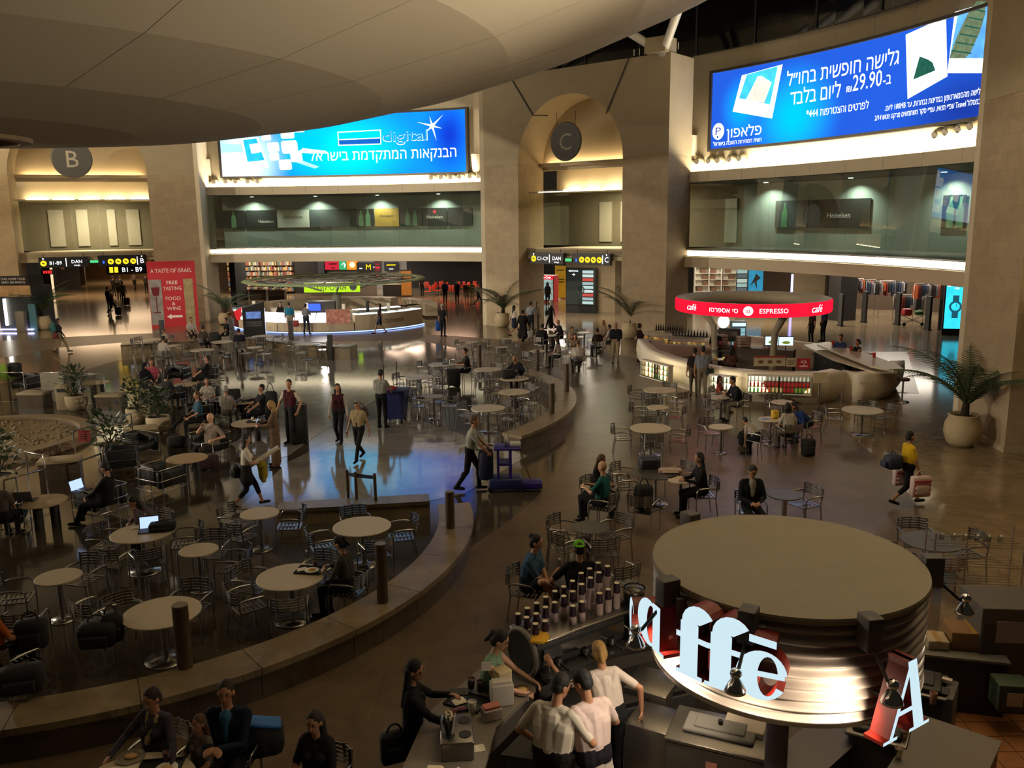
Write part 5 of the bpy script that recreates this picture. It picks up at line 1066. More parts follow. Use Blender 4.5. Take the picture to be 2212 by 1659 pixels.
# ================================================================ eyewear kiosk
KO = V((-10.9, 53.5, 0))
def kp(r, a, z=0.): return V((r * math.cos(rad(a)), r * math.sin(rad(a)), z))
t = thing('eyewear_kiosk', 'round glowing white display kiosk under a flat green-rimmed canopy', 'kiosk', KO); Z3 = V((0, 0, 0))
M_kcr = mat('kiosk_cream', 'c4b49a', .5, var=.04); G_disp = glow('display_white', (.95, .97, 1.), 2.6)
for a0, a1 in ((180, 218), (218, 250), (250, 290), (290, 334), (10, 50), (60, 100), (110, 150)):
    b = MB(); b.arc(5.5, 6.3, a0 + .3, a1 - .3, .12, .62 if 215 < a0 < 289 else .98, 12, c=Z3); b.build('counter_body', mat('kiosk_red', '5a1418', .4) if a0 == 180 else M_kcr, t)
b = MB(); b.arc(5.4, 6.2, 178, 336, 0, .1, 40, c=Z3); b.build('plinth', M_dgrey, t)
b = MB(); b.arc(6.2, 6.26, 178, 336, .03, .08, 40, c=Z3); b.build('led_strip', glow('led_blue', (.3, .45, 1.), 2.2), t)
for a0, a1 in ((218, 234), (234, 250), (250, 270), (270, 282)):
    vs = []; n = 6
    for i in range(n + 1):
        a = a0 + .2 + (a1 - a0 - .4) * i / n; vs += [kp(6.28, a, .64), kp(5.6, a, 1.1)]
    b = MB(); b.add(vs, [(2 * i, 2 * i + 2, 2 * i + 3, 2 * i + 1) for i in range(n)]); b.build('lit_display', G_disp, t)
for a0, a1 in ((290, 305), (305, 320), (320, 334), (184, 216)):
    b = MB(); b.arc(5.6, 6.2, a0 + .2, a1 - .2, .98, 1.02, 8, c=Z3); b.build('lit_display', glow('display_shelf', (.95, .95, .92), 1.5), t)
    b = MB(); b.arc(5.55, 6.25, a0 + .2, a1 - .2, 1.24, 1.25, 8, c=Z3); b.build('glass_top', M_pane, t)
    b = MB(); b.arc(6.24, 6.25, a0 + .2, a1 - .2, 1.0, 1.24, 8, c=Z3); b.build('glass_front', M_pane, t)
b = MB(); 
_r = random.Random(9)
for k in range(130):
    a = _r.choice([_r.uniform(292, 333), _r.uniform(220, 280), _r.uniform(186, 214)]); fr_ = 215 < a < 285; r = _r.uniform(5.7, 6.15); z = (1.1 - (r - 5.6) * .68 + .03) if fr_ else 1.05; p = kp(r, a, z); s = .06
    for q in (-.045, .045): b.tube([p + V((q + .035 * math.cos(i * PI / 3), 0, .03 * math.sin(i * PI / 3))) for i in range(6)], .006, 4, closed=True)
o = b.build('eyeglasses', M_black, t); o['kind'] = 'stuff'
vs, fs = textmesh(HEB('אופטיקה'), .26, bold=.03); b = MB(); b.add([kp(6.33, 312 + math.degrees(x / 6.3), .42 + z) for x, _, z in vs], fs); b.build('lettering', mat('gold', '8a6a30', .3, metal=.8), t, fix=False)
vs, fs = textmesh('Cartier', .24, shear=.3); b = MB(); b.add([kp(6.33, 200 + math.degrees(x / 6.3), .5 + z) for x, _, z in vs], fs); b.build('lettering', WB, t, fix=False)
b = MB(); b.arc(6.3, 6.34, 276, 288, .55, 1.35, 6, c=Z3); b.build('picture_panel', mat('kiosk_photo', '8a5a4a', .5, var=.9, scale=5, emit=.5), t)
b = MB(); b.add([kp(6.32, 212, 1.0), kp(6.32, 224, 1.35), kp(6.35, 222, .62), kp(6.35, 217, .55)], [(0, 1, 2, 3)]); b.build('red_poster', mat('poster_red', 'b01824', .5, emit=.5), t)
b = MB(); b.cyl((0, 0, 0), (0, 0, 2.45), .28, n=16); b.build('canopy_column', M_grey, t)
for k in range(8):
    a = k * 45 + 15; b = MB(); b.tube([kp(.3, a, 1.7), kp(2.6, a, 2.35), kp(4.6, a, 2.52)], .06, 6); b.build('canopy_arm', M_grey, t)
b = MB(); b.lathe([(5.5, 2.55), (5.6, 2.6), (5.5, 2.66), (5.1, 2.64), (5.1, 2.57), (5.5, 2.55)], 64, split=True); b.build('canopy_rim', mat('canopy_green', '8a9a68', .5), t)
for r in (1.6, 2.8, 4.0): b = MB(); b.lathe([(r, 2.58), (r + .22, 2.58), (r + .22, 2.63), (r, 2.63), (r, 2.58)], 48, split=True); b.build('canopy_ring', M_grey, t)
for k in range(12): b = MB(); b.tube([kp(.3, k * 30, 2.6), kp(5.2, k * 30, 2.6)], .035, 5); b.build('canopy_spoke', M_grey, t)
b = MB(); b.box((.0, -1.1, 2.2), (3.4, .08, .62)); b.build('hanging_sign', glow('sign_lime', (.45, .75, .02), .9), t); lettering(HEB('אופטיקנה'), .36, M_black, t, (-.1, -1.15, 2.02), bold=.03); b = MB(); b.cyl((1.3, -1.15, 2.2), (1.3, -1.17, 2.2), .22, n=20); b.build('emblem', M_black, t)
b = MB(); b.box((0, -4.3, 1.2), (1.6, .4, .9)); b.build('cash_desk', M_dgrey, t); b = MB(); b.box((-.35, -4.55, 1.32), (.7, .06, .4)); b.build('screen', glow('till_blue', (.05, .12, .9), 1.2), t)
b = MB(); b.arc(3.6, 4.0, 200, 340, 0, 1.0, 20, c=Z3); b.build('inner_counter', M_white, t)
for a, h in ((206, 1.5), (262, 1.6), (286, 1.5), (302, 1.6), (318, 1.4)): b = MB(); b.box(kp(5.0, a, h / 2), (.16, .16, h)); b.build('display_stand', M_white if a != 302 else M_black, t)
point('kiosk_glow', KO + V((0, -4, 2.3)), 160, (1, .95, .9), .2)
p = at(551, 733); st = thing('advert_stand', 'tall black slanted advert stand before the red kiosk end', 'stand', p, .35)
b = MB(); b.add([(-.55, -.25, 0), (.55, -.25, 0), (.55, -.25, 2.0), (-.55, -.25, 1.7), (-.55, .25, 0), (.55, .25, 0), (.55, .25, 2.0), (-.55, .25, 1.7)], [(0, 1, 2, 3), (4, 7, 6, 5), (0, 4, 5, 1), (3, 2, 6, 7), (0, 3, 7, 4), (1, 5, 6, 2)]); b.build('body', M_black, st)
b = MB(); b.box((-.02, -.26, 1.32), (.75, .02, .36)); b.build('picture', glow('stand_pic', (.12, .2, .45), .8, .8, 6), st); b = MB(); b.box((.56, 0, .85), (.02, .46, 1.6)); b.build('lit_side', glow('stand_side', (.6, .65, .9), 1.2, .4, 4), st)
for k in range(3): b = MB(); b.box((-.02, -.26, .95 - k * .1), (.8, .02, .04)); b.build('print_line', M_grey, st)
# ================================================================ photo booth at the hall edge
p = at(20, 716); pbt = thing('photo_booth', 'dark photo booth with lit tube and picture header', 'booth', p, -.1)
b = MB(); b.box((0, 1.2, 1.3), (3.0, 2.0, 2.6)); b.build('body', mat('booth_dark', '22262a', .5), pbt)
b = MB(); b.box((0, .15, 2.95), (3.0, .1, .55)); b.build('header', M_black, pbt); lettering('TAKE HOME YOUR', .13, WB, pbt, (.55, .09, 3.0)); lettering('DEAD SEA PHOTO', .13, WB, pbt, (.55, .09, 2.8))
b = MB(); b.box((0, .15, 2.35), (3.0, .1, .65)); b.build('picture', mat('booth_picture', '8a6a44', .5, var=.7, scale=2, emit=.25), pbt)
b = MB(); b.cyl((-.15, .1, .35), (-.15, .1, 1.9), .08, n=10); b.build('tube_lamp', glow('booth_tube', (1, .95, .8), 5), pbt)
b = MB(); b.box((.0, .0, .12), (3.0, .2, .06)); b.build('floor_light', glow('booth_floor', (.55, .55, 1.), 3.5), pbt)
b = MB(); b.rbox((.95, -.15, .6), (.55, .3, 1.2), .03); b.build('bin', M_grey, pbt); b = MB(); b.box((1.45, .2, .8), (.4, .1, 1.6)); b.build('side_panel', mat('booth_teal', '3a5a60', .4, emit=.2), pbt)
# ================================================================ white cafe
M_caf = mat('cafe_white', 'ddd3bd', .4, var=.03, scale=.8)
out = [(1386, 768), (1386, 792), (1402, 812), (1440, 830), (1490, 846), (1545, 858), (1600, 866), (1660, 871), (1720, 873), (1775, 873), (1808, 866)]
base = [at(*q) for q in out]; CF = V((9.0, 32.2, 0)); cafe = thing('cafe_counter', 'white boat-shaped cafe counter with lit food displays', 'counter', CF)
def hull(pts, name, h=1.05, flare=.28, m=M_caf, parent=cafe, back=True, cc=None):
    c = cc or CF; prof = ((0, -.1), (.12, 0), (.35, flare * .75), (.7, flare), (h - .06, flare * .9), (h, flare * .8)); rows = []
    for z, e in prof: rows.append([p + (p - c).normalized() * e + V((0, 0, z)) - CF for p in pts])
    inn = [p + (p - c).normalized() * -.35 + V((0, 0, h)) - CF for p in pts]; rows += [inn, [q - V((0, 0, h)) for q in inn]]; n = len(pts); b = MB()
    b.add([q for r in rows for q in r], [(j * n + i, j * n + i + 1, (j + 1) * n + i + 1, (j + 1) * n + i) for j in range(len(rows) - 1) for i in range(n - 1)], 0, True)
    k = len(rows); b.add([r[0] for r in rows], [tuple(range(k))]); b.add([r[-1] for r in rows], [tuple(range(k))]); return b.build(name, m, parent)
def dens(P, k=3): return [P[i].lerp(P[i + 1], j / k) for i in range(len(P) - 1) for j in range(k)] + [P[-1]]
hull(dens(base[:4]), 'hull_segment'); hull(dens(base[3:7]), 'hull_segment'); hull(dens(base[6:]), 'hull_segment')
backp = [V((6.0, 37.6, 0)), V((8.0, 38.2, 0)), V((10.5, 37.0, 0)), V((12.5, 34.5, 0)), V((13.6, 31.8, 0))]; hull(dens(backp[::-1]), 'hull_segment', 1.0, .1)
end = [at(1818, 865), at(1850, 871), at(1890, 868), at(1925, 858), at(1940, 838)]; hull(dens(end), 'hull_end', 1.0, .2, cc=V((11.6, 30.0, 0)))
b = MB(); b.prism([V((q.x, q.y, 0)) - CF for q in (at(1735, 745, 1.05), at(1790, 738, 1.05), at(1870, 765, 1.05), at(1930, 788, 1.05), at(1950, 795, 1.05), at(1938, 803, 1.05), at(1890, 803, 1.05), at(1800, 776, 1.05))], .99, 1.05); b.build('bar_top', mat('bar_top_white', 'd0c6ae', .3), cafe)
b = MB(); b.prism([V((q.x, q.y, 0)) - CF for q in (at(1765, 744, 1.2), at(1790, 742, 1.2), at(1870, 762, 1.2), at(1935, 786, 1.2), at(1952, 796, 1.2), at(1930, 800, 1.2), at(1880, 790, 1.2))], 1.14, 1.2); b.build('bar_shelf', mat('bar_top_white', 'd0c6ae', .3), cafe)
b = MB(); q0, q1 = at(1752, 790) - CF, at(1830, 850) - CF; b.box((q0 + q1) / 2 + V((0, .2, .45)), ((q1 - q0).length, .1, .9), math.atan2((q1 - q0).y, (q1 - q0).x)); b.build('bar_front', M_black, cafe)
for k in range(5): b = MB(); q = q0.lerp(q1, .15 + k * .17) + V((-.08, .1, .6)); b.ell(q, (.05, .05, .03), 8, 5); b.build('spot_fitting', M_alu, cafe)
bx = MB(); bx.box((.6, 1.5, .5), (3.2, .6, 1.0), -.5); bx.build('back_counter', mat('cafe_wood', '4a3826', .5), cafe)
# display windows with bottles
def window(pa, pb, h0, h1, name, n, cols, lab, grp, rows=3, glowc=(1., .82, .5), st=1.9, out=.42):
    a, c = at(*pa), at(*pb); n_ = (V((a.x, a.y, 0)) - CF); d = c - a; L = d.length; rz = math.atan2(d.y, d.x); o = (a + c) / 2 + V((d.y, -d.x, 0)).normalized() * out
    t = thing(name, lab[0], 'display case', o, rz); b = MB(); b.box((0, .1, (h0 + h1) / 2), (L, .02, h1 - h0)); b.build('lit_back', glow('case_back', glowc, st, .3, 6), t)
    for k in range(rows): b = MB(); b.box((0, .0, h0 + .02 + (h1 - h0) * k / rows), (L, .18, .015)); b.build('shelf', M_alu, t)
    for s in (-1, 0, 1): b = MB(); b.box((s * L / 2, .0, (h0 + h1) / 2), (.03 if s else .04, .2, h1 - h0)); b.build('divider', M_white if s else M_dgrey, t)
    b = MB(); b.box((0, -.13, (h0 + h1) / 2), (L, .008, h1 - h0)); b.build('pane', M_pane, t)
    for s in (h0 - .02, h1 + .02): b = MB(); b.box((0, .0, s), (L + .06, .24, .04)); b.build('frame', M_white, t)
    me = {}
    for k in range(rows):
        for i in range(n):
            cc = cols[(i * 7 + k * 3) % len(cols)] if k else cols[(k * 5 + i // 3) % len(cols)]
            if cc not in me:
                m_ = MB(); m_.lathe([(0, 0), (.03, 0), (.03, .1), (.012, .15), (.012, .18), (0, .18)], 10); me[cc] = m_.mesh('bottle', mat('bottle_' + cc, cc, .25, var=.1, emit=.5))
            ob = link('drink_bottle', me[cc]); ob.location = o + Matrix.Rotation(rz, 3, 'Z') @ V((-L / 2 + L * (i + .7) / (n + .4), -.02, h0 + .03 + (h1 - h0) * k / rows)); ob.rotation_euler.z = rz
            tag(ob, lab[1] % ('bottom', 'middle', 'top')[min(k, 2)], 'bottle', grp + ' ' + ('bottom', 'middle', 'top')[min(k, 2)] + ' shelf')
    return t
window((1612, 868), (1745, 872), .42, .98, 'drinks_case', 16, ('2f8a2a', 'b8401c', 'd0b070', 'a02020', '6a8a30', 'c88a28', 'd8d0b8'), ('lit drinks case full of colourful bottles below the menu board', 'small bottle on the %s shelf of the wide drinks case'), 'bottles in the wide drinks case,')
window((1418, 829), (1478, 846), .4, .95, 'sandwich_case', 7, ('c09040', '4a7a2a', 'a86a30', 'd0b880'), ('lit sandwich case with yellow glow at the rounded cafe end', 'packed snack on the %s shelf of the sandwich case'), 'packs in the sandwich case,', 3, (1., .75, .3), 1.2, .62)
window((1545, 862), (1595, 868), .45, .9, 'salad_case', 5, ('5a6a50', '8a8a7a', '3a5a3a'), ('dim salad case behind the woman in plaid', 'salad pot on the %s shelf of the dim salad case'), 'pots in the salad case,', 2, (.5, .6, .55), .5)
def foodtop(px, py, label, n, rz, seed, L=1.3):
    t = thing('glass_food_case', label, 'food case', at(px, py, 1.05), rz); r = random.Random(seed)
    b = MB(); b.box((0, 0, .02), (L, .5, .04)); b.build('tray', M_alu, t)
    for k in range(n):
        b = MB(); b.ell((-L / 2 + L * (k + .5) / n, r.uniform(-.1, .1), .08), (.07, .1, .045), 8, 6); b.build('sandwich', mat('sandwich_' + str(k % 3), ('a87838', '7a5a28', 'b09850')[k % 3], .7, var=.5, scale=20, emit=.45), t)  # case brightness put into the food itself as emission
    b = MB(); b.tube([(-L / 2, .22, 0), (-L / 2, .22, .3), (L / 2, .22, .3), (L / 2, .22, 0)], .012, 5); b.build('frame', M_alu, t); b = MB(); b.box((0, 0, .3), (L, .5, .008), rx=.15); b.build('glass_lid', M_pane, t); return t
foodtop(1418, 735, 'glass food case with baguettes at the cafe end', 6, -.9, 1); foodtop(1478, 745, 'glass food case with golden pastries beside the man with a strap bag', 9, -.45, 2, 1.7); foodtop(1555, 778, 'glass case of pale dishes behind the woman in plaid', 4, -.1, 3, 1.1)
for px, py, wd, lb in ((1445, 715, 1.3, 'row of dark bottles in a rack above the baguette case'), (1490, 727, 1.6, 'row of dark bottles in a rack above the pastry case')):
    t = thing('bottle_rack', lb, 'rack', at(px, py, 1.1), -.5); b = MB(); b.box((0, 0, .02), (wd, .16, .04)); b.build('rack', M_black, t)
    for k in range(12):
        b = MB(); b.lathe([(0, .04), (.035, .04), (.035, .2), (.012, .26), (.012, .31), (0, .31)], 8, (-wd / 2 + wd * (k + .5) / 12, 0, 0)); b.build('bottle', mat('wine_dark', '201c10', .3, var=.3), t)
for px, py, z, d, m, lb, nm in ((1633, 800, 0, (.62, .6, 1.65), mat('fridge_teal', '6a8a90', .4), 'upright drinks fridge with lit cyan door inside the cafe', 'drinks_fridge'),):
    t = thing(nm, lb, 'fridge', at(px, py, z) + V((0, 3.0, 0)), -.1); b = MB(); b.rbox((0, 0, d[2] / 2), d, .03); b.build('body', m, t); b = MB(); b.box((0, -d[1] / 2 - .01, d[2] * .46), (d[0] * .85, .02, d[2] * .75)); b.build('door', glow('fridge_door', (.25, .5, .55), .7, .5, 5), t); b = MB(); b.box((0, -d[1] / 2 - .015, d[2] * .93), (d[0] * .9, .02, .14)); b.build('header', glow('fridge_head', (.5, .75, .9), 1.2), t)
    for k in range(4): b = MB(); b.box((0, -d[1] / 2 - .03, .3 + k * .3), (d[0] * .8, .02, .015)); b.build('shelf', M_alu, t)
for px, py, lb in ((1668, 736, 'small menu screen with salad picture next to the fridge'), (1698, 737, 'small menu screen with salad picture facing the bar')):
    t = thing('menu_screen', lb, 'screen', at(px, py, 1.42), -.1); b = MB(); b.box((0, 0, .0), (.56, .04, .36)); b.build('bezel', M_black, t); b = MB(); b.box((0, -.024, .0), (.52, .006, .32)); b.build('display', glow('menu_disp', (.6, .78, .9), 1.1), t); b = MB(); b.ell((0, -.028, -.05), (.15, .004, .06), 10, 6); b.build('picture', mat('salad_pic', '8a9a30', .6, var=.6, scale=20, emit=.4), t); b = MB(); b.cyl((0, .02, -.42), (0, .02, -.1), .02, n=6); b.build('stand', M_black, t)
t = thing('menu_board', 'pale price board with cake pictures above the drinks case', 'sign', at(1662, 790, 1.12), -.05); b = MB(); b.box((0, 0, .16), (1.05, .03, .34)); b.build('board', mat('board_pale', 'b0a488', .6), t); b = MB(); b.box((0, -.02, .31), (1.05, .02, .05)); b.build('header', M_red, t)
for k in range(3): b = MB(); b.ell((-.3 + k * .3, -.02, .14), (.09, .01, .06), 10, 6); b.build('cake_picture', mat('cake', '6a4a30', .6, var=.5, scale=20), t)
t = thing('menu_card', 'red ICE COFFEE card above the drinks case', 'sign', at(1735, 797, 1.1), -.05); b = MB(); b.box((0, 0, .18), (.42, .03, .36)); b.build('card', M_red, t); lettering('ICE', .09, WB, t, (0, -.02, .2)); lettering('coffee', .08, WB, t, (0, -.02, .07))
t = thing('menu_card', 'small white menu card beside the red card', 'sign', at(1708, 792, 1.1), -.05); b = MB(); b.box((0, 0, .15), (.3, .03, .3)); b.build('card', mat('board_pale', 'b0a488', .6), t); b = MB(); [b.box((0, -.02, .08 + k * .06), (.2, .006, .02)) for k in range(3)]; b.build('print', M_dgrey, t)
t = thing('menu_stand', 'slim floor stand with a framed menu in front of cafe', 'sign', at(1767, 885), .05); b = MB(); b.cyl((0, 0, 0), (0, 0, .95), .025, n=8); b.build('pole', M_alu, t); b = MB(); b.cyl((0, 0, 0), (0, 0, .02), .2, n=20); b.build('base', M_alu, t); b = MB(); b.box((0, -.06, 1.05), (.46, .03, .34), rx=-.4); b.build('frame', mat('board_pale', 'b0a488', .6), t)
for k in range(4): b = MB(); b.box((0, -.09 + k * .025, .97 + k * .055), (.36, .012, .02), rx=-.4); b.build('print', M_grey, t)
# red ring sign
RC = at(1625, 655, 2.86); rg = thing('cafe_ring_sign', 'floating red illuminated ring sign above the white cafe', 'sign', V((RC.x, RC.y, 0))); RR = 2.85
b = MB(); b.lathe([(RR, 2.62), (RR + .04, 2.68), (RR + .04, 3.04), (RR, 3.1)], 96); b.build('red_band', glow('ring_red', (.85, .008, .03), 1.0, .08), rg)
b = MB(); b.lathe([(RR, 3.1), (RR - .3, 3.08), (RR - .38, 2.95), (RR - .38, 2.75), (RR - .3, 2.62), (RR, 2.62)], 96); b.build('inner_shell', mat('ring_shell', 'b0a48c', .5), rg)
for a in (150, 290): b = MB(); b.tube([kp(RR - .35, a, 2.75), kp(RR - .9, a, 2.6), kp(RR - 1.4, a, 1.9), kp(RR - 1.5, a, .0)], [.16, .15, .12, .12], 10); b.build('support_arm', mat('ring_shell', 'b0a48c', .5), rg)
def ringtext(s, h, a, z, m=G_white, shear=0., bold=.02, pr=.05):
    vs, fs = textmesh(s, h, bold=bold, shear=shear); b = MB(); b.add([kp(RR + pr, a + math.degrees(x / RR), z + zz) for x, _, zz in vs], fs); return b.build('lettering', m, rg, fix=False)
ac = math.degrees(math.atan2(-RC.y, -RC.x)) % 360
ringtext('café', .24, ac - 48, 2.77, shear=.25); ringtext(HEB('סי אספרסו'), .17, ac - 20, 2.78); ringtext('ESPRESSO', .17, ac + 15, 2.78); ringtext('café', .27, ac + 50, 2.75, shear=.25)
b = MB(); b.add([kp(RR + .06, ac - 2.5 + math.degrees(.17 * math.cos(i * PI / 12) / RR), 2.86 + .17 * math.sin(i * PI / 12)) for i in range(24)], [tuple(range(24))]); b.build('emblem', glow('emblem_pale', (.75, .7, .7), 1.), rg, fix=False); ringtext('si', .16, ac - 2.5, 2.79, glow('emblem_red', (.6, .02, .03), 1), 0, .02, .08)
t = thing('pendant_sign', 'oval white lit sign hanging under the red ring', 'sign', at(1563, 695, 2.3)); b = MB(); b.ell((0, 0, .0), (.22, .04, .24), 20, 10); b.build('lamp', glow('pendant', (.9, .92, 1.), 1.4), t); b = MB(); b.tube([(0, 0, .2), (0, 0, .45)], .01, 4); b.build('hanger', M_black, t)
for x, y, lb in ((1799, 745, 'red paper cup near the man in blue at the bar'), (1838, 758, 'red paper cup in front of the woman in black at the bar'), (1888, 772, 'red paper cup alone on the bar shelf')): cup(lb, at(x, y, 1.2), mat('cup_red', 'b02018', .4), .055, .17)
def stool(px, py, label): 
    t = thing('bar_stool', label, 'stool', at(px, py)); b = MB(); b.lathe([(0, .72), (.19, .72), (.2, .75), (.2, .79), (.17, .8), (0, .8)], 24); b.build('seat', mat('stool_red', '3a1216', .5), t); b = MB(); b.cyl((0, 0, .02), (0, 0, .72), .03, n=10); b.build('column', M_chrome, t); b = MB(); b.lathe([(0, .04), (.22, .02), (.22, 0)], 24); b.build('base', M_chrome, t); b = MB(); b.tube([(.14 * math.cos(i * PI / 8), .14 * math.sin(i * PI / 8), .3) for i in range(16)], .01, 5, closed=True); b.build('foot_ring', M_chrome, t)
stool(1948, 868, 'dark red bar stool at the rounded bar end')
for x, y, lb, wd in ((1520, 690, 'stack of pale folded cloths on the cafe back counter', .5), (1600, 700, 'white paper packs beside the coffee machine', .4), (1445, 690, 'heap of white paper bags on the cafe rear counter', .6)):
    t = thing('paper_stack', lb, 'packs', V((8.4 + .9 * (x - 1445) / 80, 34.3 - .5 * (x - 1445) / 80, 1.0)), .2)
    for k in range(4): b = MB(); b.rbox((0, 0, .06 + k * .11), (wd, .4, .1), .03); b.build('pack', mat('pack_pink', 'b0948a', .7), t)
t = thing('coffee_machine', 'dark coffee machine on the cafe back counter', 'coffee machine', at(1575, 735, 1.0), -.3); b = MB(); b.rbox((0, 0, .25), (.9, .5, .5), .04); b.build('body', M_dgrey, t); b = MB(); b.box((0, -.26, .3), (.7, .02, .2)); b.build('front', M_chrome, t); b = MB(); b.box((0, -.32, .03), (.8, .2, .05)); b.build('drip_tray', M_alu, t)
for x, y in ((1556, 750), (1587, 752)): cup('red drink jug on the cafe counter', at(x, y, 1.05), mat('jug_red', '9a4a3a', .3), .07, .24, 'red drink jugs')
# ================================================================ cleaning carts
M_cart = mat('cart_blue', '1c2458', .5, var=.1); M_cart2 = mat('cart_violet', '2a1c78', .5)
t = thing('cleaning_cart', 'tall blue bin cart with two broom handles', 'cart', at(855, 912), -.1)
b = MB(); b.add([(-.3, -.28, .16), (.3, -.28, .16), (.3, .28, .16), (-.3, .28, .16), (-.38, -.34, 1.0), (.38, -.34, 1.0), (.38, .34, 1.0), (-.38, .34, 1.0)], [(0, 3, 2, 1), (4, 5, 6, 7), (0, 1, 5, 4), (1, 2, 6, 5), (2, 3, 7, 6), (3, 0, 4, 7)]); b.build('bin', M_cart, t); b = MB(); b.rbox((0, 0, 1.02), (.84, .74, .07), .02); b.build('rim', M_cart, t)
for x, y in ((-.25, -.25), (.25, -.25), (-.25, .25), (.25, .25)): b = MB(); b.cyl((x - .02, y, .08), (x + .02, y, .08), .08, n=12); b.build('wheel', M_black, t)
b = MB(); b.ell((-.1, -.05, 1.08), (.2, .15, .08)); b.build('red_cloth', mat('rag_red', 'a03040', .8), t)
for x, h in ((-.42, 1.75), (.0, 1.85)): b = MB(); b.cyl((x, .3, .5), (x + .02, .3, h), .016, n=6); b.build('broom_handle', M_black, t)
t = thing('cleaning_cart', 'violet-blue janitor cart with hanging bag, bucket and mop', 'cart', at(1090, 1058), .0)
b = MB(); b.rbox((.02, 0, .2), (.75, .5, .26), .04); b.build('base', M_cart, t)
for y in (-.2, .2): b = MB(); b.box((.14, y, .62), (.07, .05, .8)); b.build('upright', M_cart2, t); b = MB(); b.box((-.14, y, .62), (.05, .05, .8)); b.build('upright', M_cart2, t)
b = MB(); b.rbox((.08, 0, 1.02), (.62, .5, .06), .02); b.build('top_tray', M_cart2, t); b = MB(); b.box((0, 0, .66), (.3, .44, .06)); b.build('shelf', M_cart2, t)
b = MB(); b.rbox((-.42, 0, .62), (.34, .44, .72), .12); b.build('waste_bag', mat('bag_navy', '141a3a', .6), t); b = MB(); b.tube([(-.25, -.22, 1.0), (-.62, -.22, 1.02), (-.62, .22, 1.02), (-.25, .22, 1.0)], .018, 6); b.build('bag_frame', M_black, t)
b = MB(); b.rbox((.62, -.02, .14), (.5, .36, .18), .04); b.build('bucket', M_cart2, t); b = MB(); b.cyl((.62, 0, .15), (.3, .05, 1.15), .014, n=6); b.build('mop_handle', mat('mop_wood', '6a5030', .6), t)
for x in (-.3, .35): b = MB(); b.cyl((x, -.24, .08), (x, -.2, .08), .08, n=12); b.build('wheel', M_black, t)
b = MB(); b.lathe([(0, 0), (.045, 0), (.045, .16), (.02, .2), (.02, .25), (0, .25)], 12, (.05, 0, 1.05)); b.build('spray_bottle', mat('spray_white', 'c8c8c4', .4), t); b = MB(); b.rbox((.26, 0, 1.09), (.24, .2, .09), .02); b.build('paper_towels', mat('spray_white', 'c8c8c4', .4), t)
# ================================================================ round coffee kiosk under the corrugated drum
KN = V((2.35, 6.98, 0)); KR = 1.12
dr = thing('drum_canopy', 'corrugated metal drum canopy with a flat pale lid over the coffee bar', 'canopy', KN)
pr_ = []; n = 90
for i in range(n + 1):
    z = 2.34 + .82 * i / n; pr_.append((KR - .02 + .03 * math.cos(2 * PI * 9 * i / n), z))
b = MB(); b.lathe(pr_, 96); b.build('corrugated_side', mat('corrugated_steel', 'aaa29a', .42, metal=.12, var=.05, scale=3), dr)
b = MB(); b.lathe([(0, 3.19), (KR + .015, 3.19), (KR + .02, 3.17), (KR + .02, 3.14), (KR - .02, 3.14)], 96, split=True); b.build('lid', mat('drum_lid', '8a8270', .7, var=.12, scale=2.5), dr)
b = MB(); b.lathe([(KR + .01, 2.3), (KR + .02, 2.34), (KR - .04, 2.35), (.1, 2.32)], 96, split=True); b.build('bottom_ring', M_alu, dr)
b = MB(); b.cyl((0, 0, 0), (0, 0, 2.33), .1, n=20); b.build('pole', mat('pole_steel', '5a5660', .35, metal=.6), dr)
for a_ in (165, 195, 225, 120):
    q = kp(.85, a_, 2.31); b = MB(); b.cyl(q, q - V((0, 0, .015)), .06, n=14); b.build('downlight', glow('downlight_warm', (1., .82, .62), 9), dr); spot('drum_downlight', KN + q - V((0, 0, .04)), KN + kp(1.9, a_, .9), 55, (1, .84, .66), 100, .8, .05)
# channel letters round the drum
G_let = glow('letter_face', (.60, .78, .86), .78, .03); M_lets = mat('letter_side_red', '7a1a12', .45)
def sector(cx, cz, r0, r1, a0, a1, n=10, ex=1.): return [(cx + r1 * ex * math.cos(rad(a0 + (a1 - a0) * i / n)), cz + r1 * math.sin(rad(a0 + (a1 - a0) * i / n))) for i in range(n + 1)] + [(cx + r0 * ex * math.cos(rad(a1 + (a0 - a1) * i / n)), cz + r0 * math.sin(rad(a1 + (a0 - a1) * i / n))) for i in range(n + 1)]
def rect(x0, x1, z0, z1): return [(x0, z0), (x1, z0), (x1, z1), (x0, z1)]
def egg(n=28):
    o = [(.19 * math.cos(2 * PI * i / n), .2 + .2 * math.sin(2 * PI * i / n)) for i in range(n)]; q = [(.045 + .1 * math.cos(2 * PI * i / n), .2 + .165 * math.sin(2 * PI * i / n)) for i in range(n)]
    return o, q
def crescent(a0, a1, n=26):
    o = []; q = []
    for i in range(n + 1):
        a = rad(a0 + (a1 - a0) * i / n); o.append((.19 * math.cos(a), .2 + .2 * math.sin(a))); q.append((.045 + .075 * math.cos(a), .2 + .16 * math.sin(a)))
    return [[o[i], o[i + 1], q[i + 1], q[i]] for i in range(n)]
L_f = [rect(-.09, .075, .02, .44), rect(-.13, .12, 0, .035), rect(-.13, .15, .3, .345)] + [sector(.075, .44, .01, .155, 180 - k * 18, 162 - k * 18, 1) for k in range(8)]
L_e = crescent(8, 330) + [rect(-.08, .17, .19, .235), [(-.1, .46), (.1, .43), (.1, .49), (-.1, .52)]]
L_a = crescent(20, 360) + [rect(.07, .19, 0, .4), rect(.07, .26, 0, .03)]
L_A = [[(-.2, 0), (-.16, 0), (.03, .56), (-.01, .56)], [(.1, 0), (.22, 0), (.06, .56), (-.04, .56)], rect(-.12, .13, .17, .205), rect(-.26, -.1, 0, .025), rect(.04, .28, 0, .025)]
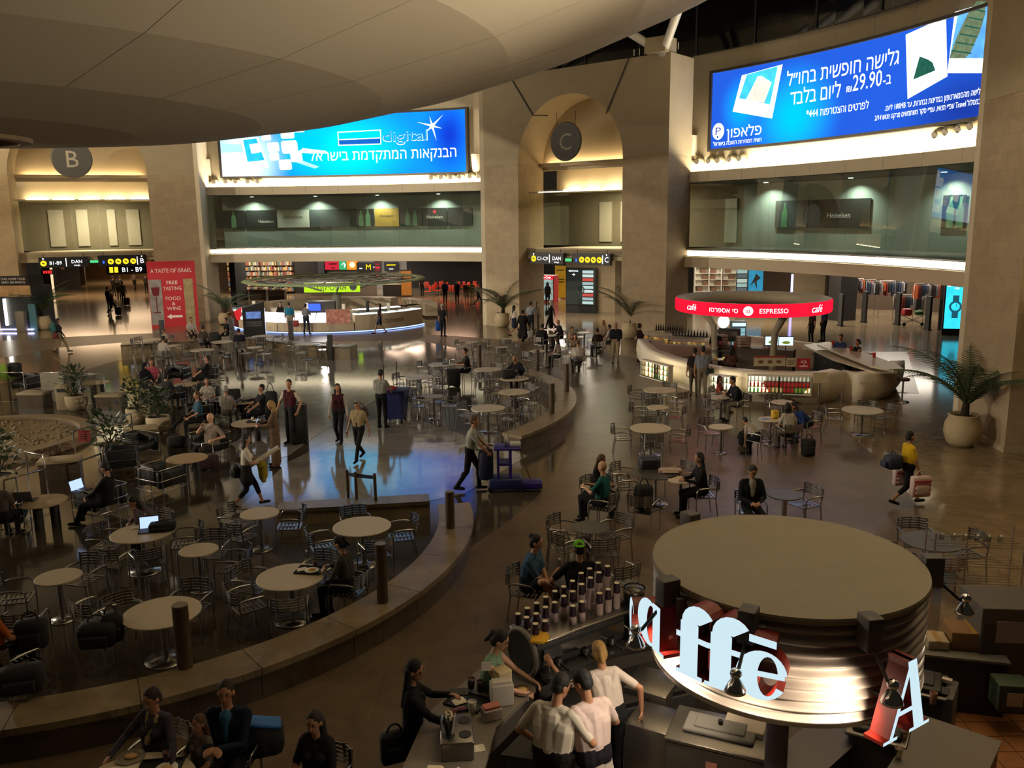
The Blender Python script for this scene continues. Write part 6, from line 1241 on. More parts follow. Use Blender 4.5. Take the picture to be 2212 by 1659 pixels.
L_C = crescent(40, 320)
def chletter(polys, ang, z, label, sc=1., dep=.16, off=.2, yaw=0.):
    p = KN + V(((KR + off) * math.cos(rad(ang)), (KR + off) * math.sin(rad(ang)), z)); rz = rad(ang) + PI / 2 + rad(yaw)
    t = thing('channel_letter', label, 'letter', p, rz); b = MB()
    for q in polys: b.add([(x * sc, 0, zz * sc) for x, zz in q], [tuple(range(len(q)))])
    b.build('face', G_let, t, fix=False); b = MB()
    for q in polys:
        k = len(q); vs = [(x * sc, .004, zz * sc) for x, zz in q] + [(x * sc, dep, zz * sc) for x, zz in q]; b.add(vs, [(i, (i + 1) % k, k + (i + 1) % k, k + i) for i in range(k)] + [tuple(range(k, 2 * k))])
    b.build('return', M_lets, t); b = MB(); b.cyl((0, dep, .2 * sc), (0, dep + .12, .2 * sc), .012, n=6); b.build('standoff', M_black, t)
def solve(px, py):
    """bearing and height on the letter ring seen at px, py"""
    d = cray(px, py); o = V((0, 0, CAMH)) - KN; R = KR + .2; a = d.x ** 2 + d.y ** 2; bb = 2 * (o.x * d.x + o.y * d.y); c = o.x ** 2 + o.y ** 2 - R * R; D = max(0, bb * bb - 4 * a * c); s = (-bb - math.sqrt(D)) / (2 * a)
    q = o + d * s; return math.degrees(math.atan2(q.y, q.x)), CAMH + d.z * s
for polys, px, py, lb, sc in ((L_f, 1488, 1462, 'glowing white letter f with red sides next to the letter a', 1.02), (L_f, 1556, 1490, 'glowing white letter f with red sides next to the letter e', 1.02), (L_e, 1642, 1512, 'glowing white letter e with a straight accent on the drum', .98), (L_a, 1400, 1392, 'glowing white letter a lit red by a lamp', 1.)):
    a, z = solve(px, py); chletter(polys, a, z, lb, sc)
chletter(L_C, 178, 2.42, 'edge of a glowing letter on the far curve of the drum'); aA, zA = solve(1925, 1470); chletter(L_A, aA + 4, 2.36, 'glowing white capital letter A with brown-red sides', 1.05, off=.28, yaw=12)
# lamps on the drum
def drumlamp(ang, label, power=30, aim=0.):
    t = thing('drum_lamp', label, 'lamp', KN + V((KR * math.cos(rad(ang)), KR * math.sin(rad(ang)), 3.0)), rad(ang) - PI / 2)      # local +y points outwards
    b = MB(); b.rbox((0, .1, .12), (.13, .16, .26), .01); b.build('gear_box', mat('lamp_box', '4a4642', .5), t); b = MB(); b.box((-.09, .03, .02), (.05, .08, .16)); b.build('clamp', M_grey, t)
    b = MB(); b.tube([(0, .16, .02), (0, .34, -.14), (0, .4, -.16)], .014, 6); b.build('arm', M_black, t)
    b = MB(); b.lathe([(.02, .0), (.045, -.03), (.075, -.09), (.08, -.11), (.07, -.105), (.04, -.03)], 20, (0, .4, -.16)); rf = b.build('reflector', M_chrome, t); b = MB(); b.ell((0, .4, -.13), (.045, .045, .04), 12, 8); b.build('cap', M_chrome, rf)
    b = MB(); b.ell((0, .4, -.235), (.035, .035, .03), 10, 6); b.build('bulb', glow('lamp_bulb', (1., .72, .42), 14), rf)
    M = Matrix.Rotation(rad(ang) - PI / 2, 3, 'Z'); L = t.location + M @ V((0, .4, -.28)); spot('drum_lamp_light', L, t.location + M @ V((aim, -.1, -.62)), power, (1, .78, .55), 115, .8, .03); return t
a, _ = solve(1610, 1330); drumlamp(a, 'clip-on lamp of the drum between letters f and e', 30, -.25); a, _ = solve(1900, 1340); drumlamp(a, 'clip-on lamp of the drum beside the capital A', 75, .5); a, _ = solve(1420, 1290); drumlamp(a, 'clip-on lamp of the drum above the letter a', 80, .1); drumlamp(-5, 'clip-on lamp of the drum turned to the dark seating', 10); drumlamp(120, 'clip-on lamp of the drum above the chairs behind it', 10)
# ---- the bar
M_ctop = mat('bar_grey_top', '6a6358', .45, var=.08, scale=3); M_cfront = mat('bar_front', '4a443c', .6); M_steel = mat('steel_brushed', '7a7670', .3, metal=.9, var=.06, scale=30)
bar = thing('coffee_bar', 'round grey coffee bar counter with dark working side', 'counter', KN); Z3 = V((0, 0, 0))
def kb(r, a, z=0.): return V((r * math.cos(rad(a)), r * math.sin(rad(a)), z))
segs = [(205, 182), (182, 160), (160, 140), (140, 119), (119, 97), (97, 78)]
for a1, a0 in segs:
    q = [kb(2.72, a0), kb(3.5, a0), kb(3.5, a1), kb(2.72, a1)]; b = MB(); b.prism([(p.x, p.y) for p in q], .97, 1.02); b.build('top_slab', M_ctop if a1 > 140 else mat('bar_dark_top', '2c2824', .4), bar)
    q = [kb(2.8, a0), kb(3.42, a0), kb(3.42, a1), kb(2.8, a1)]; b = MB(); b.prism([(p.x, p.y) for p in q], .0, .97); b.build('front_panel', M_cfront, bar)
def wl(px, py, z): return at(px, py, z)
def gbox(name, label, cat, p, d, m, rz, parts=()):
    t = thing(name, label, cat, p, rz); b = MB(); b.rbox((0, 0, d[2] / 2), d, .012); b.build('body', m, t)
    for nm, c, dd, mm in parts: b = MB(); b.box(c, dd, mi=0); b.build(nm, mm, t)
    return t
# espresso machine with its stacked cups
ma = 125; mp = KN + kb(2.95, ma, 1.02); mrz = rad(ma) - PI / 2
em = thing('espresso_machine', 'black and chrome espresso machine with a dark oval end', 'coffee machine', mp, mrz)
b = MB(); b.rbox((0, .02, .25), (1.35, .5, .34), .05); b.build('body', M_dgrey, em); b = MB(); b.rbox((0, 0, .44), (1.4, .56, .05), .02); b.build('cup_deck', M_steel, em); b = MB(); b.box((0, -.2, .05), (1.3, .42, .06)); b.build('drip_tray', M_steel, em); b = MB(); b.box((0, -.26, .28), (1.2, .03, .14)); b.build('front_band', M_chrome, em)
for s in (-1, 1): b = MB(); b.cyl((s * .68, -.02, .26), (s * .74, -.02, .26), .27, n=28); b.build('end_disc', M_black, em)
b = MB(); b.tube([(-.72, -.02 + .27 * math.cos(i * PI / 12), .26 + .27 * math.sin(i * PI / 12)) for i in range(24)], .03, 6, closed=True); b.build('end_rim', M_grey, em)
for x in (-.4, 0, .4):
    b = MB(); b.cyl((x, -.28, .2), (x, -.28, .13), .04, n=14); gh = b.build('group_head', M_chrome, em); b = MB(); b.tube([(x, -.3, .15), (x, -.46, .13)], .016, 6); b.build('portafilter', M_black, gh)
for x in (-.6, .6): b = MB(); b.tube([(x, -.27, .3), (x, -.36, .28), (x, -.38, .08)], .009, 5); b.build('steam_wand', M_chrome, em)
M_purple = mat('cup_purple', '2c1626', .5, var=.05); M_sleeve = mat('cup_sleeve', 'a08c86', .6); M_rim = mat('cup_rim', 'd8ccae', .5)
def cupstack(p, h, n, label, ribbed=False):
    t = thing('cup_stack', label, 'cup stack', p, 0, 'stacks of upturned paper cups on the espresso machine')
    b = MB(); b.lathe([(0, 0), (.043, 0)] + ([(.043 + (.004 if i % 2 else 0), h * (i + 1) / 12) for i in range(12)] if ribbed else [(.04, h)]) + [(0, h)], 14); b.build('stacked_cups', M_sleeve, t)
    b = MB(); b.lathe([(.042, h), (.031, h + .12)], 14); b.build('top_cup', M_purple, t); b = MB(); b.lathe([(.031, h + .12), (.033, h + .125), (.026, h + .125), (.0, h + .118)], 14); b.build('cup_base', M_rim, t)
MR = Matrix.Rotation(mrz, 3, 'Z')
hs = random.Random(3)
for r in range(3):
    for i in range(10):
        if r == 2 and i in (2, 3, 6): continue
        x = -.62 + i * .135; y = .2 - r * .17; tall = .02 + .32 * (i / 9) ** 1.2 * (1 if r < 2 else .5); cupstack(mp + MR @ V((x, y, .465)), tall + hs.uniform(0, .03), 1, 'stack of upturned purple paper cups on the espresso machine', i > 5)
bag('yellow_cloths', 'bundle of folded yellow cloths on the espresso machine end', mp + MR @ V((-.62, -.2, .47)), mrz + .8, (.26, .16, .035), mat('cloth_yellow', 'c8981c', .8), 'cloth', False); bag('yellow_cloth', 'yellow cloth lying on the dark work counter', KN + kb(2.0, 150, .9), .4, (.3, .16, .03), mat('cloth_yellow2', '8a7a20', .8), 'cloth', False)
wc = thing('work_counter', 'dark low work counter behind the espresso machine', 'counter', KN); b = MB(); q = [kb(1.9, 100), kb(2.6, 100), kb(2.65, 130), kb(2.6, 165), kb(2.0, 165), kb(1.95, 130)]; b.prism([(p.x, p.y) for p in q], .84, .89); b.build('top', M_black, wc); b = MB(); b.prism([(p.x * .98, p.y * .98) for p in q], 0, .84); b.build('cabinet', M_dgrey, wc)
# things along the customer counter (bearing, radius)
def kc(r, a, z=1.02): return KN + kb(r, a, z)
t = thing('cutlery_bin', 'steel box with four round holes holding spoons and rolls', 'container', kc(3.0, 168), rad(168) - PI / 2 + .3)
b = MB(); b.rbox((0, 0, .1), (.5, .32, .2), .015); b.build('body', M_steel, t)
for x in (-.12, .12):
    for y in (-.08, .08): b = MB(); b.cyl((x, y, .19), (x, y, .206), .062, n=18); b.build('hole', M_black if (x, y) != (.12, .08) else M_dgrey, t)
for x, y, h, m, nm in ((-.12, .08, .26, M_black, 'spoons'), (-.1, .06, .3, mat('spoons_clear', '9a948c', .3), 'spoons')):
    b = MB()
    for k in range(6): b.cyl((x, y, .15), (x + .05 * math.cos(k), y + .05 * math.sin(k), .2 + h * .7), .01, n=5)
    o = b.build(nm, m, t); o['kind'] = 'stuff'
for k in range(6): b = MB(); b.ell((.12 + .03 * math.cos(k), .08 + .03 * math.sin(k), .25), (.022, .022, .06), 8, 6); b.build('wooden_stirrer_cup', mat('roll', 'b09868', .7), t)
tray('black tray with sandwich wrap and two coffees at the bar', kc(3.2, 154), rad(154)); cup('full coffee cup at the tray edge', kc(3.28, 150, 1.045), M_purple, .045, .12); cup('second coffee cup beside the full one', kc(3.16, 150, 1.045), M_purple, .045, .12); napkin('white napkin on the bar tray', kc(3.26, 155, 1.045), .5, (.14, .11)); napkin('red printed snack wrapper on the bar tray', kc(3.2, 157.5, 1.045), .3, (.16, .06), mat('wrapper', '6a3038', .5), 'wrapper')
gbox('napkin_dispenser', 'tall beige napkin dispenser box on the bar', 'dispenser', kc(2.95, 148), (.17, .17, .3), mat('disp_beige', 'b0a078', .6), .6, [('slot', (0, -.087, .16), (.1, .01, .08), M_dgrey)])
t = thing('price_card', 'small white price card on a wire stand', 'sign', kc(3.08, 150)); b = MB(); b.box((0, 0, .34), (.1, .008, .1)); b.build('card', mat('paper', 'cfc7b2', .8), t); b = MB(); b.cyl((0, 0, 0), (0, 0, .3), .004, n=5); b.build('wire', M_black, t)
cup('white sugar pot beside the napkin dispenser', kc(3.05, 157), mat('cup_white', 'c8c4b8', .5), .045, .14, lidm=mat('cup_white', 'c8c4b8', .5)); gbox('sweetener_bin', 'bin of pink sweetener packets on the bar', 'container', kc(2.83, 157), (.2, .14, .12), mat('bin_white', 'a89c8c', .5), .4, [('packets', (0, 0, .13), (.17, .1, .03), mat('packet_pink', 'b06a5c', .7))]); gbox('tea_bag_sack', 'white crumpled sack behind the sweetener bin', 'sack', kc(2.86, 151), (.24, .16, .24), mat('sack_white', 'a8a294', .8), .2, [('flap', (0, 0, .25), (.2, .1, .03), mat('sack_white', 'a8a294', .8))])
for k, (r, a) in enumerate(((3.12, 180), (3.18, 184.5), (3.24, 189))): gbox('tea_box', ('beige box of tea packets beside the sauce cup', 'beige box of tea packets between two others', 'beige box of tea packets at the outer end of the row')[k], 'box', kc(r, a), (.16, .34, .11), mat('tea_beige', 'b0a482', .7), rad(a) - .1, [('packets', (0, 0, .115), (.13, .3, .02), mat('tea_pale', 'c4b898', .7))])
cup('small cup with dark sauce near the tea boxes', kc(2.98, 177.5), mat('sauce_cup', '8a6a50', .5), .045, .05); waterbottle('small squeeze bottle near the tea boxes', kc(2.88, 180), .2); napkin('folded paper slip on the bar near the barista', kc(2.78, 168), .2, (.12, .1)); plate('bowl of crumbs behind the napkin dispenser', kc(2.78, 145), mat('bowl_wood', '5a4632', .6), .12)
gbox('knife_tray', 'black narrow tray of utensils below the tea boxes', 'tray', kc(2.88, 186), (.12, .6, .05), M_black, rad(186), [('slot', (0, 0, .05), (.08, .5, .01), M_grey)])
# grinder, till and steel work units under the drum
t = thing('coffee_grinder', 'black coffee grinder with a round hopper next to the machine', 'grinder', kc(2.9, 108), rad(108) - PI / 2); b = MB(); b.rbox((0, 0, .2), (.22, .28, .4), .03); b.build('body', M_black, t); b = MB(); b.lathe([(.06, .4), (.12, .5), (.13, .66), (.11, .68), (0, .69)], 20); b.build('hopper', mat('hopper_smoke', '2a2622', .2), t); b = MB(); b.lathe([(.135, .64), (.14, .66), (.135, .68)], 20); b.build('collar', M_chrome, t)
gbox('cash_till', 'black till with steel tray beside the grinder', 'till', kc(2.95, 92), (.5, .4, .16), M_black, rad(92) - PI / 2, [('screen', (0, -.1, .26), (.34, .03, .24), M_dgrey), ('tray', (0, -.23, .03), (.4, .1, .04), M_steel)])
def unit(px, py, z, d, rz, label, name='steel_cabinet', m=M_steel, parts=(), cat='cabinet'):
    p = at(px, py, z); return gbox(name, label, cat, V((p.x, p.y, 0)), (d[0], d[1], z), m, rz, parts)
unit(1410, 1470, .95, (.5, .55), -.5, 'grey steel cabinet beside the blonde worker', parts=[('door', (-.26, 0, .5), (.02, .45, .75), M_grey)]); unit(1420, 1550, .9, (.55, .5), -.5, 'lower grey steel cabinet behind the worker in pink light', parts=[('door', (-.285, 0, .45), (.02, .42, .7), M_grey)])
t = unit(1555, 1585, 1.02, (.95, .6), -.42, 'steel chest freezer with a raised lid under the drum', 'ice_chest', mat('chest_steel', '4a4640', .4, metal=.5), cat='freezer')
b = MB(); b.rbox((0, 0, 1.03), (.98, .64, .04), .012); b.build('top', M_steel, t); b = MB(); b.rbox((0, .02, 1.07), (.7, .34, .05), .03); ld = b.build('lid', M_grey, t); b = MB(); b.rbox((0, .02, 1.1), (.5, .22, .03), .02); b.build('lid_panel', M_grey, ld); b = MB(); b.cyl((0, .02, 1.11), (0, .02, 1.16), .025, n=12); b.build('lid_knob', M_black, ld)
for x in (-.02, .36): b = MB(); b.box((x, -.305, .82), (.11, .01, .13)); b.build('sticker', mat('sticker_pink', '9a6a5c', .6), t)
t = unit(1610, 1560, 1.1, (.4, .3), -.42, 'pale lit appliance beside the drum pole', 'dishwasher', mat('appl_pale', 'b0a490', .5), [('front', (0, -.155, .7), (.34, .01, .5), M_steel)], 'appliance'); cup('paper cup beside the drum pole', at(1700, 1555, 1.1), M_purple, .05, .14)
u_ = unit(1760, 1620, .88, (1.3, .45), .75, 'long dark work table right of the drum pole', 'work_table', M_dgrey, [('top', (0, 0, .89), (1.34, .5, .03), M_steel)], 'table')
for px, py, rz, lb in ((1900, 1570, -.55, 'tall waste bin with a black rubber lid under the drum'), (1985, 1475, -.5, 'second waste bin with a black lid near the capital A')):
    t = unit(px, py, 1.0, (.5, .5), rz, lb, 'waste_bin', mat('bin_brown', '3a332c', .5), (), 'bin'); b = MB(); b.rbox((0, 0, 1.0), (.58, .58, .04), .02); b.build('collar', M_steel, t); b = MB(); b.rbox((0, 0, 1.04), (.46, .46, .06), .03); b.build('lid', M_black, t); b = MB(); b.rbox((0, 0, 1.075), (.3, .3, .03), .02); b.build('lid_panel', M_dgrey, t)
unit(2020, 1480, 1.02, (.42, .45), -.6, 'grey receipt till on the bar near the capital A', 'cash_till', mat('till_grey', '4c4a4c', .5), [('keys', (0, -.1, 1.03), (.3, .16, .02), M_dgrey), ('paper', (.1, .12, 1.05), (.1, .06, .04), mat('paper', 'cfc7b2', .8))], 'till')
for px, py, lb in ((1940, 1640, 'small clear glass at the dark bar end'), (1952, 1600, 'tall clear glass at the dark bar end'), (2015, 1520, 'pink salt shaker by the receipt till')): cup(lb, at(px, py, 1.0), glass('tumbler', (.8, .78, .72), .1) if 'glass' in lb else mat('shaker_pink', 'a07468', .4), .04, .13)
qb = [at(2000, 1640, 0), at(2080, 1560, 0)]
unit(2040, 1640, .98, (.7, 1.2), -.7, 'low brown counter end beside the terracotta tiles', 'counter_end', mat('counter_brown', '3a3026', .5), [('top', (0, 0, .99), (.74, 1.24, .03), M_ctop)], 'counter')
# store corner behind the bar
unit(2068, 1400, .72, (1.0, .6), -.25, 'dark table carrying cardboard boxes', 'stock_table', M_dgrey, [('top', (0, 0, .73), (1.04, .64, .03), M_grey)], 'table'); q = at(2085, 1392, .75)
for dx, dz, d, lb, m in ((.05, 0, (.55, .4, .24), 'brown cardboard box with yellow tape on the stock table', mat('cardboard', '7a5a34', .8)), (-.38, 0, (.25, .3, .12), 'pale open paper box beside the cardboard box', mat('box_pale', 'a8987c', .8))): gbox('cardboard_box', lb, 'box', q + V((dx, 0, dz)), d, m, -.2, [('tape', (0, 0, d[2]), (.06, d[1], .006), mat('tape', 'a07a30', .5))])
t = thing('wire_rack', 'chrome wire rack stacked with glasses beside grey cabinet', 'rack', at(2065, 1385, 0) + V((.3, .3, 0)), -.15)
for z in (.8, 1.1, 1.4):
    b = MB(); [b.cyl((-.6, -.2 + k * .1, z), (.6, -.2 + k * .1, z), .006, n=4) for k in range(5)]; b.build('shelf', M_chrome, t)
for x in (-.6, .6):
    for y in (-.2, .2): b = MB(); b.cyl((x, y, 0), (x, y, 1.6), .014, n=6); b.build('post', M_chrome, t)
for k in range(6): b = MB(); b.lathe([(0, 0), (.035, 0), (.045, .1), (.04, .1), (.03, .01)], 10, (-.45 + k * .16, 0, 1.41)); b.build('glass', glass('tumbler', (.8, .78, .72), .1), t)
t = unit(2178, 1290, 1.35, (.9, .7), -.1, 'tall grey-brown cabinet with a white paper notice', 'tall_cabinet', mat('cab_grey', '4c463e', .6), [('notice', (-.05, -.36, 1.05), (.45, .01, .28), mat('notice_lilac', '9a8c8c', .7)), ('door', (0, -.355, .6), (.86, .012, 1.1), mat('cab_door', '443e38', .6))])
for px, py, lb, m, d in ((2178, 1525, 'green drink carton with round logo near the tiles', mat('carton_green', '2a3a28', .6), (.36, .3, .34)), (2205, 1440, 'red packets on a shelf by the grey cabinet', M_red, (.25, .3, .4))): gbox('drink_carton', lb, 'box', at(px, py, .3), d, m, -.15, [('logo', (0, -d[1] / 2 - .006, d[2] * .5), (d[0] * .5, .006, d[2] * .5), mat('carton_white', 'a89c8c', .6))])
gbox('low_shelf', 'low dark shelf holding cartons beside the tiles', 'shelf', at(2190, 1530, 0) + V((.05, .1, 0)), (.9, .5, .29), M_dgrey, -.15, [('top', (0, 0, .29), (.92, .52, .015), M_grey)])
# dining table of the group at the picture's lower edge
tZ = table(285, 1705, .6, 'dark-laid round table of the woman in a checked jacket'); tray('black tray with cup in front of the woman in checks', tpos(tZ) + V((.15, .3, .73)), .1); cup('purple cup on the tray of the woman in checks', tpos(tZ) + V((.2, .38, .757)), M_purple, .045, .12); plate('white plate with bread on the tray', tpos(tZ) + V((.24, .25, .757))); napkin('white napkin beside the tray of the woman in checks', tpos(tZ) + V((-.2, .3, .733)), .2, (.3, .14)); plate('patterned bowl beside the white napkin', tpos(tZ) + V((-.22, .48, .733)), mat('bowl_pattern', '7a7060', .5, var=.6, scale=30), .14)
# ================================================================ shops and passages under the gallery
def wallseg(pa, pb, h, m, name='wall_shops', th=.3, z0=0.):
    a, c = at(*pa), at(*pb); d = c - a; b = MB(); b.box((0, th / 2, h / 2 + z0), (d.length, th, h)); o = b.build(name, m); o.location = (a + c) / 2; o.rotation_euler.z = math.atan2(d.y, d.x); return struct(o)
M_swall = mat('shop_wall_brown', '4a3a2a', .7, var=.1); M_sdark = mat('shop_wall_dark', '1e1a18', .7); M_spale = mat('shop_wall_pale', '8a8478', .6)
def lamp_under(px, py, power, col=WARM, size=2.5): q = at(px, py, 0); area('shop_downlight', V((q.x, q.y, 3.85)), V((q.x, q.y, 0)), size, power, col)
# backs
wallseg((470, 628), (640, 626), 3.9, M_swall); wallseg((640, 634), (690, 634), 3.9, M_sdark, th=1.5); wallseg((690, 622), (880, 622), 3.9, M_spale); wallseg((880, 622), (1060, 620), 3.9, M_sdark); wallseg((500, 652), (512, 652), 3.9, M_sdark, th=2)
# bookshop
_r = random.Random(21); cols = ('8a4a3a', '5a6a7a', 'b09a5a', '8a8a84', '6a3a2a', '4a5a3a', 'a07050', 'c0b090')
for i, (x0, x1) in enumerate(((496, 530), (532, 566), (568, 602), (604, 636))):
    a, c = at(x0, 634), at(x1, 634); d = c - a; L = d.length; t = thing('bookcase', ('bookcase next to the dark shop pillar', 'bookcase with mixed bright covers', 'bookcase behind the canopy arm', 'bookcase beside the dark partition')[i], 'bookcase', (a + c) / 2, math.atan2(d.y, d.x))
    b = MB(); b.box((0, .2, 1.6), (L, .04, 3.2)); b.build('back', M_swall, t)
    for k in range(7):
        b = MB(); b.box((0, 0, .2 + k * .45), (L, .4, .03)); b.build('shelf', mat('shelf_wood', '6a4c30', .6), t)
        b = MB(); x = -L / 2 + .03
        while x < L / 2 - .1: w_ = _r.uniform(.06, .16); h = _r.uniform(.24, .38); b.box((x + w_ / 2, -.02, .215 + k * .45 + h / 2), (w_ * .94, .28, h), mi=_r.randrange(8)); x += w_
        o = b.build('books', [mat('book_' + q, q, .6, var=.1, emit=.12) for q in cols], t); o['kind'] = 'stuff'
for i, (x, y) in enumerate(((520, 646), (560, 646), (600, 647))):
    t = thing('display_table', ('low book table below the first bookcase', 'low book table with pale paperbacks', 'low book table near the partition')[i], 'table', at(x, y)); b = MB(); b.box((0, 0, .75), (1.5, .9, .06)); b.build('top', mat('shelf_wood', '6a4c30', .6), t); b = MB(); b.box((0, 0, .36), (1.3, .7, .72)); b.build('plinth', M_swall, t)
    b = MB()
    for k in range(24): b.box((-.6 + (k % 8) * .17, -.3 + (k // 8) * .28, .8 + _r.uniform(0, .12)), (.14, .2, .06 + _r.uniform(0, .1)), mi=k % 8)
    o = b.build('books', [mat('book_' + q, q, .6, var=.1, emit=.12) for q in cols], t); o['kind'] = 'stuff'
lamp_under(560, 640, 520, (1, .85, .65), 7); lamp_under(790, 632, 420, (1, .95, .9), 6); lamp_under(860, 650, 300, (1, .7, .5), 4)
# central counters and lit signs
def litsign(px, py, z, wd, h, label, m, txt=(), name='shop_sign'):
    q = at(px, py, 0); t = thing(name, label, 'sign', V((q.x, q.y - .35, max(0, z - (.72 if z > 1.5 else 0))))); b = MB(); b.box((0, 0, h / 2), (wd, .12, h)); b.build('box', M_black, t); b = MB(); b.box((0, -.07, h / 2), (wd * .94, .02, h * .9)); b.build('face', m, t)
    if z > 1.5:
        for sx in (-.4, .4): b = MB(); b.cyl((sx * wd, 0, h), (sx * wd, 0, 3.95 - t.location.z), .02, n=6); b.build('hanger', M_black, t)
    for s, hh, x, zz, mm in txt: lettering(s, hh, mm, t, (x, -.085, zz), bold=.02)
    return t
R_ = glow('neon_red', (.9, .03, .03), 1.2); Y_ = glow('neon_yellow', (1., .6, .0), 1.3); GW = G_white
litsign(724, 622, 2.4, 1.6, .95, 'red lit shop sign with dark lettering', glow('sign_red', (.55, .02, .04), .9), [('▬▬', .26, 0, .5, M_black), ('▬', .22, 0, .15, M_black)]); litsign(747, 622, 2.4, .95, .95, 'green lit sign with a white arrow', glow('sign_greenlit', (.05, .4, .15), .9), [('↑', .5, 0, .2, GW)]); litsign(765, 622, 2.4, 1.1, .95, 'orange lit sign with a pale oval', glow('sign_orange', (.9, .25, .02), 1.), [('●', .5, 0, .25, glow('pale_or', (1, .7, .4), 1.4))]); litsign(691, 622, 2.0, 1.7, 1.1, 'dark television screen above the pale counter', mat('tv_dark', '1a2224', .2, var=.6, scale=3)); litsign(797, 622, 2.3, 2.0, .8, 'black shop sign with a yellow double arch letter', M_black, [('M', .5, .1, .15, Y_), ('▬', .2, -.6, .2, GW), ('▬', .2, .7, .3, GW)]); litsign(819, 622, 1.7, .6, 1.7, 'vertical red neon script sign', mat('neon_back', '3a0a0c', .5), [('◡', .3, 0, 1.2, R_), ('▬', .3, 0, .85, R_), ('◠', .3, 0, .5, R_), ('●', .3, 0, .12, R_)]); litsign(848, 622, 2.3, 1.3, .85, 'yellow and white food sign beside the neon script', M_black, [('▬▬▬', .2, 0, .5, Y_), ('▬▬', .14, 0, .15, GW)])
for i, (x, y, L) in enumerate(((705, 638, 2.6), (775, 638, 3.0), (850, 640, 1.6))):
    t = thing('shop_counter', ('pale counter under the television screen', 'pale counter stocked with white packages', 'dark counter below the neon script')[i], 'counter', at(x, y)); b = MB(); b.box((0, 0, .5), (L, .7, 1.0)); b.build('body', M_spale if i < 2 else M_sdark, t); b = MB(); b.box((0, 0, 1.02), (L + .1, .8, .05)); b.build('top', M_white, t)
    b = MB(); 
    for k in range(14): b.box((-L / 2 + L * (k + .5) / 14, _r.uniform(-.2, .2), 1.04 + .15), (L / 17, .2, _r.uniform(.1, .5)), mi=k % 3)
    o = b.build('goods', [M_white, M_spale, M_red], t); o['kind'] = 'stuff'
litsign(880, 640, 0.0, .9, 2.2, 'amber upright display board behind the canopy', mat('amber_board', '8a5a20', .5, emit=.3), name='display_board')
# food court with red chairs
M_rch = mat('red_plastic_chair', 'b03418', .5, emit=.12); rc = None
for i in range(16):
    x, y = 925 + (i % 8) * 15 + _r.uniform(-3, 3), 632 + (i // 8) * 8 + _r.uniform(-2, 2); p = at(x, y); a = _r.uniform(0, 6.28)
    if rc is None:
        rc = thing('plastic_chair', 'red plastic chair in the dim food court', 'chair', p, a, 'red food court chairs'); b = MB(); b.rbox((0, 0, .46), (.46, .46, .05), .02); b.build('seat', M_rch, rc); b = MB(); b.rbox((0, -.22, .72), (.44, .05, .46), .02); b.build('backrest', M_rch, rc)
        for sx in (-1, 1):
            for sy in (-1, 1): b = MB(); b.cyl((sx * .2, sy * .2, 0), (sx * .2, sy * .2, .44), .018, n=6); b.build('leg', M_alu, rc)
    else: dup(rc, p, a)
for x, y, lb in ((948, 637, 'red food court table near the neon script'), (985, 636, 'red food court table behind the group'), (1018, 638, 'red food court table beside the stone pier')):
    t = thing('food_court_table', lb, 'table', at(x, y)); b = MB(); b.box((0, 0, .74), (1.2, .8, .04)); b.build('tabletop', mat('red_top', '7a1c1c', .4), t); b = MB(); b.cyl((0, 0, 0), (0, 0, .72), .05, n=8); b.build('column', M_black, t); b = MB(); b.cyl((0, 0, 0), (0, 0, .03), .3, n=16); b.build('base', M_black, t)
lamp_under(980, 640, 160, (1, .6, .4), 4)
# ---- passage under arch C
t = thing('drinks_fridge', 'red topped drinks fridge in the C passage', 'fridge', at(1182, 652), -.5); b = MB(); b.box((0, 0, 1.0), (1.5, .8, 2.0)); b.build('body', M_red, t); b = MB(); b.box((0, -.41, .95), (1.35, .02, 1.5)); b.build('door', glow('cooler', (.35, .5, .45), .6, .8, 4), t); b = MB(); b.box((0, -.41, 1.85), (1.4, .03, .3)); b.build('header', glow('cooler_red', (.7, .02, .04), .9), t); lettering('Coca-Cola', .17, GW, t, (0, -.44, 1.78), shear=.2)
for k in range(4): b = MB(); b.box((0, -.43, .35 + k * .35), (1.3, .02, .02)); b.build('shelf', M_alu, t)
t = thing('roll_banner', 'yellow upright banner beside the C passage fridge', 'banner', at(1211, 645), -.4); b = MB(); b.box((0, 0, 1.3), (.9, .04, 2.5)); b.build('sheet', mat('banner_yellow', 'b08a1c', .6, emit=.2), t); b = MB(); b.box((0, 0, .04), (.95, .25, .08)); b.build('base', M_alu, t)
for z in (2.2, 1.5, 1.3): b = MB(); b.box((0, -.025, z), (.6, .01, .08)); b.build('print', M_dgrey, t)
wallseg((1222, 672), (1328, 676), 3.9, M_pier, 'wall_passage', 1.2)
def deco3(t, y, z0, h):
    watch(t, y, z0, h, mat('watch_pic', '2c3a38', .4, emit=.1), .34, .42)
    for k in range(9): b = MB(); b.box((.5, y - .01, z0 + .15 + k * h / 9.4), (.75, .015, h / 13)); b.build('shop_plate', glow('plate_%d' % (k % 4), ((.5, .65, .62), (.35, .45, .45), (.55, .08, .06), (.6, .7, .66))[k % 4], .8), t)
    lettering('BREITLING', .1, GW, t, (-.5, y - .02, z0 + h * .92)); lettering('→', .2, GW, t, (-.5, y - .02, z0 + h * .8))
lightbox('directory_board', 'shop directory light box with dark watch picture on stone wall', 1256, 676, 2.0, 2.35, .55, math.atan2(at(1328, 676).y - at(1222, 672).y, at(1328, 676).x - at(1222, 672).x), mat('dir_dark', '1c2826', .4, emit=.15), deco3, 'directory')
person(at(1183, 662), 80, 'shopper in dark clothes by the C passage fridge', top='1a1618', bottom='16141a', hair='black', H=1.7, style='long', fem=True)
lamp_under(1200, 640, 350, WARM, 3); lamp_under(1330, 650, 350, WARM, 3); lamp_under(1262, 690, 200, WARM, 2)
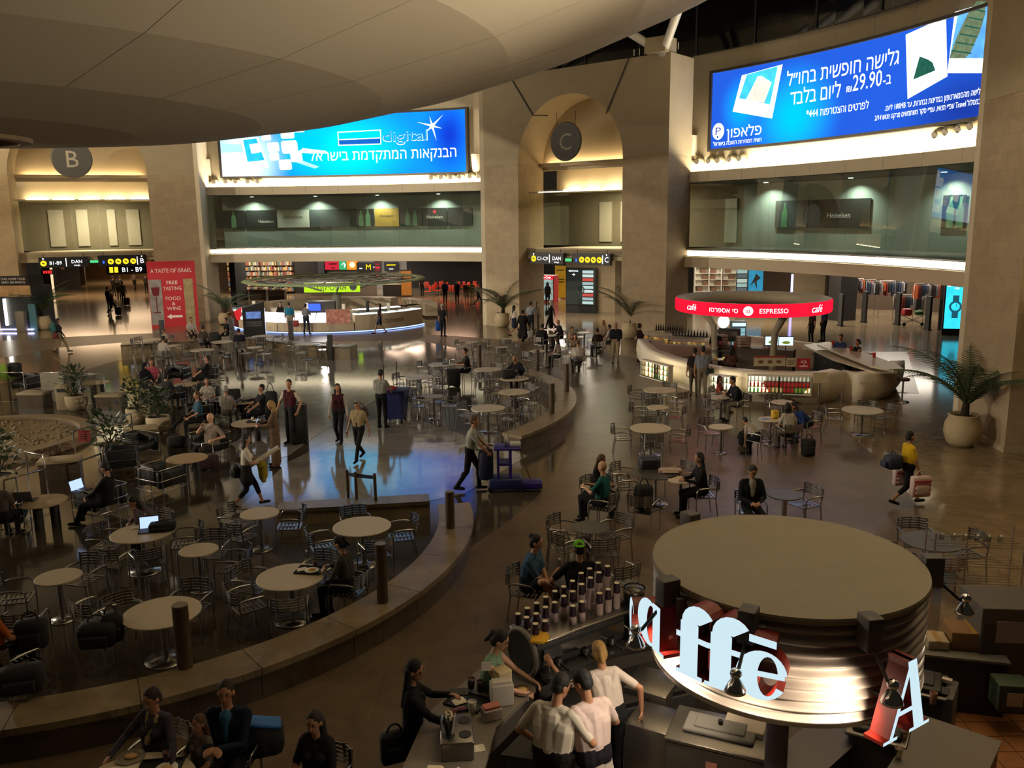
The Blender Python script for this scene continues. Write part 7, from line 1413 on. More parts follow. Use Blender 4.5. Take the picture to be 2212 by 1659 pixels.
# ---- passage B
wallseg((95, 618), (185, 616), 3.9, M_swall); wallseg((185, 600), (330, 600), 3.9, mat('passage_tan', '7a5c38', .6)); t = thing('lift_door', 'dark grey door set in the B passage wall', 'door', at(148, 626)); b = MB(); b.box((0, 0, 1.5), (2.4, .15, 3.0)); b.build('leaf', mat('lift_grey', '3c3a3c', .4), t); b = MB(); b.box((-1.4, -.1, 1.6), (.15, .2, 3.2)); b.build('lit_jamb', glow('jamb', (1., .7, .4), .8), t); b = MB(); b.box((-.3, -.1, 2.2), (.35, .02, .5)); b.build('poster', mat('door_paper', 'a88c94', .6), t)
litsign(184, 612, .6, .7, 2.6, 'narrow red and gold poster in the B passage', mat('red_gold', '8a2418', .5, var=.6, scale=3, emit=.3), name='wall_poster')
lamp_under(150, 640, 300, (1, .68, .4), 5); lamp_under(250, 640, 480, (1, .68, .4), 7); lamp_under(280, 610, 420, (1, .68, .4), 7)
# ---- right bay shops
wallseg((1500, 640), (1590, 640), 3.9, M_spale); wallseg((1588, 668), (1640, 670), 3.9, M_pier, 'wall_pillar', 1.); wallseg((1645, 660), (1700, 662), 3.9, M_swall, th=1.); wallseg((1706, 650), (1780, 655), 3.9, M_pier, 'wall_passage', .4); wallseg((1786, 690), (1812, 694), 3.9, M_sdark, 'wall_pillar', 1.2); wallseg((1806, 665), (2040, 675), 3.9, M_swall); wallseg((2025, 712), (2110, 725), 3.9, M_sdark, 'wall_pillar', .8)
for i, (x, y) in enumerate(((1515, 648), (1545, 648), (1572, 648))):
    t = thing('white_shelf', ('white shelf unit beside the stone pier', 'white shelf unit with brown boxes', 'white shelf unit next to the pillar')[i], 'shelf', at(x, y)); b = MB(); b.box((0, .2, 1.3), (1.1, .03, 2.6)); b.build('back', M_white, t)
    for k in range(6): b = MB(); b.box((0, 0, .2 + k * .45), (1.1, .4, .03)); b.build('board', M_white, t)
    for s in (-1, 1): b = MB(); b.box((s * .55, 0, 1.3), (.04, .4, 2.6)); b.build('side', M_white, t)
    for k in range(5): b = MB(); b.box((_r.uniform(-.3, .3), -.02, .36 + k * .45), (.4, .25, .28)); b.build('box', mat('goods_brown', '6a4a34', .7), t)
def deco4(t, y, z0, h):
    b = MB(); b.add([(0, y, z0 + h * .62), (.3, y, z0 + h * .5), (.06, y, z0 + h * .42), (.1, y, z0 + h * .2), (-.08, y, z0 + h * .4), (-.34, y, z0 + h * .3), (-.1, y, z0 + h * .5)], [(0, 1, 2), (0, 2, 4, 6), (2, 3, 4), (4, 5, 6)]); b.build('bird_picture', M_black, t); lettering('Watches', .14, GW, t, (0, y - .01, z0 + h * .87)); lettering('→', .24, GW, t, (0, y - .01, z0 + h * .74))
lightbox('watch_light_box', 'blue light box with a swallow and an arrow', 1629, 676, .9, 2.5, 1.0, -.15, glow('lb_blue', (.03, .22, .35), .9, .5, 1.5), deco4)
t = thing('shop_plates', 'stack of small lit shop name plates on the pillar', 'sign', at(1603, 672) + V((0, -.1, 0)), -.1); b = MB(); b.box((0, .06, 1.6), (.95, .05, 3.2)); b.build('backboard', M_dgrey, t)
for k in range(8): b = MB(); b.box((0, 0, .8 + k * .3), (.85, .06, .24)); b.build('plate', glow('nameplate_%d' % (k % 3), ((.35, .5, .45), (.5, .6, .5), (.12, .14, .14))[k % 3], .7), t)
t = thing('light_column', 'thin violet light strip at the passage edge', 'lamp', at(1708, 672)); b = MB(); b.box((0, 0, 1.2), (.12, .1, 2.4)); b.build('tube', glow('violet', (.45, .4, 1.), 2.), t); b = MB(); b.box((0, .08, 1.2), (.2, .06, 2.5)); b.build('frame', M_black, t)
gc = ('1c1c22', '8a8a90', '6a1c1c', '2a3a5a', 'a8a4a0', '3a2a24', 'b05020', '22302a', '5a5a66')
def rack(px, py, label, L=1.6, n=12, z=1.45, rz=0., seed=1):
    r = random.Random(seed); t = thing('clothes_rack', label, 'clothes rack', at(px, py), rz); b = MB(); b.tube([(-L / 2, 0, 0), (-L / 2, 0, z), (L / 2, 0, z), (L / 2, 0, 0)], .02, 6); b.build('frame', M_alu, t)
    for k in range(n):
        h = r.uniform(.6, .95); x = -L / 2 + L * (k + .5) / n; b = MB(); b.add([(x - .05, -.22, z - .12), (x + .03, .22, z - .12), (x + .04, .24, z - h), (x - .06, -.24, z - h), (x, 0, z - .02)], [(0, 1, 2, 3), (0, 4, 1)]); b.box((x, 0, z - h / 2 - .05), (.06, .42, h - .15)); b.build('garment', mat('gar_' + gc[(k * 5 + seed) % 9], gc[(k * 5 + seed) % 9], .8), t)
    return t
for i, (x, y, L, z, rz) in enumerate(((1835, 684, 1.7, 2.3, .3), (1862, 682, 1.6, 2.2, .2), (1898, 686, 1.8, 2.2, .1), (1925, 684, 1.6, 2.2, .0), (1960, 692, 1.7, 1.5, -.1), (2000, 694, 1.8, 2.2, .2))): rack(x, y, 'rail of hanging clothes ' + ('next to the shop name post', 'behind the first clothes rail', 'with dark coats beside the security gate', 'with pale shirts mid-shop', 'low with red and white tops', 'near the turquoise light box')[i], L, 11, z, rz, i + 1)
for x, y, lb in ((1866, 696, 'security gate frame beside the dark coats'), (1938, 701, 'security gate frame before the low rail'), (2003, 712, 'security gate frame nearest the turquoise box'), (1815, 704, 'dark shop post with vertical lettering')):
    t = thing('security_gate', lb, 'gate', at(x, y)); b = MB(); b.box((0, 0, .9), (.12, .5, 1.8)); b.build('panel', M_dgrey, t); b = MB(); b.box((0, 0, .03), (.2, .6, .06)); b.build('base', M_black, t)
t = thing('pushchair', 'red and green toy trolley parked before the clothes rails', 'trolley', at(1968, 703)); b = MB(); b.rbox((-.3, 0, .75), (.5, .45, .4), .1); b.build('red_basket', M_red, t); b = MB(); b.rbox((.4, 0, .7), (.4, .4, .25), .08); b.build('green_basket', mat('toy_green', '2a6a34', .6), t); b = MB(); b.tube([(-.6, -.2, .1), (.6, -.2, .6), (.7, -.2, .9)], .02, 6); b.tube([(-.6, .2, .6), (.6, .2, .1)], .02, 6); b.build('frame', M_black, t)
for x in (-.5, .5): b = MB(); b.cyl((x, -.25, .1), (x, -.2, .1), .1, n=12); b.build('wheel', M_black, t)
lamp_under(1540, 655, 220, (1, .88, .7), 4); lamp_under(1750, 700, 220, WARM, 4); lamp_under(1880, 680, 380, (1, .88, .72), 6); lamp_under(1980, 690, 260, (1, .88, .72), 5); lamp_under(1620, 700, 250, WARM, 3)
# ================================================================ everyone in the hall
def hip(px, py, z=.52): q = at(px, py, z); return V((q.x, q.y, 0))
def P(px, py, face, label, **k): return person(at(px, py), face, label, **k)
def S(px, py, face, label, ch=True, **k):
    """seated figure at the hips seen at px, py, with the chair under it"""
    p = hip(px, py); o = person(p, face, label, 'sit', **k)
    if ch: chair(p, face, 'aluminium chair under the ' + ch if isinstance(ch, str) else 'aluminium chair in use', None)
    return o
# ---- walking and standing in the middle
w1 = P(537, 1098, 25, 'woman in white top carrying a yellow jacket and a paper roll', pose='walk', top='b8b0a0', bottom='161616', hair='brown', style='bob', fem=True, H=1.66, legs='capri', hl=(-.16, .3, 1.1), hr=(.12, .32, 1.08), skirt=(.62, .24, '141414'), det=1, lean=4)
def local(o, v): return o.location + Matrix.Rotation(o.rotation_euler.z, 3, 'Z') @ (V(v) * o.scale.x)
t = thing('paper_roll', 'long pale paper roll held by the woman in white', 'roll', local(w1, (.05, .1, .95)), w1.rotation_euler.z); b = MB(); b.cyl((-.1, -.15, -.05), (.1, .6, .42), .05, n=14); b.build('sheet', mat('paper', 'cfc7b2', .8), t); b = MB(); b.cyl((.1, .6, .42), (.102, .606, .424), .035, n=14); b.build('core', M_grey, t)
t = thing('folded_jacket', 'yellow jacket hung over the arm of the woman in white', 'jacket', local(w1, (.0, .33, .62)), w1.rotation_euler.z)
G = Body(); my = cloth('7a6a18'); G.cap((-.14, 0, .38), (.14, 0, .38), .09, .09, my); G.cap((-.12, .03, .35), (-.16, .04, .02), .09, .07, my); G.cap((.1, .03, .35), (.17, .02, .05), .09, .06, my); G.cap((0, .04, .35), (.02, .05, .1), .1, .09, my); G.build('cloth', t, .016)
bag('shoulder_bag', 'black shoulder bag of the woman in white', local(w1, (-.2, -.2, .72)), w1.rotation_euler.z, (.32, .16, .26), M_seatblk)
P(598, 1008, 190, 'blond woman in a long brown dress looking at her phone', top='5a4634', bottom='5a4634', hair='blond', style='bob', fem=True, H=1.7, skirt=(.04, .2, '5c4836'), hl=(-.12, .36, 1.15), hr=(.12, .36, 1.15), sleeve='long', pitch=-20, det=1)
t = thing('phone', 'lit phone in the hands of the blond woman', 'phone', at(598, 1008) + V((-.42, -.02, 1.22))); b = MB(); b.box((0, 0, 0), (.012, .07, .13), ry=.5); b.build('body', M_black, t); b = MB(); b.box((.008, 0, 0), (.002, .06, .11), ry=.5); b.build('screen', glow('phone_screen', (.3, .5, 1.), 1.5), t)
P(632, 958, 250, 'man in white shirt and dark red waistcoat standing by a case', top='b0a898', vest='3a1218', bottom='121214', hair='brown', H=1.8, sleeve='short', hl=(-.3, .1, .95), hr=(.28, .2, .98), det=1, yaw=20)
P(735, 957, 265, 'long-haired woman in dark red waistcoat walking', pose='walk', top='a89c94', vest='341016', bottom='121216', hair='black', style='long', fem=True, H=1.7, sleeve='long', det=1, yaw=20, fl_=(-.09, .18, .09), fr=(.09, -.15, .1), hl=(-.28, .05, .8), hr=(.28, .05, .8))
w5 = P(778, 995, 250, 'boy in a khaki shirt and cap walking with a rucksack', pose='walk', top='8a7a5c', bottom='16161a', hair='brown', H=1.62, hat=('6a6a68', 'cap', '2a2a2a'), det=1, hl=(-.3, -.05, .82), hr=(.3, .12, .84))
bag('rucksack', 'small dark rucksack on the back of the boy in a cap', local(w5, (0, -.22, 1.05)), w5.rotation_euler.z + PI, (.3, .16, .4), mat('sack_brown', '2c1e1a', .8), 'backpack', True, True); waterbottle('small water bottle in the hand of the boy', local(w5, (.31, .15, .66)), .2)
P(826, 925, 75, 'cleaner in a grey shirt seen from behind at the bin cart', top='7c7c74', bottom='0e0e10', hair='black', H=1.76, sleeve='short', hl=(-.12, .34, 1.08), hr=(.2, .34, 1.08), det=1, pitch=-15)
P(1016, 1060, 0, 'grey-haired cleaner in pale shirt pushing the violet cart', pose='walk', top='8c8c84', bottom='0c0c0e', hair='light', H=1.78, sleeve='short', hl=(-.2, .42, .95), hr=(.2, .42, .95), lean=10, det=1, wide=1.08, fl_=(-.07, .2, .09), fr=(.07, -.3, .12), style='short')
w8 = P(133, 763, 20, 'woman with a turquoise backpack walking across the hall', pose='walk', top='1c1a1c', bottom='7a6a50', hair='black', style='long', fem=True, H=1.7, sleeve='long')
bag('backpack', 'turquoise backpack on the walking woman', local(w8, (0, -.24, 1.05)), w8.rotation_euler.z + PI, (.34, .2, .46), mat('turq_cloth', '2a5a5c', .8), 'backpack', True, True); bag('red_bag', 'dark red bag at the hip of the walking woman', local(w8, (.2, -.15, .75)), w8.rotation_euler.z, (.3, .18, .3), mat('red_cloth', '5a1e1e', .8))
w9 = P(628, 724, 100, 'man in a turquoise shirt and shorts at the glowing kiosk', top='2a7a9a', bottom='9a8c78', legs='short', hair='brown', H=1.8)
bag('duty_free_bag', 'red plastic bag in the hand of the man in turquoise', local(w9, (.3, .05, .45)), .2, (.34, .2, .34), mat('red_plastic', '9a3a38', .5))
P(663, 723, 80, 'woman in grey jeans browsing at the glowing kiosk', top='6a6a70', bottom='2a2e3a', hair='black', style='bun', fem=True, H=1.7, hl=(-.1, .3, 1.1), hr=(.12, .3, 1.1), fl_=(-.16, 0, .08), fr=(.16, .03, .08), sleeve='long')
P(822, 722, 185, 'woman in dark shorts striding past the kiosk lettering', pose='walk', top='2a2024', bottom='2c3444', legs='short', hair='black', style='bob', fem=True, H=1.7)
person(KO + V((-2.2, -4.9, 0)), 265, 'saleswoman in black behind the kiosk counter', top='141414', bottom='141414', hair='black', style='long', fem=True, H=1.66, sleeve='long', hl=(-.1, .3, 1.05), hr=(.1, .3, 1.05))
w13 = P(957, 728, 60, 'person in black with a white sun hat', top='141416', bottom='16161a', hair='grey', H=1.72, hat=('b8b0a0', 'sun'), sleeve='short')
bag('tote_bag', 'bright blue tote bag beside the person in a sun hat', local(w13, (-.3, .08, .32)), .2, (.4, .16, .52), mat('blue_tote', '1a4a9a', .6))
P(1111, 727, 20, 'woman in a white top walking towards the arch', pose='walk', top='b4aca0', bottom='1c2434', hair='brown', style='long', fem=True, H=1.66, sleeve='long', skirt=(.5, .2, '1c2434'), legs='short'); w15 = P(1130, 740, 70, 'heavy woman in black with a white plastic bag', pose='walk', top='161414', bottom='141414', hair='black', style='bun', fem=True, H=1.66, wide=1.3, sleeve='long', skirt=(.3, .28, '161414'))
bag('plastic_bag', 'white plastic shopping bag carried by the heavy woman', local(w15, (.34, .1, .2)), .3, (.34, .22, .42), mat('white_plastic', 'a8a49c', .5)); P(1147, 722, 60, 'man in a light blue shirt leaving towards the arch', top='7c8690', bottom='2a2a2e', hair='black', H=1.74, wide=1.1); P(1158, 716, 60, 'woman in a beige headscarf beside the man in light blue', top='6a5e50', bottom='5a5044', hair=None, style='bald', fem=True, H=1.64, hat=('6c6458', 'scarf'), sleeve='long', skirt=(.15, .2, '665a4c'))
w17 = P(1190, 712, 190, 'woman in a white headscarf and long dark coat', pose='walk', top='141418', bottom='141418', hair=None, style='bald', fem=True, H=1.66, hat=('a8a29a', 'scarf'), sleeve='long', skirt=(.12, .22, '141418')); bag('handbag', 'black handbag of the woman in a white headscarf', local(w17, (.2, .2, .85)), 1.2, (.3, .14, .26), M_seatblk)
P(1330, 786, 255, 'man in a dark jacket and beige trousers standing', top='14161e', bottom='7a6a54', hair='grey', H=1.76, sleeve='long', wide=1.15, hl=(-.1, .28, 1.1), hr=(.1, .28, 1.1), pitch=-20); P(1381, 783, 20, 'person in dark red at the rounded cafe end', top='2a1216', bottom='1a1416', hair='brown', style='bun', fem=True, H=1.66, hl=(-.1, .35, 1.05), hr=(.12, .35, 1.05), sleeve='long')
w20 = P(1516, 862, 80, 'man in grey-blue shirt with a strap bag ordering at the cafe', top='6a6e78', bottom='6a6252', hair='black', H=1.8, sleeve='short', wide=1.1, hr=(.12, .3, 1.4), hl=(-.26, .06, .82), det=1); bag('strap_bag', 'dark strap bag on the hip of the man in grey-blue', local(w20, (.24, -.08, .82)), .3, (.26, .12, .24), M_seatblk); P(1498, 858, 80, 'man in black standing half hidden beside the man in grey-blue', top='1c1814', bottom='4a4234', hair='brown', H=1.7, sleeve='short')
P(1577, 850, 95, 'woman in a red plaid shirt at the salad case', top='5a3a34', bottom='1c1a1e', hair='black', style='bob', fem=True, H=1.68, sleeve='long', hl=(-.1, .35, 1.15), hr=(.15, .35, 1.15), det=1)
w22 = P(1955, 1092, 5, 'woman in a yellow shirt carrying red striped shopping bags', pose='walk', top='b89414', bottom='0e0c0e', legs='capri', hair='black', style='short', fem=True, H=1.64, wide=1.12, hl=(-.22, .12, .82), hr=(.22, .16, .8), fl_=(-.07, .34, .1), fr=(.07, -.36, .18), det=1)
bag('shopping_bag', 'white and red striped shopping bag of the woman in yellow', local(w22, (.24, .18, .28)), w22.rotation_euler.z + PI / 2, (.42, .16, .46), mat('striped_bag', 'b8a49e', .5, var=.2, scale=7)); bag('shopping_bag', 'second striped shopping bag behind the woman in yellow', local(w22, (-.26, .0, .4)), w22.rotation_euler.z + PI / 2, (.34, .14, .38), mat('striped_bag', 'b8a49e', .5, var=.2, scale=7)); bag('shoulder_bag', 'navy bag slung behind the woman in yellow', local(w22, (0, -.36, .88)), w22.rotation_euler.z, (.3, .36, .32), mat('navy_bag', '1a2038', .7))
P(1752, 742, 200, 'person in brown standing by the clothes shop', top='3a241c', bottom='1a1614', hair='black', H=1.68, fem=True, style='bun'); P(1778, 738, 190, 'man in royal blue by the clothes shop', top='1c2c5a', bottom='16161c', hair='brown', H=1.76, hl=(-.3, .3, 1.0))
# ---- passage B and the food court
for i, (x, y, f, lb, k) in enumerate(((236, 672, 60, 'person in blue walking down the B passage', dict(top='22264a', bottom='16161a')), (244, 678, 20, 'person in brown pulling a dark suitcase in the B passage', dict(top='4a3828', bottom='141414', pose='walk')), (268, 656, 90, 'man in beige with a red suitcase in the B passage', dict(top='7a6a50', bottom='5a4c38', wide=1.15)), (247, 640, 90, 'dark figure in front of the pale trio', dict(top='1c1a1a', bottom='141414')), (262, 640, 90, 'person with a black backpack in the B passage', dict(top='2a2624', bottom='141414')), (292, 628, 90, 'lone man in grey far down the B passage', dict(top='5a5048', bottom='16161a', pose='walk')), (258, 648, 90, 'white-haired person among the B passage walkers', dict(top='6a6258', bottom='3a342c', hair='grey')), (317, 634, 80, 'person in dark clothes beside the red banner', dict(top='201a18', bottom='161414')))):
    person(at(x, y), f, lb, **{**dict(H=1.7, hair='black'), **k})
suitcase('cabin_suitcase', 'dark cabin suitcase trailing behind the walker in brown', at(256, 681), .4, (.4, .25, .5), M_seatblk); suitcase('cabin_suitcase', 'red cabin suitcase of the man in beige', at(275, 660), .1, (.42, .26, .55), mat('red_case', '5a1c18', .6))
for x, y, f, lb, k in ((962, 655, 100, 'person in a blue coat in the food court group', dict(top='1e3054', bottom='141418')), (988, 655, 250, 'man in black in the food court group', dict(top='181818', bottom='141414')), (1008, 658, 80, 'person with bare legs in the food court group', dict(top='3a2a24', bottom='6a5a44', legs='short')), (1020, 658, 90, 'person in tan in the food court group', dict(top='6a4a3a', bottom='8a7458', legs='short')), (1033, 660, 10, 'person in white with a backpack in the food court', dict(top='a09c98', bottom='18181c', pose='walk')), (912, 640, 60, 'dark figure near the red neon sign', dict(top='201c1c', bottom='161616')), (860, 640, 200, 'woman in a black skirt beyond the canopy', dict(top='8a7c74', bottom='141414', fem=True, skirt=(.5, .24, '141414'))), (612, 645, 90, 'shopper in brown beyond the canopy', dict(top='5a3a30', bottom='3a2c28')), (549, 640, 90, 'shopper with a black backpack before the bookshop', dict(top='8a7460', bottom='6a5848'))):
    person(at(x, y), f, lb, **{**dict(H=1.7, hair='black'), **k})
# ---- far terrace
S(352, 770, 80, 'man in white sitting with his back turned on the far terrace', 'man in white', top='9c9488', bottom='8a8276', hair='black', H=1.76, sleeve='long', lean=12); S(360, 738, 250, 'child in pale clothes facing the man in white', 'child in pale clothes', top='8a7c70', bottom='4a4440', hair='brown', H=1.3, lean=15); S(415, 722, 300, 'man in a white shirt at the far group table', 'man in a white shirt', top='a09890', bottom='1c1a1a', hair='brown', H=1.75); S(437, 742, 70, 'man in a checked dark shirt at the far group table', 'man in checks', top='3a342c', bottom='1c1a18', hair='black', H=1.72, wide=1.1, lean=12); S(490, 722, 220, 'person in black raising a hand at the far table', 'person raising a hand', top='161414', bottom='141414', hair='black', H=1.7, hr=(.3, .35, 1.15)); S(518, 750, 110, 'person in navy at the far table seen from behind', 'person in navy', top='1c1c28', bottom='141416', hair='black', H=1.72, lean=10); bag('black_backpack', 'black backpack placed on a far terrace chair', hip(464, 742) + V((0, 0, .5)), .2, (.45, .3, .55), M_seatblk, 'backpack', True, True)
# ---- lounge
kw = dict(ch=False, seat=.42)
S(315, 832, 330, 'hooded person in dark blue in the lounge', top='16161c', bottom='141418', hair='black', hat=('16161c', 'scarf'), H=1.7, sleeve='long', **kw); S(330, 822, 300, 'person in a pink top with reddish hair in the lounge', top='a04858', bottom='2a2a30', hair='light', style='bob', fem=True, H=1.66, **kw); S(362, 856, 80, 'dark-haired person seen from behind in the lounge', top='2a2a2e', bottom='1a1a1c', hair='black', fem=True, H=1.68, **kw); S(443, 815, 190, 'person leaning back in dark clothes in the lounge', top='1a1618', bottom='141414', hair='brown', H=1.72, lean=-12, **kw); S(450, 868, 290, 'woman in white trousers and blouse in the lounge', top='a49c90', bottom='98907f', hair='brown', style='bob', fem=True, H=1.66, hr=(.2, .4, .8), **kw); S(491, 892, 85, 'white-haired man sunk in an armchair', top='7a7268', bottom='4a4640', hair='grey', H=1.74, **kw); S(430, 905, 215, 'person in a light blue top with crossed legs in the lounge', top='2a4858', bottom='161618', hair='light', style='short', H=1.72, fr=(-.05, .75, .42), **kw); S(460, 962, 235, 'heavy man in a beige shirt drinking in the lounge', top='7a6e60', bottom='2a2622', hair='light', H=1.78, wide=1.25, hr=(.05, .24, 1.05), hl=(-.35, .2, .75), style='bald', skin='fair', det=1, **kw); S(562, 890, 220, 'man in black leaning on the lounge table', top='121214', bottom='16161a', hair='black', H=1.76, hl=(-.25, .4, .68), hr=(.1, .35, .7), lean=-8, **kw); S(228, 1082, 175, 'man in black with a laptop on his lap', top='121212', bottom='101012', hair='black', H=1.76, sleeve='long', fl_=(-.1, .6, .08), fr=(.1, .62, .1), lean=-10, pitch=-25, det=1, **kw)
S(0, 1118, 95, 'man in a checked shirt working at the bright laptop', top='4a4038', bottom='141416', hair='brown', H=1.76, det=1, **kw)
S(335, 1140, 235, 'person bent over with head in hand at the tablet', 'bent person', top='5a4c4c', bottom='1c1a1e', hair='black', style='bob', fem=True, H=1.68, lean=32, hl=(-.05, .42, 1.02), hr=(.15, .42, .74), pitch=-15, sleeve='long', det=1)
S(752, 1268, 165, 'woman in a grey cardigan looking at her hands beside the tray', 'woman in grey', top='3a3a34', bottom='101012', hair='black', style='tail', skin='fair', fem=True, H=1.68, sleeve='long', lean=6, pitch=-22, hl=(-.1, .34, .82), hr=(.1, .34, .84), det=2)
S(-12, 1415, 60, 'person in orange beside the backpack-laden chairs', 'person in orange', top='a0501c', bottom='1a1a1a', hair='black', H=1.75, det=1)
# ---- middle terrace
S(1012, 800, 190, 'man in dark grey at the laptop table', 'man at the laptop', top='2a2828', bottom='1c1c20', hair='black', H=1.74, hl=(-.12, .42, .8), hr=(.12, .42, .8), lean=10); S(1122, 812, 240, 'bald man in a dark jacket bent over his bag', 'man in a dark jacket', top='16161c', bottom='14141a', hair=None, style='bald', H=1.76, lean=28, sleeve='long', hl=(-.2, .45, .8), hr=(.2, .45, .8)); S(1168, 740, 60, 'broad person in black with their back turned', 'broad person in black', top='141214', bottom='141214', hair='black', H=1.74, wide=1.25, lean=15, sleeve='long'); S(1212, 728, 200, 'bald man in black under the arch', 'bald man in black', top='181416', bottom='161414', hair=None, style='bald', H=1.74, lean=12, sleeve='long'); S(1208, 770, 150, 'woman in white with a dark coat over her chair', 'woman in white', top='a09890', bottom='2a2624', hair='brown', style='bob', fem=True, H=1.66, lean=10); S(1236, 745, 300, 'woman with bare shoulders by the seated man in white', 'woman with bare shoulders', top='9a8478', bottom='3a3430', hair='light', style='bun', fem=True, H=1.64, sleeve='none'); S(1250, 782, 100, 'man in a white t-shirt seen from behind', 'man in a white t-shirt', top='a8a298', bottom='2a2826', hair='light', H=1.78, wide=1.15, lean=10); S(1242, 762, 280, 'woman in beige facing the man in white', 'woman in beige', top='7a6a5a', bottom='3a342e', hair='brown', style='bob', fem=True, H=1.64); S(1292, 750, 110, 'person in dark brown from behind', 'person in dark brown', top='2a201a', bottom='1c1a18', hair='brown', H=1.7, lean=10); S(1303, 728, 220, 'blond person beside the standing man', 'blond person', top='7a6a54', bottom='4a4238', hair='blond', style='bob', fem=True, H=1.64); S(1316, 740, 160, 'person in a white vest behind the standing man', 'person in a white vest', top='a49c92', bottom='4a4440', hair='brown', H=1.66)
# ---- cafe side
S(1553, 856, 330, 'child in a red vest at the small table', 'child in red', top='8a3a30', bottom='2a2a30', hair='brown', style='bob', fem=True, H=1.35, sleeve='short'); S(1598, 872, 190, 'man in a dark jacket leaning on the small table', 'man leaning over', top='14161c', bottom='7a7466', hair='black', H=1.8, wide=1.1, lean=22, hl=(-.1, .45, .8), hr=(.1, .45, .8), sleeve='long', det=1); S(1640, 945, 130, 'child in white bending over beside a chair', 'bending child', top='98908a', bottom='161616', hair='brown', H=1.4, lean=55, hl=(-.2, .4, .4), hr=(.1, .45, .45), det=1); S(1705, 935, 100, 'girl with long dark hair in a white printed shirt', 'girl in white', top='948c82', bottom='5a5248', hair='black', style='long', fem=True, H=1.6, lean=14, det=1); S(1748, 915, 190, 'person in a bright blue jacket bent over the table', 'person in blue', top='1a2c60', bottom='2a3040', hair='brown', style='bob', H=1.68, lean=48, hl=(-.1, .5, .7), hr=(.1, .5, .7), sleeve='long', det=1)
for x, y, f, lb, k in ((1834, 775, 200, 'man in a blue shirt at the bar', dict(top='2a3a64', bottom='16161c', hair='black', H=1.74)), (1872, 785, 170, 'woman in a black sleeveless top at the bar', dict(top='141216', bottom='16161a', hair='brown', style='tail', fem=True, H=1.66, sleeve='none'))):
    q = at(x, y, .9); person(V((q.x, q.y + .9, 0)), f + 30, lb, 'sit', seat=.76, fl_=(-.1, .3, .36), fr=(.1, .3, .36), hl=(-.14, .45, 1.12), hr=(.14, .45, 1.12), **k)
person(V((8.2, 34.0, 0)), 250, 'dark-haired cafe worker behind the pastry case', top='161618', bottom='141414', hair='black', H=1.74, lean=18, hl=(-.1, .4, 1.0), hr=(.1, .4, 1.0))
S(1287, 1062, 330, 'woman in black with wavy brown hair', 'woman in black with wavy hair', top='141214', bottom='141216', hair='light', style='bob', fem=True, H=1.66, lean=8, sleeve='short', pitch=-15, hl=(-.1, .3, .75), hr=(.05, .32, .78), det=1); S(1302, 1088, 155, 'balding man in a teal t-shirt with raised knees', 'man in teal', top='1c5250', bottom='24242a', hair=None, style='bald', H=1.76, skin='fair', fl_=(-.12, .4, .22), fr=(.12, .42, .22), hl=(-.1, .35, .85), hr=(.1, .35, .85), wide=1.1, det=1); S(1518, 1062, 185, 'person in black with long sleeves at the litter table', 'person in black', top='101012', bottom='101012', hair='black', style='bob', fem=True, H=1.7, lean=8, sleeve='long', hl=(-.15, .42, .85), hr=(.1, .4, .82), det=1)
S(1621, 1098, 270, 'man in a dark suit and white shirt reading', 'man in a suit', top='121418', stripe='8a847c', bottom='121418', hair='brown', H=1.8, sleeve='long', pitch=-28, hl=(-.08, .3, .72), hr=(.08, .3, .72), det=1, face_=True)
S(1140, 1268, 340, 'heavy man in a blue t-shirt with crossed leg', 'man in a blue t-shirt', top='34506a', bottom='101012', legs='short', hair='black', style='bun', skin='fair', H=1.76, wide=1.25, lean=12, hl=(-.05, .35, .5), hr=(.15, .4, .55), fr=(-.05, .42, .5), shoe='16161a', det=2); S(1255, 1300, 95, 'man in black with a lime green cap worn backwards', 'man in a green cap', top='0e0e10', bottom='16181e', hair='brown', hat=('5aa018', 'back'), H=1.8, wide=1.15, lean=14, hl=(-.3, .35, .85), hr=(.32, .35, .85), det=2)
# ---- coffee bar
def barista(px, py, z, face, label, **k):
    q = at(px, py, z); return person(V((q.x, q.y, 0)), face, label, det=2, **k)
SH = 'b0a898'
barista(1190, 1500, 1.68, 62, 'barista in a cream shirt with black strap and belt', top=SH, bottom='0e0e10', hair='black', H=1.8, sleeve='short', wide=1.12, lean=12, yaw=-35, pitch=-20, belt='141210', hl=(-.28, .2, .98), hr=(.34, .36, 1.05))
barista(1285, 1495, 1.68, 120, 'barista in a pinkish lit shirt passing change', top='b8a49c', bottom='16141a', hair='black', H=1.82, sleeve='short', wide=1.08, lean=12, yaw=25, pitch=-20, hl=(-.12, .36, 1.05), hr=(.2, .34, 1.12), skirt=(.6, .2, 'aca096'))
barista(1322, 1418, 1.62, 95, 'blonde barista with ponytail reaching across the machine', top='b4a89c', bottom='121214', hair='blond', style='tail', fem=True, H=1.7, sleeve='short', lean=14, side=-8, hl=(-.6, .32, 1.42), hr=(.32, -.05, 1.05), elbow=((0, -.2, -1), (.8, -.6, -.4)), pitch=-10)
barista(1045, 1372, 1.6, -15, 'woman in a mint sleeveless dress leaning to the machine', top='7a9478', bottom='7a9478', hair='brown', style='tail', skin='fair', fem=True, H=1.68, sleeve='none', legs='short', skirt=(.5, .2, '7a9478'), lean=14, hl=(-.1, .55, 1.12), hr=(.12, .5, 1.08), pitch=-15)
wb = barista(888, 1440, 1.62, 5, 'woman in black with long dark hair at the counter', top='0e0c0e', bottom='0c0c0e', hair='black', style='long', fem=True, H=1.68, sleeve='long', hl=(-.06, .4, 1.3), hr=(.18, .42, 1.08), yaw=-20, pitch=-15)
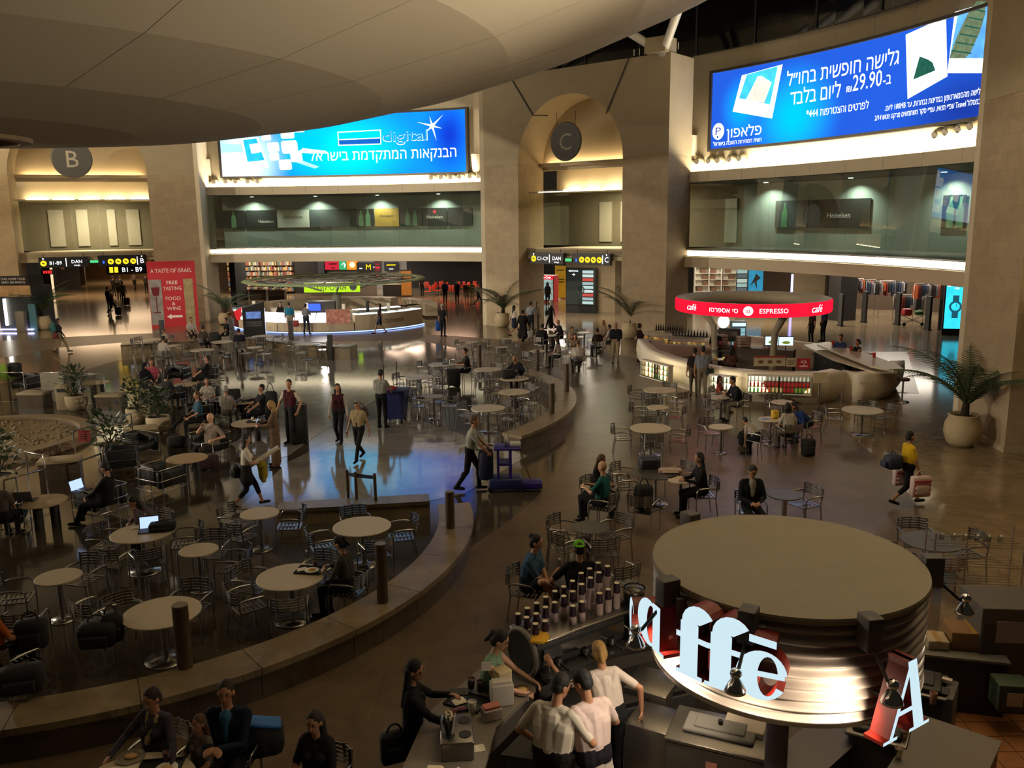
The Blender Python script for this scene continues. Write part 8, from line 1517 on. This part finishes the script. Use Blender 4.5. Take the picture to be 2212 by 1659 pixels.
t = thing('dark_wallet', 'dark wallet held up by the woman in black', 'wallet', local(wb, (-.06, .5, 1.32)), wb.rotation_euler.z); b = MB(); b.rbox((0, 0, 0), (.1, .2, .02), .008, ry=.3); b.build('cover', M_black, t); b = MB(); b.box((0, 0, .012), (.08, .17, .004), ry=.3); b.build('flap', M_dgrey, t)
cup('small white cup tilted in the hand of the woman in black', local(wb, (.18, .52, 1.06)), mat('cup_white', 'c8c4b8', .5), .04, .09); bag('shoulder_bag', 'boxy black shoulder bag of the woman in black', local(wb, (.12, -.2, .66)), .4, (.3, .14, .34), M_seatblk)
# ---- group at the near table
S(345, 1640, 250, 'woman in a checked jacket with a cream scarf', 'woman in checks', top='3a3640', bottom='4a3034', hair='brown', style='short', fem=True, H=1.68, sleeve='long', hl=(-.5, .35, .75), hr=(.28, .4, .78), det=2, pitch=-12, wide=1.1, extra=lambda B, T, Hd, HR: (B.cap(T(-.06, .03, .52), T(.02, .13, .25), .03, .028, cloth('a89470')), B.cap(T(.07, .02, .52), T(.02, .13, .25), .032, .03, cloth('a89470'))))
S(500, 1640, 268, 'young man in a navy and blue jacket with clasped hands', 'young man in navy', top='121a2c', stripe='24506a', bottom='141418', hair='brown', H=1.8, sleeve='long', hl=(-.02, .36, .86), hr=(.03, .36, .86), det=2, wide=1.1, yaw=8); t = thing('sports_bag', 'dark backpack with a bright blue flap behind the young man', 'backpack', hip(545, 1640) + V((.08, .16, .46)), .3); b = MB(); b.rbox((0, 0, .2), (.44, .24, .4), .1); b.build('body', mat('bag_dark', '14161c', .8), t); b = MB(); b.rbox((.02, -.02, .4), (.36, .2, .05), .024, ry=.25); b.build('flap', mat('flap_blue', '1c5a9a', .6), t)
S(440, 1665, 240, 'child with light brown hair beside the young man', 'child', top='5a5450', bottom='2a2a2c', hair='light', style='bob', fem=True, H=1.3, det=2); S(690, 1695, 255, 'dark-haired young woman in black below the bench curve', 'dark-haired young woman', top='1a1618', bottom='141414', hair='brown', style='long', fem=True, H=1.66, det=2, pitch=-8)
finish_people()
